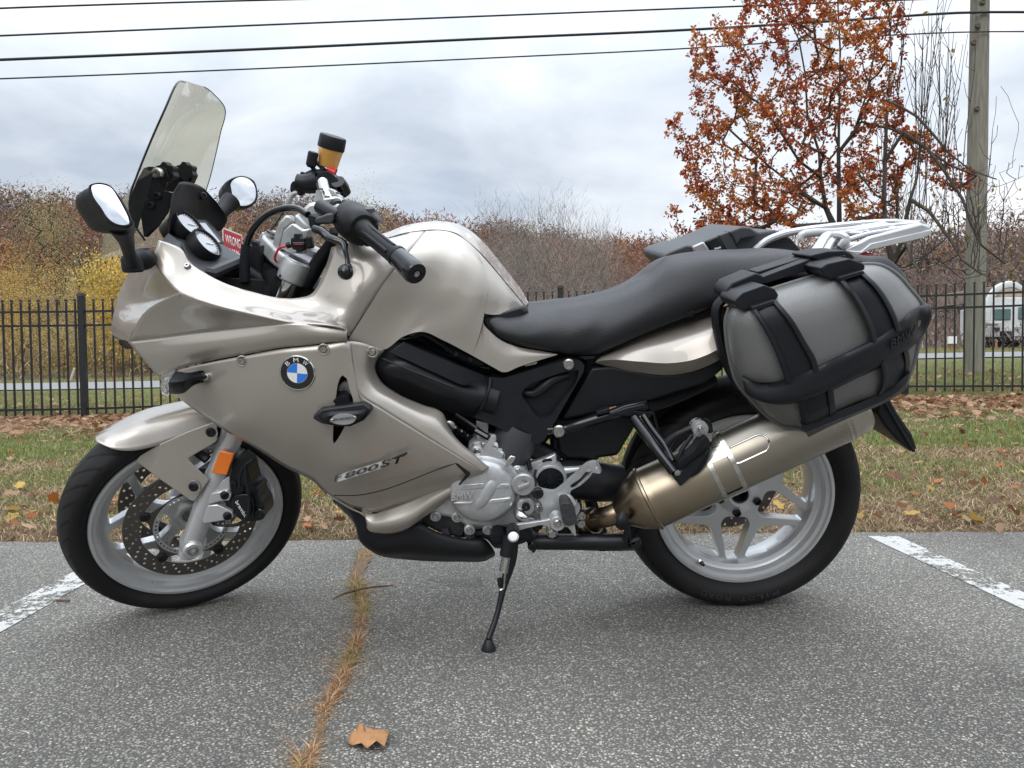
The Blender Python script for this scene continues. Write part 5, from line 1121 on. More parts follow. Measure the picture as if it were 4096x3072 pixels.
MB().lathe(F('J', 940, 722, .305), BL, [(.0065, -.01), (.0065, .001), (.004, .002), (0, .002)], 20).obj('peg_pin', BOLT, PP)
prism('J', [(20, 330), (420, 300), (640, 300), (620, 400), (500, 600), (300, 625), (150, 630), (60, 560), (40, 420)], .13, .06, BLK, SUB, 'side_box', .008)
# black side cover under the tail
SC = MB().plate(FL('H', [(860, 1240, .15), (1000, 1228, .15), (1300, 1285, .15), (1500, 1285, .15), (1830, 1130, .15), (1860, 1190, .15), (1820, 1260, .15), (1700, 1350, .15), (1560, 1395, .15), (1300, 1480, .15), (1000, 1532, .15), (900, 1570, .15), (690, 1615, .15), (640, 1620, .15)]), .03).obj('side_cover', BLK, BIKE, bevel=.006, segs=3)
prism('H', [(600, 1130), (900, 1110), (1200, 1000), (1750, 780), (1850, 800), (1850, 1200), (1500, 1350), (900, 1560), (620, 1640), (560, 1640), (760, 1280), (800, 1180)], .10, .2, BLK, SC, 'tail_core', .01)
Jt([(700, 225, .12), (850, 180, .10), (1050, 100, .08), (1200, 30, .06)], .02, 'tail_tube', BLKM)
# ---- rear fender ----
prism('J', [(560, 640), (640, 450), (760, 290), (900, 180), (1100, 95), (1320, 70), (1350, 120), (1550, 290), (1500, 300), (1000, 540), (830, 600), (600, 720), (540, 800)], .02, .04, DARK, SUB, 'hugger', .01)
HUG = MB(); cc = rc
MF = MB().plate(FL('I', [(1500, 1390, .10), (1575, 1345, .10), (1640, 1470, .10), (1755, 1640, .10), (1790, 1745, .10), (1745, 1770, .10), (1640, 1680, .10), (1560, 1590, .10), (1490, 1480, .10)]), .18).obj('mud_flap', RUBS, BIKE, bevel=.006)
MB().tube(FL('I', [(1530, 1370, .102), (1640, 1560, .102), (1760, 1760, .102)]), .004, 6).obj('flap_rib', RUBS, MF)
# ---- seat ----
Hc = lambda *p: F('H', *p)
secs = [
 [(388, 760, .0), (360, 812, .07), (240, 858, .13), (108, 905, .165), (112, 925, .165)],
 [(480, 757, .0), (430, 830, .10), (290, 905, .16), (150, 975, .172), (155, 992, .165)],
 [(640, 750, 0), (600, 820, .11), (470, 940, .168), (285, 1040, .175), (300, 1060, .165)],
 [(800, 735, 0), (760, 810, .11), (690, 950, .168), (560, 1095, .17), (590, 1118, .16)],
 [(900, 712, 0), (870, 800, .118), (820, 940, .170), (720, 1115, .166), (740, 1138, .158)],
 [(1000, 680, 0), (970, 790, .12), (920, 960, .168), (860, 1115, .165), (870, 1140, .155)],
 [(1170, 602, 0), (1130, 740, .12), (1090, 900, .165), (1020, 1060, .163), (1020, 1085, .155)],
 [(1290, 540, 0), (1280, 670, .125), (1260, 820, .16), (1220, 965, .16), (1230, 992, .152)],
 [(1340, 480, 0), (1385, 610, .128), (1400, 750, .155), (1410, 890, .155), (1420, 915, .148)],
 [(1400, 422, 0), (1500, 560, .132), (1560, 700, .155), (1600, 820, .152), (1600, 848, .145)],
 [(1500, 402, 0), (1640, 510, .13), (1740, 650, .15), (1790, 750, .15), (1780, 778, .14)],
 [(1720, 393, 0), (1880, 450, .12), (1990, 590, .145), (2050, 680, .145), (2040, 705, .14)],
 [(1950, 382, 0), (2120, 430, .11), (2210, 560, .14), (2260, 630, .14), (2260, 650, .13)],
 [(2200, 369, 0), (2300, 410, .10), (2400, 520, .13), (2450, 570, .13), (2450, 590, .12)],
 [(2380, 378, 0), (2440, 410, .085), (2500, 480, .11), (2540, 520, .11), (2540, 540, .11)],
 [(2490, 392, 0), (2510, 410, .05), (2530, 440, .07), (2540, 460, .08), (2550, 480, .08)]]
se = MB(); se.grid(loft([FL('H', c) for c in secs], 91, 24))
SEAT = se.obj('seat', SEATM, BIKE, smooth=80); mirmb(se).obj('seat_far_side', SEATM, SEAT)
MB().plate(FL('H', [(60, 890, .155), (90, 860, .155), (340, 790, .12), (380, 780, .08), (400, 840, .10), (300, 940, .14), (250, 1060, .155), (120, 990, .16)]), .03).obj('seat_pan', BLK, SEAT, bevel=.004)
MB().plate(FL('H', [(640, 1125, .13), (900, 1130, .13), (1240, 985, .13), (1600, 840, .13), (1780, 770, .13), (1760, 830, .13), (1200, 1015, .13), (920, 1150, .13), (880, 1200, .13), (820, 1180, .13), (640, 1140, .13)]), .1).obj('seat_base', DARK, SEAT, smooth=0)
prism('H', [(1545, 840), (1600, 815), (1640, 830), (1600, 860), (1550, 868)], .152, .01, BLK, SEAT, 'seat_hook', .002)
# tail panel
tl = MB()
_tc = [[(893, 1188, .150), (892, 1190, .151), (891, 1195, .152)], [(925, 1150, .130), (925, 1168, .150), (925, 1186, .158)], [(1000, 1110, .120), (1000, 1145, .150), (1000, 1178, .163)],
 [(1200, 1012, .112), (1200, 1105, .155), (1200, 1190, .173)], [(1450, 930, .108), (1450, 1070, .156), (1450, 1202, .178)], [(1600, 875, .105), (1600, 1030, .156), (1600, 1180, .18)],
 [(1750, 818, .105), (1755, 970, .156), (1760, 1118, .182)], [(1880, 770, .105), (1885, 910, .155), (1890, 1040, .182)]]
_tl = [[(891, 1195, .152), (890, 1201, .150)], [(925, 1186, .158), (930, 1213, .145)], [(1000, 1178, .163), (1005, 1232, .145)], [(1200, 1190, .173), (1200, 1270, .15)], [(1450, 1202, .178), (1450, 1290, .152)],
 [(1600, 1180, .18), (1610, 1262, .155)], [(1760, 1118, .182), (1780, 1190, .158)], [(1890, 1040, .182), (1910, 1100, .158)]]
tl.grid(loft([FL('H', c) for c in _tc], 35, 10)); TAIL = tl.obj('tail_panel', PAINT, BIKE, smooth=60)
tl2 = MB(); tl2.grid(loft([FL('H', c) for c in _tl], 35, 4)); tl2.obj('tail_underside', PAINT, TAIL, smooth=60)
mirmb(tl).obj('tail_far_side', PAINT, TAIL)
# tail light
MB().plate(FL('I', [(1300, 330, .0), (1400, 292, .0), (1500, 305, .0), (1525, 318, .0), (1500, 345, .0), (1340, 350, .0)]), .12).obj('tail_light', REDLENS, BIKE, bevel=.006)
prism('I', [(1000, 300), (1330, 330), (1520, 345), (1560, 420), (1500, 700), (900, 700)], .05, .14, BLK, TAIL, 'tail_core', .02)
# ---- luggage rack ----
Vc = lambda *p: F('V', *p)
RK = MB().plate([Vc(1040, 418, .12), Vc(1215, 330, .125), Vc(1330, 268, .125), Vc(1900, 122, .11), Vc(1990, 150, .10), Vc(2008, 185, .10), Vc(2006, 238, .10), Vc(1905, 285, .105), Vc(1320, 420, .125), Vc(1200, 470, .125), Vc(1120, 470, .12)], .018).obj('luggage_rack', RACKM, BIKE, bevel=.004)
MB().plate([Vc(1060, 420, .128), Vc(1230, 430, .13), Vc(1335, 345, .13), Vc(2003, 190, .106), Vc(2006, 236, .106), Vc(1905, 285, .11), Vc(1330, 415, .13), Vc(1180, 475, .13)], .012).obj('rack_side', RACKM, RK, bevel=.002)
def Vt(pts_, r, nm='rack_bar', flat=.7): return MB().tube(FL('V', pts_), r, 10, flat=flat).obj(nm, RACKM, RK)
Vt([(50, 415, -.16), (170, 320, -.165), (350, 245, -.165), (600, 195, -.15), (850, 165, -.14), (1150, 130, -.13), (1450, 108, -.12), (1620, 102, -.11)], [.012, .014, .014, .014, .014, .012, .012, .011])
Vt([(560, 300, -.09), (565, 265, -.09), (700, 225, -.09), (880, 220, -.09), (1280, 175, -.08), (1480, 140, -.07)], .011)
Vt([(900, 245, .02), (1150, 215, .02), (1500, 160, .02), (1880, 128, .03)], .011)
Vt([(1060, 310, .09), (1300, 240, .09), (1600, 190, .09), (1870, 140, .09)], .009)
Vt([(720, 450, .10), (780, 350, .08), (850, 250, .05), (900, 240, .03)], [.016, .013, .012, .010]); Vt([(840, 430, .12), (890, 340, .11), (965, 262, .10)], [.010, .009, .010])
Vt([(930, 250, .10), (1010, 262, .11), (1055, 300, .115), (1030, 350, .12), (990, 390, .12)], [.012, .016, .016, .014, .010]); Vt([(960, 270, .08), (925, 350, .09), (915, 420, .10)], .010)
for a, b in (((1460, 120, -.12), (1500, 160, .0)), ((1620, 102, -.11), (1900, 125, .04)), ((1260, 150, -.12), (1290, 250, .09)), ((1600, 190, .07), (1480, 135, -.10)), ((1280, 235, .09), (1060, 235, .0))):
    Vt([a, b], .010)
MB().plate(FL('V', [(1290, 235, .06), (1600, 180, .05), (1480, 130, -.08), (1180, 170, -.08)]), .006, BU).obj('rack_plate', RACKM, RK, bevel=.002)
MB().plate(FL('V', [(1850, 170, .05), (1920, 110, .03), (1990, 145, .09), (1900, 180, .09)]), .012, BU).obj('rack_plate', RACKM, RK, bevel=.003)
MB().plate(FL('V', [(1010, 270, .07), (1060, 320, .10), (1220, 320, .12), (1040, 400, .12), (985, 380, .11)]), .01, (BU+BL*.6).normalized()).obj('rack_plate', RACKM, RK, bevel=.002)
# ---- panniers ----
def pannier(near):
    T_ = (lambda p: p) if near else mir
    mm = (lambda mb: mb) if near else mirmb
    body_ol = [(400, 700), (470, 655), (620, 590), (800, 530), (1070, 450), (1250, 400), (1380, 375), (1530, 385), (1640, 450), (1740, 560), (1830, 680), (1855, 800), (1800, 960), (1775, 1080), (1740, 1180), (1690, 1290), (1540, 1390), (1350, 1450), (1180, 1530), (980, 1620), (900, 1592), (790, 1578), (680, 1510), (550, 1380), (440, 1240), (400, 1100), (368, 900), (368, 770)]
    ol = [F('I', x, y, .30) for x, y in body_ol]; ctr = F('I', 1060, 930, .30)
    mb = MB(); mb.grid(dome(ol, ctr, [(1.0, .19), (1.0, .27), (.995, .295), (.985, .315), (.955, .343), (.90, .368), (.80, .388), (.65, .402), (.45, .41), (.2, .413), (0.0, .413)], 96), closev=True)
    B = mm(mb).obj('pannier', FABRIC, BIKE, smooth=80)
    def wz(x, y):   # surface height of the bag at a pixel
        p = F('I', x, y, .30); best = 0
        n = len(OLS); d = p-ctr; r = d.length
        if r < 1e-6: return .413
        best = min(OLS, key=lambda q: -(q-ctr).normalized().dot(d.normalized())); s = min(r/(best-ctr).length, 1)
        pr = [(0, .413), (.2, .413), (.45, .41), (.65, .402), (.80, .388), (.90, .368), (.955, .343), (.985, .315), (1, .285)]
        for (a, wa), (b, wb) in zip(pr, pr[1:]):
            if a <= s <= b: return wa+(wb-wa)*(s-a)/(b-a)
        return .285
    OLS = cr(ol, 200, closed=True)
    def add(mb, nm, m=RUBS, par=None, bevel=0, sm=50, solid=0): return mm(mb).obj(nm, m, par or B, bevel=bevel, smooth=sm, segs=3, solid=solid)
    # piping round the zip
    add(MB().tube([p+BL*.002 for p in cr([F('I', x, y, .315).lerp(F('I', 1060, 930, .315), .012) for x, y in body_ol], 120, closed=True)]+[F('I', 400, 700, .315)], .0045, 8, smooth=False), 'piping', mat('grey_piping', (.12, .12, .118), .6, bump=(900, .4, .001)) if 'grey_piping' not in MATS else MATS['grey_piping'])
    # hard back shell
    sh_ol = [(265, 760), (272, 680), (330, 610), (400, 560), (600, 470), (800, 410), (1020, 330), (1250, 290), (1400, 318), (1540, 325), (1620, 375), (1690, 460), (1740, 540), (1790, 640), (1840, 780), (1790, 1000), (1700, 1260), (1500, 1400), (1180, 1520), (960, 1610), (800, 1592), (640, 1500), (500, 1350), (400, 1230), (330, 1080), (290, 930)]
    mb = MB(); mb.grid(dome([F('I', x, y, .22) for x, y in sh_ol], F('I', 1040, 930, .22), [(.9, .14), (.98, .15), (1.0, .17), (1.0, .235), (.995, .25), (.965, .262), (.93, .27), (.90, .262)], 96), closev=True)
    add(mb, 'hard_shell', BLK, sm=50)
    # bumper rail
    up_ = [(495, 1213), (600, 1250), (720, 1252), (900, 1205), (1060, 1135), (1200, 1070), (1360, 990), (1520, 910), (1640, 830), (1740, 745), (1815, 685)]
    lo_ = [(500, 1250), (530, 1320), (640, 1395), (850, 1412), (1000, 1370), (1160, 1310), (1330, 1225), (1480, 1155), (1620, 1075), (1740, 1000), (1850, 880)]
    mb = MB(); cols_ = []
    for (a, b) in zip(up_, lo_):
        wa, wb = max(wz(*a), .31), max(wz(*b), .31); mx_, my_ = (a[0]+b[0])/2, (a[1]+b[1])/2; wm = max(wz(mx_, my_), .32)
        cols_.append([F('I', a[0], a[1], wa-.01), F('I', a[0], a[1], wa+.012), F('I', a[0]*.9+b[0]*.1, a[1]*.9+b[1]*.1, wm+.017), F('I', mx_, my_, wm+.018), F('I', a[0]*.1+b[0]*.9, a[1]*.1+b[1]*.9, wm+.016), F('I', b[0], b[1], wb+.010), F('I', b[0], b[1], wb-.01)])
    cols_.append([F('I', 1840, 672, .28), F('I', 1845, 675, .33), F('I', 1868, 700, .345), F('I', 1875, 760, .35), F('I', 1872, 810, .345), F('I', 1858, 860, .33), F('I', 1855, 862, .28)])
    cols_.append([F('I', 1845, 680, .25), F('I', 1852, 690, .28), F('I', 1872, 720, .30), F('I', 1877, 760, .30), F('I', 1874, 800, .30), F('I', 1862, 850, .28), F('I', 1858, 855, .25)])
    mb.grid(loft(cols_, 61, 16)); RAIL = add(mb, 'bumper_rail', BLK, sm=60)
    if near: text('rail_text', 'BMW', F('I', 1585, 1008, .418), F('I', 1765, 892, .392), F('I', 1588, 940, .418), BLKG, B, .002)
    # straps over the top
    def strap(L_, R_, lift, nm='strap'):
        cols_ = []
        n = 15; La = [(v.x, v.y) for v in cr([Vector((*p, 0)) for p in L_], n)]; Ra = [(v.x, v.y) for v in cr([Vector((*p, 0)) for p in R_], n)]
        for a, b in zip(La, Ra):
            row = []
            for t, h in ((0, -.012), (.0, lift+.006), (.06, lift+.008), (.16, lift+.007), (.2, lift), (.5, lift+.001), (.8, lift), (.84, lift+.007), (.94, lift+.008), (1, lift+.006), (1, -.012)):
                x, y = a[0]+(b[0]-a[0])*t, a[1]+(b[1]-a[1])*t; row.append(F('I', x, y, max(wz(x, y), .30)+h))
            cols_.append(row)
        mb = MB(); mb.grid(cols_); return add(mb, nm, BLK, sm=40, solid=0)
    strap([(545, 690), (640, 840), (720, 990), (800, 1200), (820, 1260)], [(745, 640), (870, 790), (970, 960), (1040, 1080), (1065, 1170)], .010)
    strap([(1195, 480), (1300, 610), (1390, 770), (1445, 920), (1460, 990)], [(1395, 440), (1500, 540), (1600, 690), (1655, 820), (1670, 870)], .010)
    strap([(905, 1380), (915, 1450), (930, 1540), (935, 1605)], [(1165, 1290), (1175, 1370), (1185, 1450), (1185, 1535)], .012, 'lower_strap')
    strap([(1515, 1110), (1530, 1180), (1530, 1260), (1500, 1350)], [(1720, 1000), (1735, 1100), (1720, 1190), (1690, 1290)], .012, 'lower_strap')
    # bottom bar
    mb = MB(); rows_ = []
    for (a, b) in zip([(930, 1560), (1185, 1480), (1350, 1420), (1500, 1350), (1600, 1300), (1735, 1180)], [(975, 1640), (1190, 1540), (1370, 1465), (1540, 1392), (1620, 1345), (1700, 1290)]):
        rows_.append([F('I', a[0], a[1], .33), F('I', a[0], a[1], .375), F('I', (a[0]+b[0])/2, (a[1]+b[1])/2, .38), F('I', b[0], b[1], .36), F('I', b[0], b[1], .25)])
    mb.grid(loft(rows_, 31, 10)); add(mb, 'bottom_bar', BLK, sm=50)
    # buckles
    def blk(pts_, w, th, nm, bev=.006, m=BLK, sm=35): return add(MB().plate([F('I', x, y, w) for x, y in pts_], th), nm, m, bevel=bev, sm=sm)
    blk([(443, 660), (450, 640), (500, 592), (660, 535), (735, 565), (762, 605), (758, 625), (740, 645), (520, 722), (485, 718), (450, 690)], .388, .10, 'buckle', .010)
    blk([(1073, 410), (1120, 378), (1290, 340), (1385, 372), (1402, 395), (1400, 422), (1200, 492), (1150, 495), (1085, 440)], .388, .10, 'buckle', .010)
    blk([(560, 700), (740, 642), (760, 665), (575, 735)], .405, .03, 'buckle_tongue', .004); blk([(1200, 480), (1395, 425), (1410, 450), (1215, 510)], .405, .03, 'buckle_tongue', .004)
    blk([(374, 600), (385, 565), (420, 520), (600, 445), (650, 465), (665, 525), (500, 590), (415, 640), (380, 625)], .31, .09, 'handle_end', .012)
    blk([(1010, 312), (1130, 285), (1250, 280), (1300, 300), (1330, 338), (1290, 352), (1100, 400), (1065, 360), (1000, 330)], .32, .10, 'handle_end', .012)
    blk([(470, 575), (600, 512), (608, 540), (475, 605)], .315, .02, 'handle_inset', .003, BLKG); blk([(1120, 345), (1260, 312), (1268, 332), (1125, 368)], .325, .02, 'handle_inset', .003, BLKG)
    blk([(645, 475), (1020, 335), (1055, 350), (1060, 395), (1055, 405), (670, 525), (655, 515)], .31, .035, 'carry_handle', .008)
    blk([(600, 440), (1010, 310), (1040, 330), (650, 470)], .27, .06, 'shell_top', .006)
    return B
PN = pannier(True)
FC_ = prism('H', [(1395, 440), (1402, 405), (1430, 385), (1560, 333), (1625, 335), (1760, 285), (1880, 228), (1970, 194), (2030, 198), (2090, 238), (2212, 222), (2260, 235), (2330, 280), (2400, 360), (2420, 440), (2300, 560), (1500, 560)], -.18, .30, GREYP, BIKE, 'far_pannier', .02)
FC_['label'] = 'far pannier of dark plastic just showing over the seat'
for pts_, m_ in (([(1605, 345), (1690, 308), (1720, 350), (1745, 395), (1620, 400)], PLATEM), ([(1700, 305), (1790, 265), (1830, 320), (1850, 385), (1750, 395)], BLKM), ([(1795, 262), (1870, 232), (1915, 290), (1940, 380), (1855, 385)], GREYP)):
    prism('H', pts_, -.165, .02, m_, FC_, 'case_latch', .004)
prism('H', [(1870, 236), (1965, 198), (2030, 202), (2085, 242), (2080, 265), (1960, 290), (1930, 340), (1900, 270)], -.16, .05, GREYP, FC_, 'case_hinge', .01)
MB().tube(FL('H', [(1765, 362, -.158), (1790, 358, -.158), (1812, 350, -.158)]), .003, 6).obj('latch_mark', PLATEM, FC_)
PN['label'] = 'near pannier of grey fabric under black straps'
# screws, cables seen between frame and seat
prism('H', [(800, 1180), (880, 1170), (890, 1150), (760, 1150)], .15, .01, BLKG, SEAT, 'seat_bracket', .002)
# heat tint of the steel: gold at the engine end, bare at the outlet
def heat():
    nt = EXH.node_tree; N = nt.nodes; L = nt.links; b = N['Principled BSDF']; g = N.new('ShaderNodeNewGeometry')
    s = N.new('ShaderNodeVectorMath'); s.operation = 'SUBTRACT'; L.new(g.outputs['Position'], s.inputs[0]); s.inputs[1].default_value = m0
    d = N.new('ShaderNodeVectorMath'); d.operation = 'DOT_PRODUCT'; L.new(s.outputs[0], d.inputs[0]); d.inputs[1].default_value = MA
    n = N.new('ShaderNodeTexNoise'); n.inputs['Scale'].default_value = 9; n.inputs['Detail'].default_value = 5; L.new(g.outputs['Position'], n.inputs['Vector'])
    ad = N.new('ShaderNodeMath'); ad.operation = 'MULTIPLY_ADD'; L.new(n.outputs[0], ad.inputs[0]); ad.inputs[1].default_value = .16; L.new(d.outputs['Value'], ad.inputs[2])
    mr = N.new('ShaderNodeMapRange'); mr.inputs[1].default_value = -.25; mr.inputs[2].default_value = .75; L.new(ad.outputs[0], mr.inputs[0])
    c = N.new('ShaderNodeValToRGB'); L.new(mr.outputs[0], c.inputs[0]); e = c.color_ramp.elements
    e[0].position = 0; e[0].color = (.13, .085, .05, 1); e[1].position = 1; e[1].color = (.42, .40, .365, 1)
    for p_, q_ in ((.22, (.25, .19, .13, 1)), (.40, (.38, .32, .235, 1)), (.62, (.39, .355, .30, 1))): x = e.new(p_); x.color = q_
    L.new(c.outputs[0], b.inputs['Base Color'])
    n2 = N.new('ShaderNodeTexNoise'); n2.inputs['Scale'].default_value = 6; n2.inputs['Detail'].default_value = 8; L.new(g.outputs['Position'], n2.inputs['Vector'])
    r = N.new('ShaderNodeMapRange'); r.inputs[1].default_value = .3; r.inputs[2].default_value = .7; r.inputs[3].default_value = .25; r.inputs[4].default_value = .36; L.new(n2.outputs[0], r.inputs[0]); L.new(r.outputs[0], b.inputs['Roughness'])
heat()
# the underside of copies and the bike's own tail electronics
# =====================================================================
# SURROUNDINGS
# =====================================================================
def sst(a, b, x):
    t = min(max((x-a)/(b-a), 0), 1); return t*t*(3-2*t)
def lerp_tab(tab, x):
    if x <= tab[0][0]: return tab[0][1]
    for (a, va), (b, vb) in zip(tab, tab[1:]):
        if x <= b: return va+(vb-va)*(x-a)/(b-a)
    return tab[-1][1]
RIDGE = [(-3.2, .10), (-1.5, .18), (-.9, .175), (-.60, .152), (-.45, .158), (-.2, .160), (-.04, .138), (.12, .098), (.19, .098), (.3, .088), (.45, .076), (.65, .082), (.9, .08), (1.6, .07), (3.2, .10)]
EDGE = 2.66
def hgt(x, y):
    r = math.hypot(x, y)
    if y > 0: u = sst(-8, 9, x*12/max(y, 12) if y > 12 else x)
    else: u = .3
    base = .05+.13*u; slope = -.003+.035*u
    if y < EDGE: z = -.012
    elif y < 8.7: z = base*sst(EDGE-.3, 8.7, y)-.002*(y < EDGE+.02)
    else: z = base+slope*(min(y, 48)-8.7)
    az = math.atan2(x, y); H = lerp_tab(RIDGE, az)*150
    hill = H*min(max((r-34)/112, 0), 1)
    t = min(max((r-34)/112, 0), 1); hill = H*t**1.55
    if r > 40: z += hill + 3.4*noise.noise(Vector((x*.035, y*.035, 0)))*min((r-40)/30, 1)
    if r > 150: z -= (r-150)*.02
    return z
# ---- ground sheet ----
def build_ground():
    rs = [0, 1, 2, 2.6, 2.7, 3, 3.5, 4, 4.5, 5, 5.5, 6, 6.5, 7, 7.5, 8, 8.7, 9.5, 10.5, 12, 14, 16, 18, 20, 23, 26, 30, 34, 38, 43, 50, 58, 68, 80, 92, 105, 120, 135, 148, 152, 170, 200, 260, 400, 700]
    ys = sorted(set([-r for r in rs[5:]]+rs)); xs = sorted(set([-r for r in rs]+rs))
    mb = MB(); mb.grid([[Vector((x, y, hgt(x, y))) for x in xs] for y in ys], flip=True)
    return mb
GR = bpy.data.materials.new('ground_cover'); GR.use_nodes = True
def ground_mat():
    nt = GR.node_tree; N = nt.nodes; L = nt.links; b = N['Principled BSDF']; b.inputs['Roughness'].default_value = .95; b.inputs['Specular IOR Level'].default_value = .1
    g = N.new('ShaderNodeNewGeometry'); sp = N.new('ShaderNodeSeparateXYZ'); L.new(g.outputs['Position'], sp.inputs[0])
    def nz(s, d=6, r=.6):
        n = N.new('ShaderNodeTexNoise'); n.inputs['Scale'].default_value = s; n.inputs['Detail'].default_value = d; n.inputs['Roughness'].default_value = r; L.new(g.outputs['Position'], n.inputs['Vector']); return n.outputs[0]
    def mth(op, a, b_=None, cl=False):
        q = N.new('ShaderNodeMath'); q.operation = op; q.use_clamp = cl
        for i, v in enumerate((a, b_)):
            if v is None: continue
            if isinstance(v, (int, float)): q.inputs[i].default_value = v
            else: L.new(v, q.inputs[i])
        return q.outputs[0]
    def ramp(f, st):
        c = N.new('ShaderNodeValToRGB'); L.new(f, c.inputs[0]); e = c.color_ramp.elements
        e[0].position, e[0].color = st[0][0], (*st[0][1], 1); e[1].position, e[1].color = st[-1][0], (*st[-1][1], 1)
        for p_, q_ in st[1:-1]: x = e.new(p_); x.color = (*q_, 1)
        return c.outputs[0]
    def mix(f, a, c):
        x = N.new('ShaderNodeMix'); x.data_type = 'RGBA'; L.new(f, x.inputs['Factor'])
        for k, v in (('A', a), ('B', c)):
            if isinstance(v, tuple): x.inputs[k].default_value = (*v, 1)
            else: L.new(v, x.inputs[k])
        return x.outputs[2]
    fine = nz(38, 8, .75); mid = nz(1.1, 5); big = nz(.25, 4)
    straw = ramp(fine, [(.3, (.035, .025, .016)), (.5, (.12, .085, .052)), (.7, (.27, .20, .125))])
    green = ramp(fine, [(.3, (.05, .062, .025)), (.5, (.13, .145, .055)), (.7, (.22, .23, .10))])
    y = sp.outputs[1]
    gy = ramp(mth('MULTIPLY', y, .1), [(.265, (0, 0, 0)), (.33, (.08,)*3), (.44, (.15,)*3), (.49, (.8,)*3), (.62, (.7,)*3), (.85, (.6,)*3), (1.0, (.8,)*3)])
    f = mth('ADD', gy, mth('MULTIPLY', mth('SUBTRACT', mid, .5), 1.6), True)
    near = mix(f, straw, green)
    wood = ramp(nz(.6, 8, .7), [(.3, (.07, .056, .047)), (.5, (.13, .105, .085)), (.7, (.20, .155, .125))])
    far = mth('GREATER_THAN', mth('SQRT', mth('ADD', mth('MULTIPLY', y, y), mth('MULTIPLY', sp.outputs[0], sp.outputs[0]))), 36.0)
    L.new(mix(far, near, wood), b.inputs['Base Color'])
    bp = N.new('ShaderNodeBump'); bp.inputs['Strength'].default_value = .8; bp.inputs['Distance'].default_value = .03; L.new(fine, bp.inputs['Height']); L.new(bp.outputs[0], b.inputs['Normal'])
ground_mat()
gnd = build_ground().obj('ground', GR, None, smooth=80); gnd['kind'] = 'structure'
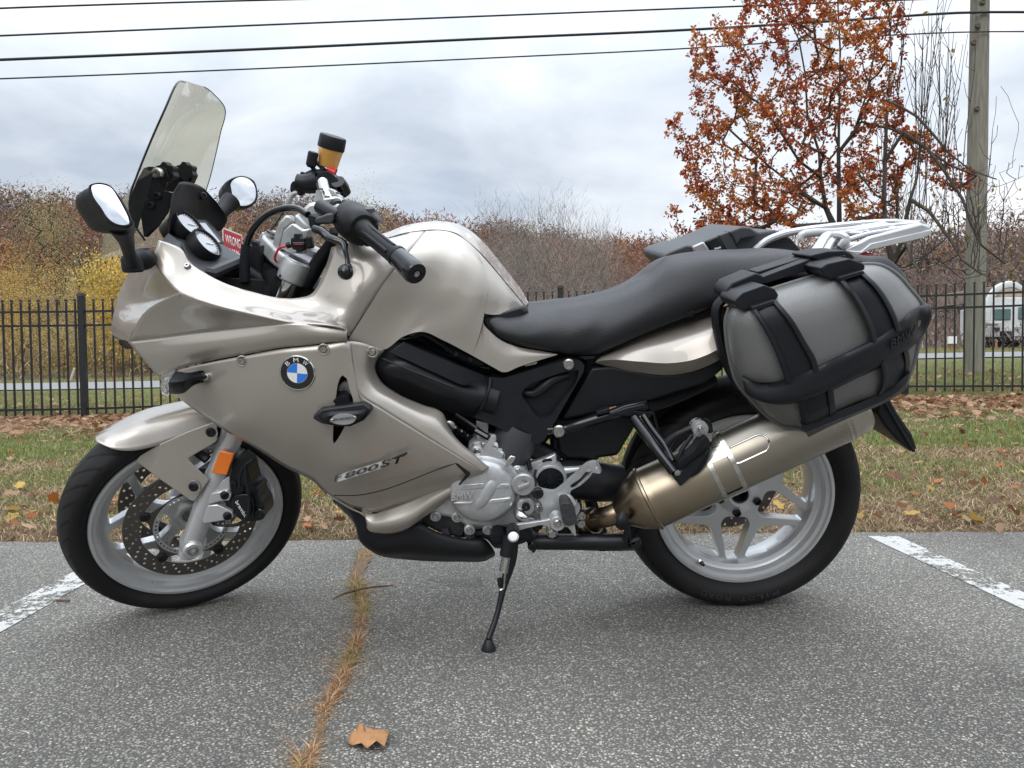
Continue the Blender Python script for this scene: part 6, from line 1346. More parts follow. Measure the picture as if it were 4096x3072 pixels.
# ---- asphalt ----
ASP = bpy.data.materials.new('worn_asphalt'); ASP.use_nodes = True
def asphalt(m, paint=None):
    nt = m.node_tree; N = nt.nodes; L = nt.links; b = N['Principled BSDF']
    g = N.new('ShaderNodeNewGeometry'); pos = g.outputs['Position']
    def mth(op, a, b_=None, cl=False):
        q = N.new('ShaderNodeMath'); q.operation = op; q.use_clamp = cl
        for i, v in enumerate((a, b_)):
            if v is None: continue
            if isinstance(v, (int, float)): q.inputs[i].default_value = v
            else: L.new(v, q.inputs[i])
        return q.outputs[0]
    wn = N.new('ShaderNodeTexNoise'); wn.inputs['Scale'].default_value = 120; wn.inputs['Detail'].default_value = 2; L.new(pos, wn.inputs['Vector'])
    va = N.new('ShaderNodeVectorMath'); va.operation = 'SCALE'; L.new(wn.outputs['Color'], va.inputs[0]); va.inputs['Scale'].default_value = .006
    vb = N.new('ShaderNodeVectorMath'); vb.operation = 'ADD'; L.new(pos, vb.inputs[0]); L.new(va.outputs[0], vb.inputs[1])
    def vor(s, feat='F1'):
        v = N.new('ShaderNodeTexVoronoi'); v.inputs['Scale'].default_value = s; v.feature = feat; L.new(vb.outputs[0], v.inputs['Vector']); return v
    v1 = vor(180); v2 = vor(330); v3 = vor(85)
    def ramp(f, st, const=False):
        c = N.new('ShaderNodeValToRGB'); L.new(f, c.inputs[0]); e = c.color_ramp.elements
        if const: c.color_ramp.interpolation = 'CONSTANT'
        e[0].position, e[0].color = st[0][0], (*st[0][1], 1); e[1].position, e[1].color = st[-1][0], (*st[-1][1], 1)
        for p_, q_ in st[1:-1]: x = e.new(p_); x.color = (*q_, 1)
        return c.outputs[0]
    def sepx(c):
        s = N.new('ShaderNodeSeparateColor'); L.new(c, s.inputs[0]); return s.outputs
    c1 = sepx(v1.outputs['Color']); c2 = sepx(v2.outputs['Color']); c3 = sepx(v3.outputs['Color'])
    stone = ramp(c1[0], [(0, (.075, .078, .080)), (.30, (.122, .124, .126)), (.55, (.158, .16, .16)), (.76, (.19, .19, .185)), (.88, (.225, .22, .21)), (.955, (.29, .28, .26))], True)
    stone2 = ramp(c2[1], [(0, (.07, .072, .075)), (.4, (.11, .113, .117)), (.75, (.18, .18, .176)), (.92, (.24, .235, .22))], True)
    stone3 = ramp(c3[0], [(0, (.08, .083, .088)), (.45, (.13, .132, .135)), (.8, (.23, .22, .20)), (.95, (.30, .28, .24))], True)
    def mix(f, a, c, t='MIX'):
        x = N.new('ShaderNodeMix'); x.data_type = 'RGBA'; x.blend_type = t
        if isinstance(f, float): x.inputs['Factor'].default_value = f
        else: L.new(f, x.inputs['Factor'])
        for k, v in (('A', a), ('B', c)):
            if isinstance(v, tuple): x.inputs[k].default_value = (*v, 1)
            else: L.new(v, x.inputs[k])
        return x.outputs[2]
    base = mix(mth('GREATER_THAN', c1[2], .45), stone2, stone)
    big3 = mth('MULTIPLY', mth('GREATER_THAN', c3[2], .80), mth('LESS_THAN', v3.outputs['Distance'], .40))
    base = mix(big3, base, stone3)
    # bitumen between the stones
    gap = mth('GREATER_THAN', v1.outputs['Distance'], .46)
    base = mix(mth('MULTIPLY', gap, .9), base, (.052, .052, .052))
    n = N.new('ShaderNodeTexNoise'); n.inputs['Scale'].default_value = 1.3; n.inputs['Detail'].default_value = 7; L.new(pos, n.inputs['Vector'])
    wear = N.new('ShaderNodeMapRange'); wear.inputs[1].default_value = .3; wear.inputs[2].default_value = .7; wear.inputs[3].default_value = .95; wear.inputs[4].default_value = 1.55; L.new(n.outputs[0], wear.inputs[0])
    cm = N.new('ShaderNodeVectorMath'); cm.operation = 'SCALE'; L.new(base, cm.inputs[0]); st = N.new('ShaderNodeTexNoise'); st.inputs['Scale'].default_value = 3.2; st.inputs['Detail'].default_value = 4; L.new(pos, st.inputs['Vector'])
    sm = N.new('ShaderNodeMapRange'); sm.inputs[1].default_value = .60; sm.inputs[2].default_value = .72; sm.inputs[3].default_value = 1.0; sm.inputs[4].default_value = .72; L.new(st.outputs[0], sm.inputs[0])
    L.new(mth('MULTIPLY', wear.outputs[0], sm.outputs[0]), cm.inputs['Scale']); col = mix(1.0, cm.outputs[0], (1.62, 1.54, 1.38), 'MULTIPLY')
    hgt_ = mth('SUBTRACT', mth('MULTIPLY', c1[1], .5), mth('MULTIPLY', v1.outputs['Distance'], 1.1))
    if paint:
        pn = N.new('ShaderNodeTexNoise'); pn.inputs['Scale'].default_value = 30; pn.inputs['Detail'].default_value = 9; pn.inputs['Roughness'].default_value = .72; L.new(pos, pn.inputs['Vector'])
        p2 = N.new('ShaderNodeTexNoise'); p2.inputs['Scale'].default_value = 5; p2.inputs['Detail'].default_value = 3; L.new(pos, p2.inputs['Vector'])
        f = mth('ADD', mth('MULTIPLY', pn.outputs[0], .62), mth('MULTIPLY', p2.outputs[0], .38))
        f = mth('SUBTRACT', f, mth('MULTIPLY', gap, .028))
        k = mth('GREATER_THAN', f, .472)
        col = mix(k, col, mix(mth('MULTIPLY', c1[0], .5), (.58, .58, .56), (.44, .44, .42)))
    L.new(col, b.inputs['Base Color']); b.inputs['Roughness'].default_value = .82; b.inputs['Specular IOR Level'].default_value = .35
    bp = N.new('ShaderNodeBump'); bp.inputs['Strength'].default_value = .9; bp.inputs['Distance'].default_value = .004; L.new(hgt_, bp.inputs['Height']); L.new(bp.outputs[0], b.inputs['Normal'])
asphalt(ASP)
rng = random.Random(3)
def edge_y(x): return EDGE+.02*math.sin(x*2.1)+.018*noise.noise(Vector((x*7, 0, 0)))+.012*noise.noise(Vector((x*23, 3, 0)))
mb = MB(); xs = [-30]+[-6+i*.04 for i in range(301)]+[30]
mb.grid([[Vector((x, -34, 0)) for x in xs], [Vector((x, 0, 0)) for x in xs], [Vector((x, edge_y(x) if abs(x) < 6.1 else EDGE, 0)) for x in xs], [Vector((x, (edge_y(x) if abs(x) < 6.1 else EDGE)+.006, -.03)) for x in xs]], flip=True)
asp = mb.obj('parking_lot', ASP, None, smooth=30); asp['kind'] = 'structure'
# stall lines
LINE = bpy.data.materials.new('worn_line_paint'); LINE.use_nodes = True; asphalt(LINE, True)
def stall(pts, label):
    o = MB().add([p+Vector((0, 0, .002)) for p in pts], [(0, 1, 2, 3)]).obj('painted_line', LINE, None, smooth=0); o['kind'] = 'structure'; return o
g_ = lambda x, y: PZ(x, y, 0)
def line_from(a0, a1, b0, b1):   # left edge a0->a1, right edge b0->b1, extended toward the camera
    A0, A1, B0, B1 = g_(*a0), g_(*a1), g_(*b0), g_(*b1)
    stall([A0, A1+(A1-A0)*1.2, B1+(B1-B0)*1.2, B0], '')
line_from((3470, 2146), (3802, 2302), (3592, 2146), (3940, 2302))
line_from((450, 2208), (0, 2442), (540, 2222), (0, 2532))
# ---- footpath ----
mb = MB(); xs = [-60+i*1.0 for i in range(141)]
def py0(x): return 18.6+sst(-6, 12, x)*2.6
def py1(x): return 27.0-sst(-6, 12, x)*.6
mb.grid([[Vector((x, py0(x)+(py1(x)-py0(x))*t, hgt(x, py0(x)+(py1(x)-py0(x))*t)+.03)) for x in xs] for t in (0, .25, .5, .75, 1)], flip=True)
o = mb.obj('footpath', mat('path_asphalt', (.20, .20, .205), .9, bump=(30, .4, .01), var=(1.5, .5, (.26, .255, .25))), None); o['kind'] = 'structure'

# ---- foliage materials ----
def attr_mat(name, rough=.7, trans=.0, spec=.25):
    m = bpy.data.materials.new(name); m.use_nodes = True; nt = m.node_tree; N = nt.nodes; L = nt.links; b = N['Principled BSDF']
    a = N.new('ShaderNodeAttribute'); a.attribute_name = 'tone'; L.new(a.outputs['Color'], b.inputs['Base Color']); b.inputs['Roughness'].default_value = rough; b.inputs['Specular IOR Level'].default_value = spec
    if trans:
        t = N.new('ShaderNodeBsdfTranslucent'); L.new(a.outputs['Color'], t.inputs[0]); mx = N.new('ShaderNodeMixShader'); mx.inputs[0].default_value = trans
        L.new(b.outputs[0], mx.inputs[1]); L.new(t.outputs[0], mx.inputs[2]); L.new(mx.outputs[0], N['Material Output'].inputs[0])
    return m
LEAFM = attr_mat('leaf', .5, .35); GRASSM = attr_mat('grass_blades', .7, .25); TWIGM = attr_mat('twigs', .9)
BARK = mat('dark_bark', (.050, .040, .034), .9, bump=(40, .8, .01), var=(12, .6, (.09, .078, .065)))
def raw(name, V, Fc, tone, m, parent=None, kind=None, smooth=False, loc=None):
    """V (n,3) array, Fc (m,k) faces, tone (n,3) vertex colours"""
    me = bpy.data.meshes.new(name); V = np.asarray(V, dtype=np.float32); Fc = np.asarray(Fc, dtype=np.int32)
    me.vertices.add(len(V)); me.vertices.foreach_set('co', V.ravel())
    k = Fc.shape[1]; me.loops.add(len(Fc)*k); me.loops.foreach_set('vertex_index', Fc.ravel()); me.polygons.add(len(Fc))
    me.polygons.foreach_set('loop_start', np.arange(len(Fc), dtype=np.int32)*k)
    me.update(calc_edges=True)
    if tone is not None:
        a = me.color_attributes.new('tone', 'FLOAT_COLOR', 'POINT'); t = np.ones((len(V), 4), dtype=np.float32); t[:, :3] = tone; a.data.foreach_set('color', t.ravel())
    me.materials.append(m)
    if smooth: me.shade_smooth()
    o = bpy.data.objects.new(name, me); COL.objects.link(o)
    if kind: o['kind'] = kind
    if parent is not None:
        o.parent = parent
        if loc is None and parent.name in BASES: o.location = -BASES[parent.name]
    return o
RS = np.random.RandomState(11)
def blades(n, pos, h, wd, col, lean=.5, RS=RS):
    """n bent blades: returns V,F,tone; 5 verts, 3 tris each"""
    az = RS.uniform(0, 2*np.pi, n); d = np.stack([np.cos(az), np.sin(az), 0*az], 1); pz = np.stack([-np.sin(az), np.cos(az), 0*az], 1)
    az2 = RS.uniform(0, 2*np.pi, n); d = np.stack([np.cos(az2), np.sin(az2), 0*az2], 1)
    L_ = (lean*RS.uniform(.2, 1.4, n)*h)[:, None]; hh = h[:, None]; w = wd[:, None]; up = np.array([[0, 0, 1.]])
    v0 = pos-pz*w/2; v1 = pos+pz*w/2; m = pos+d*L_*.35+up*hh*.6; v2 = m-pz*w*.4; v3 = m+pz*w*.4; v4 = pos+d*L_+up*hh*RS.uniform(.7, 1, n)[:, None]
    V = np.stack([v0, v1, v2, v3, v4], 1).reshape(-1, 3); i = np.arange(n)[:, None]*5
    Fc = np.concatenate([i+[0, 1, 3], i+[0, 3, 2], i+[2, 3, 4]], 1).reshape(-1, 3)
    return V, Fc, np.repeat(col, 5, 0)
def hz(P_): return np.array([hgt(x, y) for x, y in P_])
# grass verge
def verge():
    n = 240000
    y = EDGE+.0+(RS.beta(1.0, 1.7, n))*5.9; x = RS.uniform(-1, 1, n)*(y*.92+.6)
    z = hz(zip(x, y)); nn = np.array([noise.noise(Vector((a*1.1, b*1.6, 3.3)))+.5*noise.noise(Vector((a*3.5, b*5, 7))) for a, b in zip(x, y)])
    gf = np.interp(y, [2.66, 3.0, 3.4, 4.0, 4.55, 4.8, 6.0, 6.6, 8.5], [-.05, .02, .24, .22, .08, .80, .80, .4, .4]); green = RS.uniform(0, 1, n) < np.clip(gf+nn*.8, 0.02, .97)
    t = RS.uniform(0, 1, n)[:, None]
    straw = np.array([.66, .49, .32])*(1-t)+np.array([.15, .095, .055])*t; gr = np.array([.12, .17, .045])*(1-t)+np.array([.34, .36, .14])*t
    col = np.where(green[:, None], gr, straw)*RS.uniform(.7, 1.15, n)[:, None]
    h = np.where(green, RS.uniform(.02, .055, n), RS.uniform(.010, .045, n))*np.interp(y, [2.66, 2.9, 4, 8], [.6, .9, 1.0, 1.1]); wd = np.where(green, .0030, .0034)*np.interp(y, [2.6, 8], [1, 2.4])*RS.uniform(.6, 1.4, n)
    lean = np.where(green, .6, 1.8)
    V, Fc, T_ = blades(n, np.stack([x, y, z-.003], 1), h, wd, col, lean)
    return raw('verge_grass', V, Fc, T_, GRASSM, None, 'stuff')
verge()
def field():
    n = 70000
    y = 8.4+RS.beta(1, 1.8, n)*10.5; x = RS.uniform(-1, 1, n)*(y*.76); z = hz(zip(x, y)); t = RS.uniform(0, 1, n)[:, None]
    nn = np.array([noise.noise(Vector((a*.5, b*.5, 3.3))) for a, b in zip(x, y)])[:, None]
    col = (np.array([.12, .14, .045])*(1-t)+np.array([.28, .27, .12])*t)*(1+.6*nn)
    V, Fc, T_ = blades(n, np.stack([x, y, z-.003], 1), RS.uniform(.03, .07, n), RS.uniform(.004, .008, n), col, .6)
    raw('field_grass', V, Fc, T_, GRASSM, None, 'stuff')
    n = 36000   # strip beyond the path
    y = RS.uniform(27, 36.5, n); x = RS.uniform(-1, 1, n)*(y*.76); z = hz(zip(x, y)); t = RS.uniform(0, 1, n)[:, None]
    V, Fc, T_ = blades(n, np.stack([x, y, z-.003], 1), RS.uniform(.08, .2, n), RS.uniform(.012, .02, n), np.array([.20, .20, .07])*(1-t)+np.array([.34, .30, .15])*t, .6)
    raw('far_grass', V, Fc, T_, GRASSM, None, 'stuff')
    n = 60000   # rough dead stalks at the foot of the wood
    y = RS.uniform(36, 43, n); x = RS.uniform(-1, 1, n)*(y*.76); z = hz(zip(x, y)); t = RS.uniform(0, 1, n)[:, None]
    V, Fc, T_ = blades(n, np.stack([x, y, z-.003], 1), RS.uniform(.4, 1.5, n), RS.uniform(.015, .035, n), np.array([.19, .135, .11])*(1-t)+np.array([.38, .28, .22])*t, .25)
    raw('dead_stalks', V, Fc, T_, TWIGM, None, 'stuff')
field()
# ---- fallen leaves ----
LEAF_COLS = [(.30, .16, .085), (.36, .21, .12), (.24, .11, .06), (.42, .27, .17), (.16, .07, .045), (.38, .13, .035), (.46, .30, .08)]
def leaf_verts(c, s, rs, curl=.35, flat=.35):
    """an irregular lobed leaf of 9 points"""
    a0 = rs.uniform(0, 6.28); t1 = rs.normal(0, flat); t2 = rs.normal(0, flat)
    Rm = Matrix.Rotation(a0, 3, 'Z') @ Matrix.Rotation(t1, 3, 'X') @ Matrix.Rotation(t2, 3, 'Y')
    pts = [(0, -1, 0), (.45, -.55, .1), (.85, -.5, .3), (.55, 0, .15), (.7, .5, .35), (0, .95, .1), (-.65, .55, .3), (-.5, .0, .15), (-.85, -.45, .35), (-.4, -.6, .1)]
    return [Vector(c)+Rm @ Vector((x*s*rs.uniform(.8, 1.15), y*s*rs.uniform(.85, 1.1), (z*curl-.02)*s)) for x, y, z in pts]+[Vector(c)+Vector((0, 0, .0))]
LF = [(i, (i+1) % 10, 10) for i in range(10)]
def litter(n, fy, fx, s0, s1, name, cols, bright=1.0):
    V = []; Fc = []; T_ = []
    for i in range(n):
        y = fy(); x = fx(y); c = (x, y, hgt(x, y)+RS.uniform(.012, .04)); k = cols[RS.randint(len(cols))]; m = RS.uniform(.65, 1.25)*bright
        b = len(V); V += [tuple(v) for v in leaf_verts(c, RS.uniform(s0, s1), RS)]; Fc += [tuple(b+q for q in f) for f in LF]; T_ += [tuple(q*m for q in k)]*11
    return raw(name, V, Fc, np.array(T_), LEAFM, None, 'stuff')
litter(6500, lambda: 8.25-abs(RS.normal(0, .95)), lambda y: RS.uniform(-1, 1)*y*.95, .028, .058, 'leaf_litter', LEAF_COLS[:4])
litter(1100, lambda: 2.72+RS.beta(.8, 1.3)*4.6, lambda y: RS.uniform(-1, 1)*y*.85, .012, .036, 'scattered_leaves', LEAF_COLS)
litter(900, lambda: 9+abs(RS.normal(0, 3)), lambda y: RS.uniform(-1, 1)*y*.78, .03, .06, 'leaves_beyond_fence', LEAF_COLS[:4])
NEARL = [(1290, 1945, 5), (1335, 1990, 0), (1265, 1985, 5), (1380, 2030, 3), (60, 1890, 6), (215, 2005, 5), (95, 2035, 4), (1230, 2040, 0), (3420, 2030, 4), (3510, 2075, 5), (3560, 1915, 2), (3650, 1910, 3), (3720, 1965, 6), (3830, 2065, 4), (3940, 1935, 5), (4000, 2105, 3), (3800, 2030, 5), (4050, 2050, 2), (3640, 2040, 1), (3530, 1830, 4), (3750, 1895, 3), (130, 1960, 2), (30, 2110, 1), (1180, 2120, 3)]
def single_leaf(c, s, k, rs, name='fallen_leaf'):
    vs = leaf_verts(c, s, rs, 1.1, .5); V = [v-Vector(c) for v in vs]; o = raw(name, V, LF, np.tile(np.array(LEAF_COLS[k])*.85, (11, 1)), LEAFM); o.location = c; return o
for i, (x, y, k) in enumerate(NEARL):
    p = PZ(x, y, .03); p.z = hgt(p.x, p.y)+.035
    o = single_leaf(p, .022+.007*(i % 3), k, RS); tag(o, 'curled fallen leaf lying in the dry grass near the asphalt edge', 'leaf', 'fallen leaves on the verge')
# the leaf on the asphalt
lp = [(618, 1390), (640, 1345), (665, 1330), (690, 1302), (715, 1312), (725, 1340), (755, 1328), (800, 1332), (860, 1330), (882, 1345), (875, 1385), (850, 1440), (800, 1432), (740, 1440), (705, 1425), (650, 1415)]
lv = []
for i, (x, y) in enumerate(lp):
    ox, oy, s = FR['X']; p = PZ(ox+x*s, oy+y*s, 0); p.z = .006+.010*abs(math.sin(i*1.7)); lv.append(p)
lc = sum(lv, Vector())/len(lv); lc.z = .010
lc.z = .014
rows_ = [[(p.lerp(lc, 1-s)) + Vector((0, 0, .0035*s*math.sin(i*.9+s*4))) for i, p in enumerate(lv)] for s in (1, .75, .5, .25, .0)]
DL = MB(); DL.grid([[v-lc for v in r] for r in rows_], closev=True)
o = DL.obj('fallen_leaf', mat('dry_leaf', (.34, .165, .07), .6, bump=(60, .6, .003), var=(45, .7, (.44, .25, .12))), None, smooth=80, solid=.0006); o.location = lc
tag(o, 'large torn tan leaf lying alone on the asphalt in front', 'leaf')
# twig
tw = [PZ(*[FR['X'][0]+x*FR['X'][2], FR['X'][1]+y*FR['X'][2]], .022) for x, y in ((525, 468), (580, 440), (700, 405), (760, 395), (860, 385), (905, 382))]
o = MB().tube([p-tw[0] for p in tw], [.002, .003, .0038, .003, .003, .002], 8).obj('twig', mat('twig_bark', (.11, .065, .04), .8, bump=(200, .6, .002)), None); o.location = tw[0]
tag(o, 'thin brown twig lying across the grass filled crack', 'twig')
for i, (a, b_) in enumerate((((355, 478), (440, 480)), )):
    q0 = PZ(0+a[0]*1400/2212, 2100+a[1]*1400/2212, .004); q1 = PZ(0+b_[0]*1400/2212, 2100+b_[1]*1400/2212, .004)
    o = MB().tube([Vector(), (q1-q0)*.5+Vector((0, .004, 0)), q1-q0], .003, 6).obj('twig', TWIGM if 0 else MATS['twig_bark'], None); o.location = q0; tag(o, 'short dark twig on the white stall line beside the front wheel', 'twig')
# crack filled with dry grass
crack = [(735, 150, 95), (715, 230, 100), (680, 300, 90), (670, 370, 65), (690, 440, 55), (710, 510, 62), (700, 600, 50), (690, 690, 55), (670, 760, 52), (650, 840, 45), (600, 920, 42), (570, 990, 85), (530, 1070, 50), (490, 1140, 42), (460, 1200, 46), (450, 1270, 46), (440, 1340, 34), (400, 1420, 55), (350, 1500, 55), (330, 1560, 50)]
def crackgrass():
    ox, oy, s = FR['X']; pts = [PZ(ox+x*s, oy+y*s, 0) for x, y, w in crack]; wd = [.55*w*s*(p.y/2840) for (x, y, w), p in zip(crack, pts)]
    n = 12000; u = RS.uniform(0, len(pts)-1.001, n); i = u.astype(int); f = u-i
    Pn = np.array([tuple(p) for p in pts]); W_ = np.array(wd); pos = Pn[i]*(1-f)[:, None]+Pn[i+1]*f[:, None]; ww = W_[i]*(1-f)+W_[i+1]*f
    pos[:, 0] += np.clip(RS.normal(0, .42, n), -1, 1)*ww*1.0; pos[:, 1] += RS.normal(0, .015, n); pos[:, 2] = .001
    t = RS.uniform(0, 1, n)[:, None]**.8; col = np.array([.70, .45, .25])*(1-t)+np.array([.22, .12, .065])*t
    clump = np.array([noise.noise(Vector((a*6, b*6, 0))) for a, b in pos[:, :2]]); gm = ((clump > .22) & (RS.uniform(0, 1, n) < .6))[:, None]; col = np.where(gm, col*.5+np.array([.13, .16, .05]), col)
    h = RS.uniform(.002, .009, n)*(1+clump*1.6)*(.6+1.6*(RS.uniform(0, 1, n) < .12))
    V, Fc, T_ = blades(n, pos, h, RS.uniform(.0012, .0026, n), col, RS.uniform(1.5, 6.0, n))
    raw('crack_grass', V, Fc, T_, GRASSM, None, 'stuff')
    rows_ = [[], []]; L0 = [p+Vector((-w*.8, 0, .003)) for p, w in zip(pts, wd)]; L1 = [p+Vector((w*.8, 0, .003)) for p, w in zip(pts, wd)]
    L0 = cr(L0, 160); L1 = cr(L1, 160)
    for k in range(160):
        L0[k].x += .012*noise.noise(Vector((0, L0[k].y*40, 1)))+.006*noise.noise(Vector((0, L0[k].y*140, 1))); L1[k].x += .012*noise.noise(Vector((5, L1[k].y*40, 1)))+.006*noise.noise(Vector((5, L1[k].y*140, 1)))
    mid_ = [a.lerp(b, .5)+Vector((0, 0, .004)) for a, b in zip(L0, L1)]
    MB().grid([L0, mid_, L1]).obj('crack_filling', mat('dead_thatch', (.20, .135, .085), .95, bump=(180, 1, .004), var=(60, .8, (.09, .06, .04))), None, kind='stuff')
crackgrass()
# ---- fence ----
FENM = mat('black_fence_paint', (.009, .011, .014), .38, coat=.3)
def fence(pts, label, zt, posts_at, closed_end=True, spacing=.0986, ph=0):
    root = thing('fence', (pts[0][0], pts[0][1], hgt(*pts[0])), label, 'fence')
    H = 1.37; L_ = [0]
    for a, b in zip(pts, pts[1:]): L_.append(L_[-1]+math.hypot(b[0]-a[0], b[1]-a[1]))
    def at(s):
        for k in range(len(pts)-1):
            if s <= L_[k+1] or k == len(pts)-2:
                t = (s-L_[k])/(L_[k+1]-L_[k]); a, b = pts[k], pts[k+1]
                return Vector((a[0]+(b[0]-a[0])*t, a[1]+(b[1]-a[1])*t, 0)), Vector((b[0]-a[0], b[1]-a[1], 0)).normalized()
    base = root.location
    pm = MB(); s = .0085
    pm.box((0, 0, .62), (s, 0, 0), (0, s, 0), (0, 0, .60)); pk = MB()
    pk.box((0, 0, (H-.06)/2+.03), (s, 0, 0), (0, s, 0), (0, 0, (H-.06)/2-.02))
    pk.add([(-.012, -.012, H-.045), (.012, -.012, H-.045), (.012, .012, H-.045), (-.012, .012, H-.045), (-.013, -.013, H-.025), (.013, -.013, H-.025), (.013, .013, H-.025), (-.013, .013, H-.025), (0, 0, H)],
           [(0, 1, 5, 4), (1, 2, 6, 5), (2, 3, 7, 6), (3, 0, 4, 7), (4, 5, 8), (5, 6, 8), (6, 7, 8), (7, 4, 8), (3, 2, 1, 0)])
    first = pk.obj('picket', FENM, None, smooth=0); me = first.data; bpy.data.objects.remove(first)
    n = int(L_[-1]/spacing)
    for k in range(n+1):
        s_ = k*spacing+ph
        if s_ > L_[-1]: break
        if any(abs(s_-q) < .04 for q in posts_at): continue
        p, d = at(s_); o = bpy.data.objects.new('picket', me); COL.objects.link(o); o.parent = root; o.location = Vector((p.x, p.y, zt(p.x))) - base; o.rotation_euler.z = math.atan2(d.y, d.x)
        o.rotation_euler.y = RS.normal(0, .002)
    for q in posts_at:
        p, d = at(q); z0 = zt(p.x); mbp = MB(); c = Vector((p.x, p.y, z0)); x_, y_ = d, Vector((-d.y, d.x, 0))
        mbp.box(c+Vector((0, 0, .62)), x_*.031, y_*.031, Vector((0, 0, .76))); PO = mbp.obj('post', FENM, root, smooth=0, bevel=.002)
        cp = MB(); cp.box(c+Vector((0, 0, 1.395)), x_*.036, y_*.036, Vector((0, 0, .012))); cp.box(c+Vector((0, 0, 1.412)), x_*.024, y_*.024, Vector((0, 0, .006))); cp.obj('post_cap', GREYP, PO, smooth=0)
    brk = sorted(set([0]+list(posts_at)+L_))
    for za in (1.21, 1.055, .115):
        for a, b in zip(brk, brk[1:]):
            if b-a < .05: continue
            pa, d = at(a+1e-4); pb, _ = at(b-1e-4); A_ = Vector((pa.x, pa.y, zt(pa.x)+za)); B_ = Vector((pb.x, pb.y, zt(pb.x)+za)); dd = (B_-A_)
            y_ = Vector((-d.y, d.x, 0)); MB().box((A_+B_)/2, dd*.5, y_*.014, Vector((0, 0, .012))).obj('rail', FENM, root, smooth=0)
zt_ = lambda x: lerp_tab([(-8, .04), (-4.8, .06), (.6, .155), (4.8, .175), (7.5, .20)], x)
pL = PY(338, 1600, 8.0).x; pM = PY(2244, 1400, 8.7).x; pR = PY(3620, 1500, 8.72).x
A0 = (-13.0, 7.6); A1 = (pL, 8.0); A2 = (pM, 8.7); A3 = (pR, 8.72); A4 = (9.6, 6.94)
def dist(a, b): return math.hypot(a[0]-b[0], a[1]-b[1])
fence([A0, A1, (-2.2, 8.35)], 'left run of black picket fence behind the front wheel', zt_, [.05, dist(A0, A1)], ph=.03)
fence([(-2.2, 8.35), A2], 'middle run of black picket fence seen just above the seat', zt_, [.02, dist((-2.2, 8.35), A2)], ph=.06)
fence([A2, A3], 'run of black picket fence behind the rear pannier', zt_, [2.1, dist(A2, A3)], ph=.1)
fence([A3, A4], 'right run of black picket fence angling towards the lot', zt_, [dist(A3, A4)-.02], ph=.13)
# ---- utility pole and wires ----
POLEM = mat('weathered_pole', (.24, .225, .185), .85, bump=(25, .8, .015), var=(3.5, .9, (.13, .13, .105)))
def _pole():
    nt = POLEM.node_tree; N = nt.nodes; L = nt.links; tc = [n for n in N if n.bl_idname == 'ShaderNodeTexCoord'][0]
    mp = N.new('ShaderNodeMapping'); mp.inputs['Scale'].default_value = (8, 8, .6); L.new(tc.outputs['Object'], mp.inputs[0])
    for n in N:
        if n.bl_idname == 'ShaderNodeTexNoise': L.new(mp.outputs[0], n.inputs['Vector'])
_pole()
PB = PY(3895, 1472, 13.6); PB.z = hgt(PB.x, PB.y); PT = PY(3920, 0, 13.6)
pole = thing('utility_pole', PB, 'tall weathered wooden utility pole behind the fence at right', 'utility pole')
pd = (PT-PB).normalized(); mbp = MB(); rows_ = []
mbp.tube([PB-pd*.1, PB+pd*1.5, PB+pd*4, PB+pd*8.5], [.178, .172, .170, .150], 28, smooth=False); PO = mbp.obj('pole_shaft', POLEM, pole, smooth=60)
for x, y in ((1915, 250), (1940, 150), (1935, 640), (1970, 10)):
    p = FY('L', x, y, 13.6-.17); MB().lathe(p, (0, -1, 0), [(0, .0), (.02, .01), (.035, .015), (.05, .004), (.06, -.02)], 14).obj('knot', mat('knot_wood', (.09, .085, .06), .9) if 'knot_wood' not in MATS else MATS['knot_wood'], pole)
WIRE = mat('black_cable', (.012, .012, .014), .5)
def wire(ptsL, r, label, Ys):
    (x0_, y0_), (x1_, y1_) = ptsL[0], ptsL[1]; ptsL = [(x0_-2600, y0_+(y0_-y1_)*2600/(x1_-x0_)*.9)]+list(ptsL); Ys = [9.0]+list(Ys)
    if ptsL[-1][0] > 4200: ptsL = ptsL+[(7600, ptsL[-1][1]+10)]; Ys = Ys+[13.2]
    pts = [PY(x, y, Y) for (x, y), Y in zip(ptsL, Ys)]; o = MB().tube([p-pts[0] for p in pts], r, 8, res=8).obj('overhead_cable', WIRE, None); o.location = pts[0]
    tag(o, label, 'cable')
wire([(-600, 58), (0, 33), (700, 10), (1400, -8), (3920, -55)], .016, 'uppermost overhead cable crossing the top left corner of the sky', [11.2, 11.8, 12.2, 12.6, 13.5])
wire([(-600, 168), (0, 143), (1000, 102), (2000, 62), (2780, 32), (3920, -12)], .016, 'second overhead cable from the top, above the thick bundle', [11.2, 11.8, 12.3, 12.9, 13.3, 13.5])
wire([(-600, 262), (0, 239), (1000, 198), (2000, 152), (2778, 118), (3400, 80), (3870, 50), (4300, 50)], .024, 'thickest overhead cable meeting the pole near its top', [11.2, 11.8, 12.3, 12.9, 13.3, 13.4, 13.4, 13.4])
wire([(-600, 335), (0, 315), (1000, 276), (2000, 230), (2778, 192), (3400, 150), (3870, 128), (4300, 127)], .013, 'thin lowest overhead cable passing just above the windscreen', [11.2, 11.8, 12.3, 12.9, 13.3, 13.4, 13.4, 13.4])
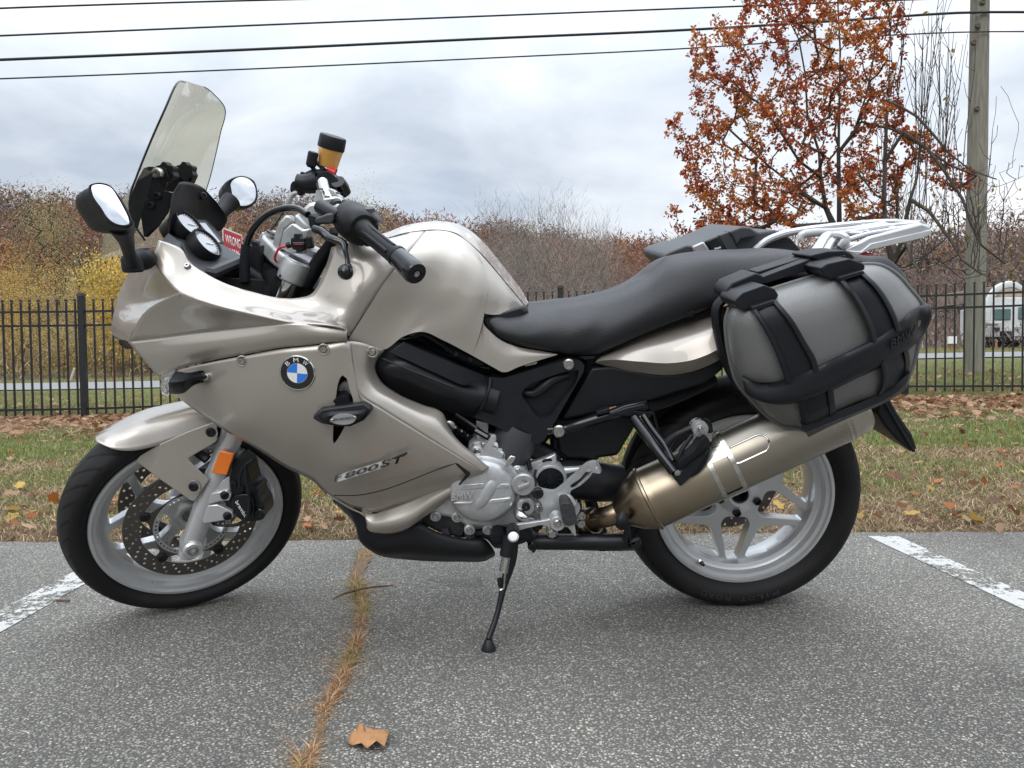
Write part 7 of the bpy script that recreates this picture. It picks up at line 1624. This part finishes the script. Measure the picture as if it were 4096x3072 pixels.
# ---- wrong way sign ----
s0, s1 = PY(889, 908, 10.0), PY(968, 938, 10.62); sd = (s1-s0); sd.z = 0; sl_ = sd.length; sd.normalize(); sh_ = .47
sg_ = thing('road_sign', (s0.x+sd.x*sl_/2, s0.y+sd.y*sl_/2, hgt(s0.x, s0.y)), 'red and white wrong way sign seen edge on behind the instruments', 'road sign')
sn = Vector((sd.y, -sd.x, 0)); zt2 = s0.z; c0_ = Vector((s0.x, s0.y, zt2))
def srect(u0, u1, v0, v1, l, m, nm, par): return MB().plate([c0_+sd*sl_*u0-Vector((0, 0, sh_*v0))+sn*l, c0_+sd*sl_*u1-Vector((0, 0, sh_*v0))+sn*l, c0_+sd*sl_*u1-Vector((0, 0, sh_*v1))+sn*l, c0_+sd*sl_*u0-Vector((0, 0, sh_*v1))+sn*l], .003, sn).obj(nm, m, par, smooth=0)
srect(0, 1, 0, 1, .003, WHITE, 'sign_panel', sg_); srect(.04, .96, .05, .95, .005, mat('sign_red', (.50, .02, .04), .5), 'sign_face', sg_)
def sp_(u, v): return c0_+sd*sl_*u-Vector((0, 0, sh_*v))+sn*.0056
text('sign_text', 'WRONG', sp_(.12, .47), sp_(.88, .47), sp_(.12, .18), WHITE, sg_, .0006, .0003, bold=True); text('sign_text', 'WAY', sp_(.22, .85), sp_(.78, .85), sp_(.22, .56), WHITE, sg_, .0006, .0003, bold=True)
pb_ = c0_+sd*sl_*.5-sn*.03; MB().tube([Vector((pb_.x, pb_.y, hgt(pb_.x, pb_.y)-.1)), Vector((pb_.x, pb_.y, zt2+.05))], .025, 8, smooth=False).obj('sign_post', PLATEM, sg_)
# ---- stakes ----
def stake(x, y0, y1, Y, lean, colr, label, box=None):
    b = PY(x, y0, Y); b.z = hgt(b.x, b.y); t = PY(x+lean, y1, Y); w = .045
    root = thing('marker_stake', b, label, 'stake'); MB().tube([b-Vector((0, 0, .05)), t], w, 4, smooth=False).obj('shaft', colr, root, smooth=0)
    if box: MB().box(t+Vector((0, -.02, -.08)), Vector((.17, 0, 0)), Vector((0, .05, 0)), Vector((0, 0, .15))).obj('box', WHITE, root, smooth=0)
ORS = mat('orange_stake', (.36, .15, .075), .8); PALE = mat('pale_stake', (.55, .50, .45), .8)
stake(3807, 1404, 1352, 29, 0, ORS, 'short rusty stake with a white box between fence and pole', True)
stake(3985, 1396, 1368, 29, 0, ORS, 'small orange stake below the white truck')
stake(455, 1520, 1450, 28.5, 0, ORS, 'upright reddish stake seen through the left fence')
stake(278, 1522, 1472, 28.5, 20, PALE, 'leaning pale stake seen through the left fence beside its post')
# ---- truck ----
def truck():
    Y = 31.0; q = lambda x, y, dy=0: FY('M', x, y, Y+dy)
    b = q(2080, 965); b.z = hgt(b.x, b.y); root = thing('refuse_truck', b, 'white refuse truck partly out of frame beyond the right fence', 'truck')
    TW = mat('dirty_white_paint', (.62, .63, .63), .45, var=(1.5, .7, (.40, .39, .36))); TG = mat('truck_glass', (.10, .16, .16), .08, coat=.5)
    def bx(x0, y0, x1, y1, dy, dp, m, nm, bev=.03): 
        a, c = q(x0, y0, dy), q(x1, y1, dy); return MB().box(((a.x+c.x)/2, Y+dy+dp/2, (a.z+c.z)/2), ((c.x-a.x)/2, 0, 0), (0, dp/2, 0), (0, 0, abs(a.z-c.z)/2)).obj(nm, m, root, bevel=bev, smooth=35)
    bx(1890, 560, 2700, 880, .3, 2.2, TW, 'cab'); bx(1925, 470, 2700, 560, .8, 1.7, TW, 'cab_roof'); bx(1930, 580, 2085, 690, .24, .1, TG, 'windscreen'); bx(2165, 560, 2600, 680, .24, .1, TG, 'windscreen')
    bx(1980, 350, 2700, 480, 2.6, 5, mat('tan_hopper', (.30, .24, .19), .7, var=(2, .5, (.2, .16, .13))), 'hopper'); bx(1870, 855, 2700, 905, 0, .5, BLKM, 'bumper'); bx(1935, 900, 2700, 945, .1, .4, BLKM, 'bumper'); bx(1985, 800, 2095, 860, .22, .1, BLKM, 'grille')
    bx(2130, 760, 2190, 785, .2, .1, CLEAR, 'headlight', .01); bx(1920, 765, 1975, 800, .2, .1, GREYP, 'headlight', .01); bx(1845, 705, 2010, 725, .0, .1, TW, 'mirror_arm', .01); bx(1850, 730, 1960, 745, .0, .1, mat('rusty_steel', (.2, .12, .08), .8), 'arm_pipe', .01)
    MB().tube([q(x, y, -.3) for x, y in ((1850, 700), (1850, 560), (1880, 470), (1940, 390), (2020, 350), (2110, 345), (2180, 380))], [.12, .16, .17, .17, .16, .16, .12], 8, flat=.6).obj('lifting_arm', TW, root)
    MB().lathe(q(2080, 945, .5), (0, -1, 0), [(0, 0), (.28, 0), (.45, -.05), (.45, -.35), (0, -.35)], 24).obj('wheel', RUB, root)
    text('number', '1451', FY('M', 2117, 893, Y-.01), FY('M', 2190, 893, Y-.01), FY('M', 2117, 864, Y-.01), WHITE, root, .004, .003, bold=True)
truck()
# =====================================================================
# TREES
# =====================================================================
class Skel:
    def __init__(s, chain, r0):
        s.n = [Vector(p) for p in chain]; s.par = [-1]+list(range(len(chain)-1)); s.tips = []
    def chain(s, start, pts):
        i = start
        for p in pts: s.n.append(Vector(p)); s.par.append(i); i = len(s.n)-1
        return i
    def grow(s, targets, rs, upw=.35, steps=4, jit=.04):
        arr = np.array([tuple(p) for p in s.n])
        for t in targets:
            t = np.array(tuple(t)); d = t-arr; dist_ = np.linalg.norm(d, axis=1)
            cost = dist_*(1+1.3*np.clip(.35-d[:, 2]/(dist_+1e-6), 0, 2)); cost[dist_ < .03] = 1e9
            i = int(np.argmin(cost)); a = Vector(arr[i]); b = Vector(t); L_ = (b-a).length
            ctrl = a.lerp(b, .45)-Vector((0, 0, L_*.10))+Vector(rs.normal(0, .05, 3))*L_
            pts = []
            for k in range(1, steps+1):
                u = k/steps; p = a*(1-u)**2+ctrl*2*u*(1-u)+b*u*u
                if k < steps: p += Vector(rs.normal(0, jit, 3))*L_*.5
                pts.append(p)
            e = s.chain(i, pts); s.tips.append(e); arr = np.vstack([arr, np.array([tuple(p) for p in pts])])
        return s
    def mesh(s, r_tip, expo=2.2, sides=5, rmax=None, k_trunk=1.0):
        n = len(s.n); w = np.zeros(n); kids = [[] for _ in range(n)]
        for i, p in enumerate(s.par):
            if p >= 0: kids[p].append(i)
        for i in range(n-1, -1, -1):
            w[i] = sum(w[k] for k in kids[i]) if kids[i] else r_tip**expo
        rad = w**(1/expo)*k_trunk
        if rmax: rad = np.minimum(rad, rmax)
        V = []; Fc = []
        ang = np.linspace(0, 2*np.pi, sides, endpoint=False)
        for i, p in enumerate(s.par):
            if p < 0: continue
            a, b = np.array(s.n[p]), np.array(s.n[i]); t = b-a; L_ = np.linalg.norm(t)
            if L_ < 1e-5: continue
            t /= L_; u = np.cross(t, [0.3, 1, .1]); u /= np.linalg.norm(u); v = np.cross(t, u)
            ra = min(rad[p], rad[i]*1.5) ; rb = rad[i]; m = sides if rb > r_tip*2.2 else 3; an = ang if m == sides else np.array([0, 2.09, 4.19]); base = len(V)
            for r, c in ((ra, a), (rb, b)): V += [tuple(c+(u*math.cos(q)+v*math.sin(q))*r) for q in an]
            for k in range(m): Fc.append((base+k, base+(k+1) % m, base+m+(k+1) % m)); Fc.append((base+k, base+m+(k+1) % m, base+m+k))
        return V, Fc
def leaf_cards(pts, s0, s1, cols, rs, droop=.5):
    """small folded leaves: 6 points, 4 faces each"""
    n = len(pts); pts = np.asarray(pts); d = rs.normal(0, 1, (n, 3)); d[:, 2] = d[:, 2]*.6-droop; d /= np.linalg.norm(d, axis=1)[:, None]
    r = rs.normal(0, 1, (n, 3)); sd = np.cross(d, r); sd /= np.linalg.norm(sd, axis=1)[:, None]; nn = np.cross(d, sd); L_ = rs.uniform(s0, s1, n)[:, None]; W_ = L_*.36; fo = nn*W_*rs.uniform(.1, .7, n)[:, None]
    v0 = pts; v1 = pts+d*L_*.35+sd*W_+fo; v2 = pts+d*L_*.35-sd*W_+fo; v3 = pts+d*L_*.8+sd*W_*.6+fo*.6; v4 = pts+d*L_*.8-sd*W_*.6+fo*.6; v5 = pts+d*L_*1.05; mid = pts+d*L_*.5
    V = np.stack([v0, v1, v3, v5, v4, v2], 1).reshape(-1, 3); i = np.arange(n)[:, None]*6
    Fc = np.concatenate([i+[0, 1, 2], i+[0, 2, 3], i+[0, 3, 4], i+[0, 4, 5]], 1).reshape(-1, 3)
    return V, Fc, np.repeat(cols, 6, 0)
def px_in(poly, x, y):
    c = False; j = len(poly)-1
    for i in range(len(poly)):
        xi, yi = poly[i]; xj, yj = poly[j]
        if (yi > y) != (yj > y) and x < (xj-xi)*(y-yi)/(yj-yi)+xi: c = not c
        j = i
    return c
def autumn_tree():
    rs = np.random.RandomState(5); Y0 = 10.6
    q = lambda x, y, dy=0: FY('L', x, y, Y0+dy)
    b = q(1110, 1330); bx = b.x+.02; base = Vector((bx, Y0, hgt(bx, Y0)))
    root = thing('autumn_tree', base, 'tree with red and orange autumn leaves rising above the luggage rack', 'tree')
    sk = Skel([base-Vector((0, 0, .1)), base+Vector((0, 0, .6)), base+Vector((.01, 0, 1.1))], 0)
    t1 = sk.chain(2, [q(1085, 1330, 0), q(1040, 1230, .05), q(1010, 1050, .1), q(1000, 900, .1)])
    t2 = sk.chain(2, [q(1120, 1330, -.05), q(1118, 1150, -.1), q(1115, 900, -.1), q(1120, 600, -.1), q(1125, 300, -.1), q(1110, 0, -.1), q(1090, -300, -.1), q(1060, -700, -.1)])
    sk.chain(t1, [q(930, 680, .3), q(920, 450, .4), q(880, 230, .4), q(780, 40, .5), q(700, -200, .5)])
    m = len(sk.n)
    i1 = t1; sk.chain(i1-1, [q(880, 950, -.4), q(760, 760, -.5), q(660, 620, -.6), q(540, 540, -.6)])
    sk.chain(i1-2, [q(880, 1120, .2), q(700, 980, .3), q(560, 850, .3), q(420, 720, .4)]); sk.chain(i1-2, [q(900, 1150, -.4), q(720, 1120, -.6), q(520, 1100, -.7), q(350, 1060, -.8)])
    sk.chain(i1-3, [q(860, 1340, -.2), q(740, 1270, -.3), q(600, 1180, -.3), q(480, 1130, -.3)])
    sk.chain(t2-5, [q(1200, 800, .3), q(1280, 560, .3), q(1330, 300, .3), q(1370, 60, .3)]); sk.chain(t2-5, [q(1250, 720, -.3), q(1450, 770, -.4), q(1620, 870, -.5), q(1780, 980, -.6), q(1930, 1040, -.6)])
    sk.chain(t2-6, [q(1230, 1020, -.3), q(1330, 1150, -.5), q(1440, 1220, -.6)])
    poly = [(500, -400), (500, 0), (520, 90), (330, 60), (250, 140), (225, 260), (250, 400), (240, 540), (330, 600), (190, 640), (80, 720), (110, 830), (180, 930), (190, 1100), (90, 1260), (200, 1400), (500, 1340), (780, 1370), (880, 1290), (1000, 1250), (1180, 1290), (1480, 1310), (1500, 1180), (1480, 1040), (1650, 1030), (1760, 1140), (1950, 1060), (1950, 980), (1760, 880), (1700, 800), (1500, 720), (1480, 560), (1470, 440), (1430, 300), (1580, 150), (1500, 0), (1450, -400)]
    T_ = []
    while len(T_) < 1150:
        x, y = rs.uniform(60, 1980), rs.uniform(-420, 1400)
        if not px_in(poly, x, y): continue
        hw = 1.5 if 200 < x < 1450 else .5
        dy = rs.uniform(-hw, hw)*(1-.4*abs(x-900)/900)
        if noise.noise(Vector((x*.006, y*.006, dy*1.2))) < -.26: continue
        T_.append(q(x, y, dy))
    o = sk.n[2]; T_.sort(key=lambda p: (p-o).length); nchain = len(sk.n)
    sk.grow(T_, rs, steps=5, jit=.03)
    V, Fc = sk.mesh(.0042, 2.35, 6, rmax=.10)
    raw('trunk', V, Fc, None, BARK, root, smooth=True)
    # leaves along the last part of every shoot
    pts = []; N_ = sk.n
    for e in sk.tips:
        chain = []; i = e
        for _ in range(4):
            chain.append(i); i = sk.par[i]
            if i < 0: break
        k = rs.poisson(24)
        for _ in range(k):
            j = min(int(abs(rs.normal(0, 1.4))), len(chain)-2)
            if j < 0: continue
            p = N_[chain[j]].lerp(N_[chain[j+1]], rs.uniform(0, 1)); pts.append(np.array(p)+rs.normal(0, .030, 3)-np.array([0, 0, .01]))
    pts = np.array(pts); n = len(pts)
    nz = np.array([noise.noise(Vector(p)*1.1) for p in pts])+rs.normal(0, .22, n); r = rs.uniform(0, 1, (n, 1))
    dark = np.array([.24, .045, .028]); rust = np.array([.40, .082, .032]); org = np.array([.52, .135, .035]); gold = np.array([.52, .24, .045]); olive = np.array([.20, .17, .05])
    col = np.where((nz < -.12)[:, None], dark*(1-r)+rust*r, np.where((nz < .22)[:, None], rust*(1-r)+org*r*1.0, org*(1-r)+gold*r)); col = np.where(rs.uniform(0, 1, (n, 1)) < .06, olive, col)*rs.uniform(.75, 1.2, (n, 1))
    V, Fc, C_ = leaf_cards(pts, .028, .064, col, rs)
    raw('leaves', V, Fc, C_, LEAFM, root, 'stuff'); print('LEAVES', n)
autumn_tree()
def bare_sprout_tree():
    rs = np.random.RandomState(9); Y0 = 9.5
    q = lambda x, y, dy=0: FY('L', x, y, Y0+dy)
    b = q(1440, 1550); base = Vector((b.x, Y0, hgt(b.x, Y0)))
    root = thing('bare_tree', base, 'bare tree with upright sprouts and drooping twigs between red tree and pole', 'tree')
    sk = Skel([base-Vector((0, 0, .1)), base+Vector((0, 0, .5)), q(1440, 1560)], 0)
    a = sk.chain(2, [q(1395, 1400), q(1385, 1200, .1), q(1390, 950, .2), q(1400, 700, .2), q(1410, 600, .2)])
    c = sk.chain(2, [q(1480, 1450, -.1), q(1540, 1180, -.2), q(1580, 1050, -.2), q(1600, 800, -.2)])
    l1 = sk.chain(a, [q(1480, 630, 0), q(1580, 690, -.2), q(1680, 800, -.4), q(1760, 900, -.5), q(1900, 1010, -.6), q(2050, 1060, -.6)])
    l2 = sk.chain(a-2, [q(1500, 780, 0), q(1640, 880, -.3), q(1740, 1010, -.5), q(1850, 1180, -.7), q(1900, 1330, -.9), q(1960, 1450, -1.0), q(2100, 1560, -1.0)])
    l3 = sk.chain(c-2, [q(1650, 1250, -.4), q(1780, 1420, -.8), q(1850, 1540, -1.1), q(1960, 1620, -1.3)])
    l4 = sk.chain(2, [q(1520, 1450, -.5), q(1560, 1560, -.9), q(1620, 1650, -1.2)])
    T_ = []
    limbs = list(range(3, len(sk.n)))
    for k in range(75):   # upright sprouts, nearly straight, off the arching limbs
        i0 = limbs[rs.randint(len(limbs))]; p0 = sk.n[i0]; pj = sk.par[i0]; L0 = len(sk.n)
        if pj >= 0: p0 = p0.lerp(sk.n[pj], rs.uniform(0, .6))
        hgt_s = rs.uniform(.7, 2.1)*(1 if p0.z > 2.2 else .55); dx, dy = rs.normal(.06, .10), rs.normal(0, .12)
        st_ = sk.chain(i0, [p0])
        e_ = sk.chain(st_, [p0+Vector((dx*u*hgt_s+rs.normal(0, .008), dy*u*hgt_s, u*hgt_s)) for u in (.2, .4, .6, .8, 1.0)]); sk.tips.append(e_)
        for m_ in range(3):
            b_ = L0+rs.randint(1, 5); q0 = sk.n[b_]; s_x = rs.choice([-1, 1]); sk.chain(b_, [q0+Vector((s_x*.05, rs.normal(0, .03), .10)), q0+Vector((s_x*.09, rs.normal(0, .05), .24))])
    for k in range(170): T_.append(q(rs.uniform(1620, 2212), rs.uniform(900, 1650), rs.uniform(-1.2, .3)))
    for k in range(45): T_.append(q(rs.uniform(1430, 1700), rs.uniform(1000, 1600), rs.uniform(-.6, .3)))
    T_ += [q(2075, 510, 0), q(2180, 770, -.3), q(2110, 1090, -.3), q(2200, 1230, -.5)]
    T_.sort(key=lambda p: (p-sk.n[2]).length)
    sk.grow(T_, rs, steps=5, jit=.014)
    V, Fc = sk.mesh(.0032, 2.3, 5, rmax=.075, k_trunk=1.0); raw('trunk', V, Fc, None, BARK, root, smooth=True)
    pts = np.array([np.array(sk.n[e])+rs.normal(0, .02, 3) for e in sk.tips if rs.uniform() < .22]); n = len(pts)
    V, Fc, C_ = leaf_cards(pts, .04, .07, np.tile([[.36, .25, .06]], (n, 1))*rs.uniform(.5, 1.1, (n, 1)), rs); raw('leaves', V, Fc, C_, LEAFM, root, 'stuff')
bare_sprout_tree()
# ---- trees and bushes further off: each one its own trunk and crown ----
def far_tree(x, ytop, ybase, wpx, Y, label, cols, kind='bare', seed=1, group=None, dens=1.0, name='bare_tree', lean=0, trunk_dark=True):
    rs = np.random.RandomState(seed); t = PY(x, ytop, Y); b = PY(x+lean, ybase, Y); b.z = min(b.z, hgt(b.x, b.y)); 
    H = t.z-b.z; Wd = wpx/2840*Y/2; root = thing(name, b, label, 'bush' if 'bush' in name else 'tree', group)
    sk = Skel([b-Vector((0, 0, .3)), b+Vector(((t.x-b.x)*.15, 0, H*.12)), b+Vector(((t.x-b.x)*.4, 0, H*.25))], 0)
    T_ = []; nT = int((150 if kind == 'bare' else 110)*dens)
    while len(T_) < nT:
        u = rs.normal(0, 1, 3); u /= np.linalg.norm(u); r = rs.uniform(0, 1)**.45; v = u*r
        zc = .56 if kind != 'bush' else .48; hz_ = .44 if kind != 'bush' else .5
        p = Vector((t.x+v[0]*Wd, Y+v[1]*Wd*.8, b.z+H*(zc+v[2]*hz_)))
        T_.append(p)
    T_.sort(key=lambda p: (p-sk.n[2]).length); sk.grow(T_, rs, steps=3, jit=.05)
    px1 = Y/2840*4   # one rendered pixel
    tones = np.array(cols['twig'])
    V, Fc = sk.mesh(px1*(.11 if kind == 'bare' else .09)*cols.get('thick', 1), 2.1, 4, rmax=H*.022*cols.get('thick', 1))
    tr = raw('trunk', V, Fc, np.tile([tones], (len(V), 1))*rs.uniform(.9, 1.1, (len(V), 1)), TWIGM, root)
    if kind == 'bare':   # fine spray of twigs
        n = int(1500*dens); tips = [sk.n[i] for i in sk.tips]; k = rs.randint(len(tips), size=n); p = np.array([tuple(tips[i]) for i in k])+rs.normal(0, .05*H, (n, 3))
        d = np.stack([rs.normal(0, .35, n)+(p[:, 0]-t.x)/max(Wd, .1)*.4, rs.normal(0, .3, n), rs.uniform(.4, 1.2, n)], 1); L_ = rs.uniform(.05, .12, n)[:, None]*H; w = px1*.13
        sd = np.stack([np.full(n, w), np.zeros(n), -np.zeros(n)], 1); V = np.stack([p-sd, p+sd, p+d*L_], 1).reshape(-1, 3); Fc = np.arange(n*3).reshape(-1, 3)
        col = np.repeat(np.array(cols['twig'])*rs.uniform(.9, 1.9, (n, 1)), 3, 0); raw('twigs', V, Fc, col, TWIGM, root, 'stuff')
    if kind != 'bare' or cols.get('leaf'):
        n = int((5200 if kind != 'bare' else 900)*dens); tips = [sk.n[i] for i in sk.tips]; k = rs.randint(len(tips), size=n)
        p = np.array([tuple(tips[i]) for i in k])+rs.normal(0, .055*H, (n, 3)); a, c = np.array(cols['leaf'][0]), np.array(cols['leaf'][1])
        nz = np.array([noise.noise(Vector(q_)*(.9*30/Y)) for q_ in p])*.9+.5; r = np.clip(nz+rs.normal(0, .25, n), 0, 1)[:, None]; s = px1*.85
        d = 1.0 if kind == 'willow' else .35
        V, Fc, C_ = leaf_cards(p, s*(1.2 if kind == 'willow' else .7), s*(3.2 if kind == 'willow' else 1.6), (a*(1-r)+c*r)*rs.uniform(.75, 1.25, (n, 1)), rs, droop=2.2 if kind == 'willow' else .2)
        raw('leaves', V, Fc, C_, LEAFM, root, 'stuff')
    return root
BRN = dict(twig=(.10, .08, .07)); GRYB = dict(twig=(.15, .13, .115))
far_tree(205, 735, 1100, 300, 62, 'olive green leafy willow with a leaning dark trunk on the hillside', dict(twig=(.022, .016, .013), thick=2.2, leaf=((.24, .23, .08), (.46, .43, .18))), 'leafy', 21, name='willow_tree', lean=30, dens=1.3)
far_tree(95, 985, 1480, 420, 33, 'large yellow brown bush rising over the left fence', dict(twig=(.08, .06, .04), leaf=((.36, .26, .07), (.72, .53, .16))), 'bush', 22, name='golden_bush', dens=3.0)
far_tree(10, 955, 1300, 120, 35, 'orange tinted bush at the left picture edge', dict(twig=(.08, .06, .04), leaf=((.46, .28, .06), (.78, .52, .14))), 'bush', 23, name='orange_bush', dens=1.0)
far_tree(255, 1050, 1500, 300, 32, 'dull ochre bush beside the fence post at left', dict(twig=(.08, .06, .04), leaf=((.32, .25, .08), (.60, .46, .16))), 'bush', 24, name='ochre_bush', dens=1.6)
far_tree(445, 985, 1480, 260, 34, 'bright golden weeping willow behind the near mirror and fairing', dict(twig=(.08, .06, .03), leaf=((.44, .32, .07), (.80, .60, .18))), 'willow', 25, name='golden_willow', dens=1.7)
far_tree(640, 1020, 1490, 300, 38, 'yellow willow hidden mostly by the front fairing', dict(twig=(.08, .06, .03), leaf=((.46, .34, .10), (.76, .58, .22))), 'willow', 26, name='golden_willow', dens=1.0)
far_tree(1385, 690, 1400, 300, 44, 'tall pale green willow behind the handlebar and brake reservoir', dict(twig=(.10, .085, .06), leaf=((.34, .34, .17), (.55, .54, .30))), 'leafy', 27, name='pale_willow', dens=.9)
far_tree(1555, 880, 1400, 260, 42, 'yellow green bush just above the front of the tank', dict(twig=(.08, .07, .04), leaf=((.25, .24, .08), (.44, .41, .16))), 'leafy', 28, name='olive_tree', dens=1.0)
far_tree(1180, 830, 1400, 240, 46, 'olive tree on the slope between far mirror and handlebar', dict(twig=(.08, .07, .04), leaf=((.22, .19, .07), (.38, .32, .14))), 'leafy', 29, name='olive_tree', dens=.9)
for i, (x, yt, w) in enumerate([(1960, 810, 170), (2065, 840, 150), (2150, 800, 170), (2260, 815, 170), (2340, 870, 140), (2420, 900, 120)]):
    far_tree(x, yt, 1420, w, 26+1.6*(i % 3), ['leftmost bare tree of the clump behind the tank', 'second bare tree from the left behind the tank', 'tallest bare tree rising over the front of the seat', 'bare tree with a wide crown over the middle of the seat dip', 'second bare tree from the right of the clump above the seat', 'rightmost low bare tree of the clump above the seat'][i], GRYB, 'bare', 40+i, 'bare trees behind the seat', 1.15)
for i, (x, yt, w) in enumerate([(2510, 1015, 200), (2620, 1010, 190), (2725, 990, 200), (2830, 1010, 180)]):
    far_tree(x, yt, 1400, w, 52, ['leftmost reddish bare tree left of the far pannier', 'reddish bare tree just left of the far pannier', 'tallest reddish bare tree directly over the far pannier lid', 'rightmost reddish bare tree half hidden by the autumn tree'][i], dict(twig=(.115, .078, .068), leaf=((.12, .06, .045), (.19, .11, .085))), 'bare', 60+i, 'reddish bare trees behind the seat', 1.0)
for i, (x, yt, w) in enumerate([(3660, 1085, 170), (3760, 1075, 180), (3850, 1065, 180), (3990, 1050, 190), (4080, 1045, 190)]):
    far_tree(x, yt, 1400, w, 44, ['brown bare tree just right of the near pannier', 'brown bare tree left of the utility pole', 'brown bare tree directly behind the utility pole', 'brown bare tree right of the utility pole', 'brown bare tree above the white truck at the right edge'][i], dict(twig=(.12, .085, .072), leaf=((.13, .08, .06), (.21, .14, .10))), 'bare', 70+i, 'bare trees beyond the right fence', 1.0)
# ---- wood on the hill: one mass that nobody could count ----
def hillwood():
    rs = np.random.RandomState(31); Vs = []; Fs = []; Cs = []; nb = 0
    pal = [((.155, .112, .088), 5), ((.18, .145, .122), 3), ((.175, .098, .068), 5), ((.23, .105, .06), 3), ((.30, .24, .10), .9), ((.045, .06, .032), .7), ((.115, .082, .065), 4)]
    w_ = np.array([p[1] for p in pal]); w_ /= w_.sum()
    cnt = 0
    while cnt < 3500:
        r = (rs.uniform(58**2, 158**2))**.5 if cnt < 2500 else rs.uniform(46, 158); az = rs.uniform(-.80, .80) if cnt < 2500 else rs.uniform(.8, 2*math.pi-.8); x, y = r*math.sin(az), r*math.cos(az)
        if y > 0 and abs(az) < .8 and r < 46: continue
        if -.66 < x/max(y, 1) < -.55 and y < 66 and y > 0: continue
        z = hgt(x, y); ci = rs.choice(len(pal), p=w_)
        if rs.uniform() < .7: ci = int(np.clip((noise.noise(Vector((x*.035, y*.035, 9)))*1.6+.5)*4, 0, 3.99))
        pass; col = np.array(pal[ci][0])*rs.uniform(.6, 1.5); H = rs.uniform(4, 10.5)*(1 if r > 70 else .7); con = ci == 5
        if con and az < -.1 and rs.uniform() < .7: con = False; ci = 0; col = np.array(pal[0][0])
        n = 210 if cnt < 2500 else 60; Wd = H*(.16 if con else .40)
        # twig spray
        u = rs.normal(0, 1, (n, 3)); u /= np.linalg.norm(u, axis=1)[:, None]; rr = rs.uniform(.3, 1, (n, 1))**.5; zz = H*(.6+u[:, 2:3]*rr*.38)
        if con: zz = rs.uniform(.1, 1, (n, 1))*H; sc = (1-zz/H)*1.2+.05
        else: sc = 1
        c = np.concatenate([u[:, :2]*rr*Wd*sc, zz], 1)+np.array([x, y, z]); L_ = rs.uniform(.03, .08, (n, 1))*H*(.6 if con else 1); w = rs.uniform(.05, .14, (n, 1))*(r/110)*(2.6 if con else 1.0)*(1 if cnt < 2500 else 4)
        d = np.stack([rs.normal(0, .7, n)+u[:, 0]*.4, rs.normal(0, .3, n), rs.uniform(-.1, 1.1, n)*(-.3 if con else 1)], 1)
        s_ = np.concatenate([w, w*rs.normal(0, .5, (n, 1)), w*0], 1); V = np.stack([c-s_, c+s_, c+d*L_], 1).reshape(-1, 3)
        cc = np.repeat(col*rs.uniform(.84, 1.2, (n, 1)), 3, 0); Vs.append(V); Cs.append(cc); Fs.append(np.arange(n*3).reshape(-1, 3)+nb); nb += n*3
        # stem and limbs
        for k in range(4):
            bw = .09*(r/90)+.03; tp = np.array([x+rs.normal(0, Wd*.5)*(k > 0), y, z+H*rs.uniform(.7, .95)]); b0 = np.array([x, y, z+H*.2*(k > 0)]); V = np.array([b0-[bw, 0, 0], b0+[bw, 0, 0], tp]); Vs.append(V); Cs.append(np.tile(np.array([[.11, .098, .088]])*rs.uniform(.5, 1.6), (3, 1))); Fs.append(np.array([[nb, nb+1, nb+2]])); nb += 3
        cnt += 1
    raw('hillside_wood', np.concatenate(Vs), np.concatenate(Fs), np.concatenate(Cs), TWIGM, None, 'stuff')
hillwood()
# undergrowth along the foot of the hill
def thicket():
    rs = np.random.RandomState(33); n = 42000; r = rs.uniform(37, 62, n); az = rs.uniform(-.75, .75, n); x, y = r*np.sin(az), r*np.cos(az); z = hz(zip(x, y)); h = rs.uniform(0, 1, n)**1.3*2.4
    nz = np.array([noise.noise(Vector((a*.12, b*.12, 1))) for a, b in zip(x, y)]); h *= np.clip(.75+nz*1.3, .15, 2)
    p = np.stack([x, y, z+h], 1); t = rs.uniform(0, 1, (n, 1)); och = np.clip((.1-az)*1.2+nz*1.5, 0, 1)[:, None]
    col = (np.array([.14, .112, .095])*(1-t)+np.array([.26, .205, .17])*t)*(1-och)+(np.array([.19, .145, .07])*(1-t)+np.array([.37, .28, .13])*t)*och
    d = np.stack([rs.normal(0, .5, n), rs.normal(0, .3, n), rs.uniform(.2, 1, n)], 1)*rs.uniform(.25, .75, (n, 1)); w = rs.uniform(.02, .05, (n, 1)); s_ = np.concatenate([w, w*0, w*rs.normal(0, .5, (n, 1))], 1)
    V = np.stack([p-s_, p+s_, p+d], 1).reshape(-1, 3); raw('thicket', V, np.arange(n*3).reshape(-1, 3), np.repeat(col, 3, 0), TWIGM, None, 'stuff')
thicket()
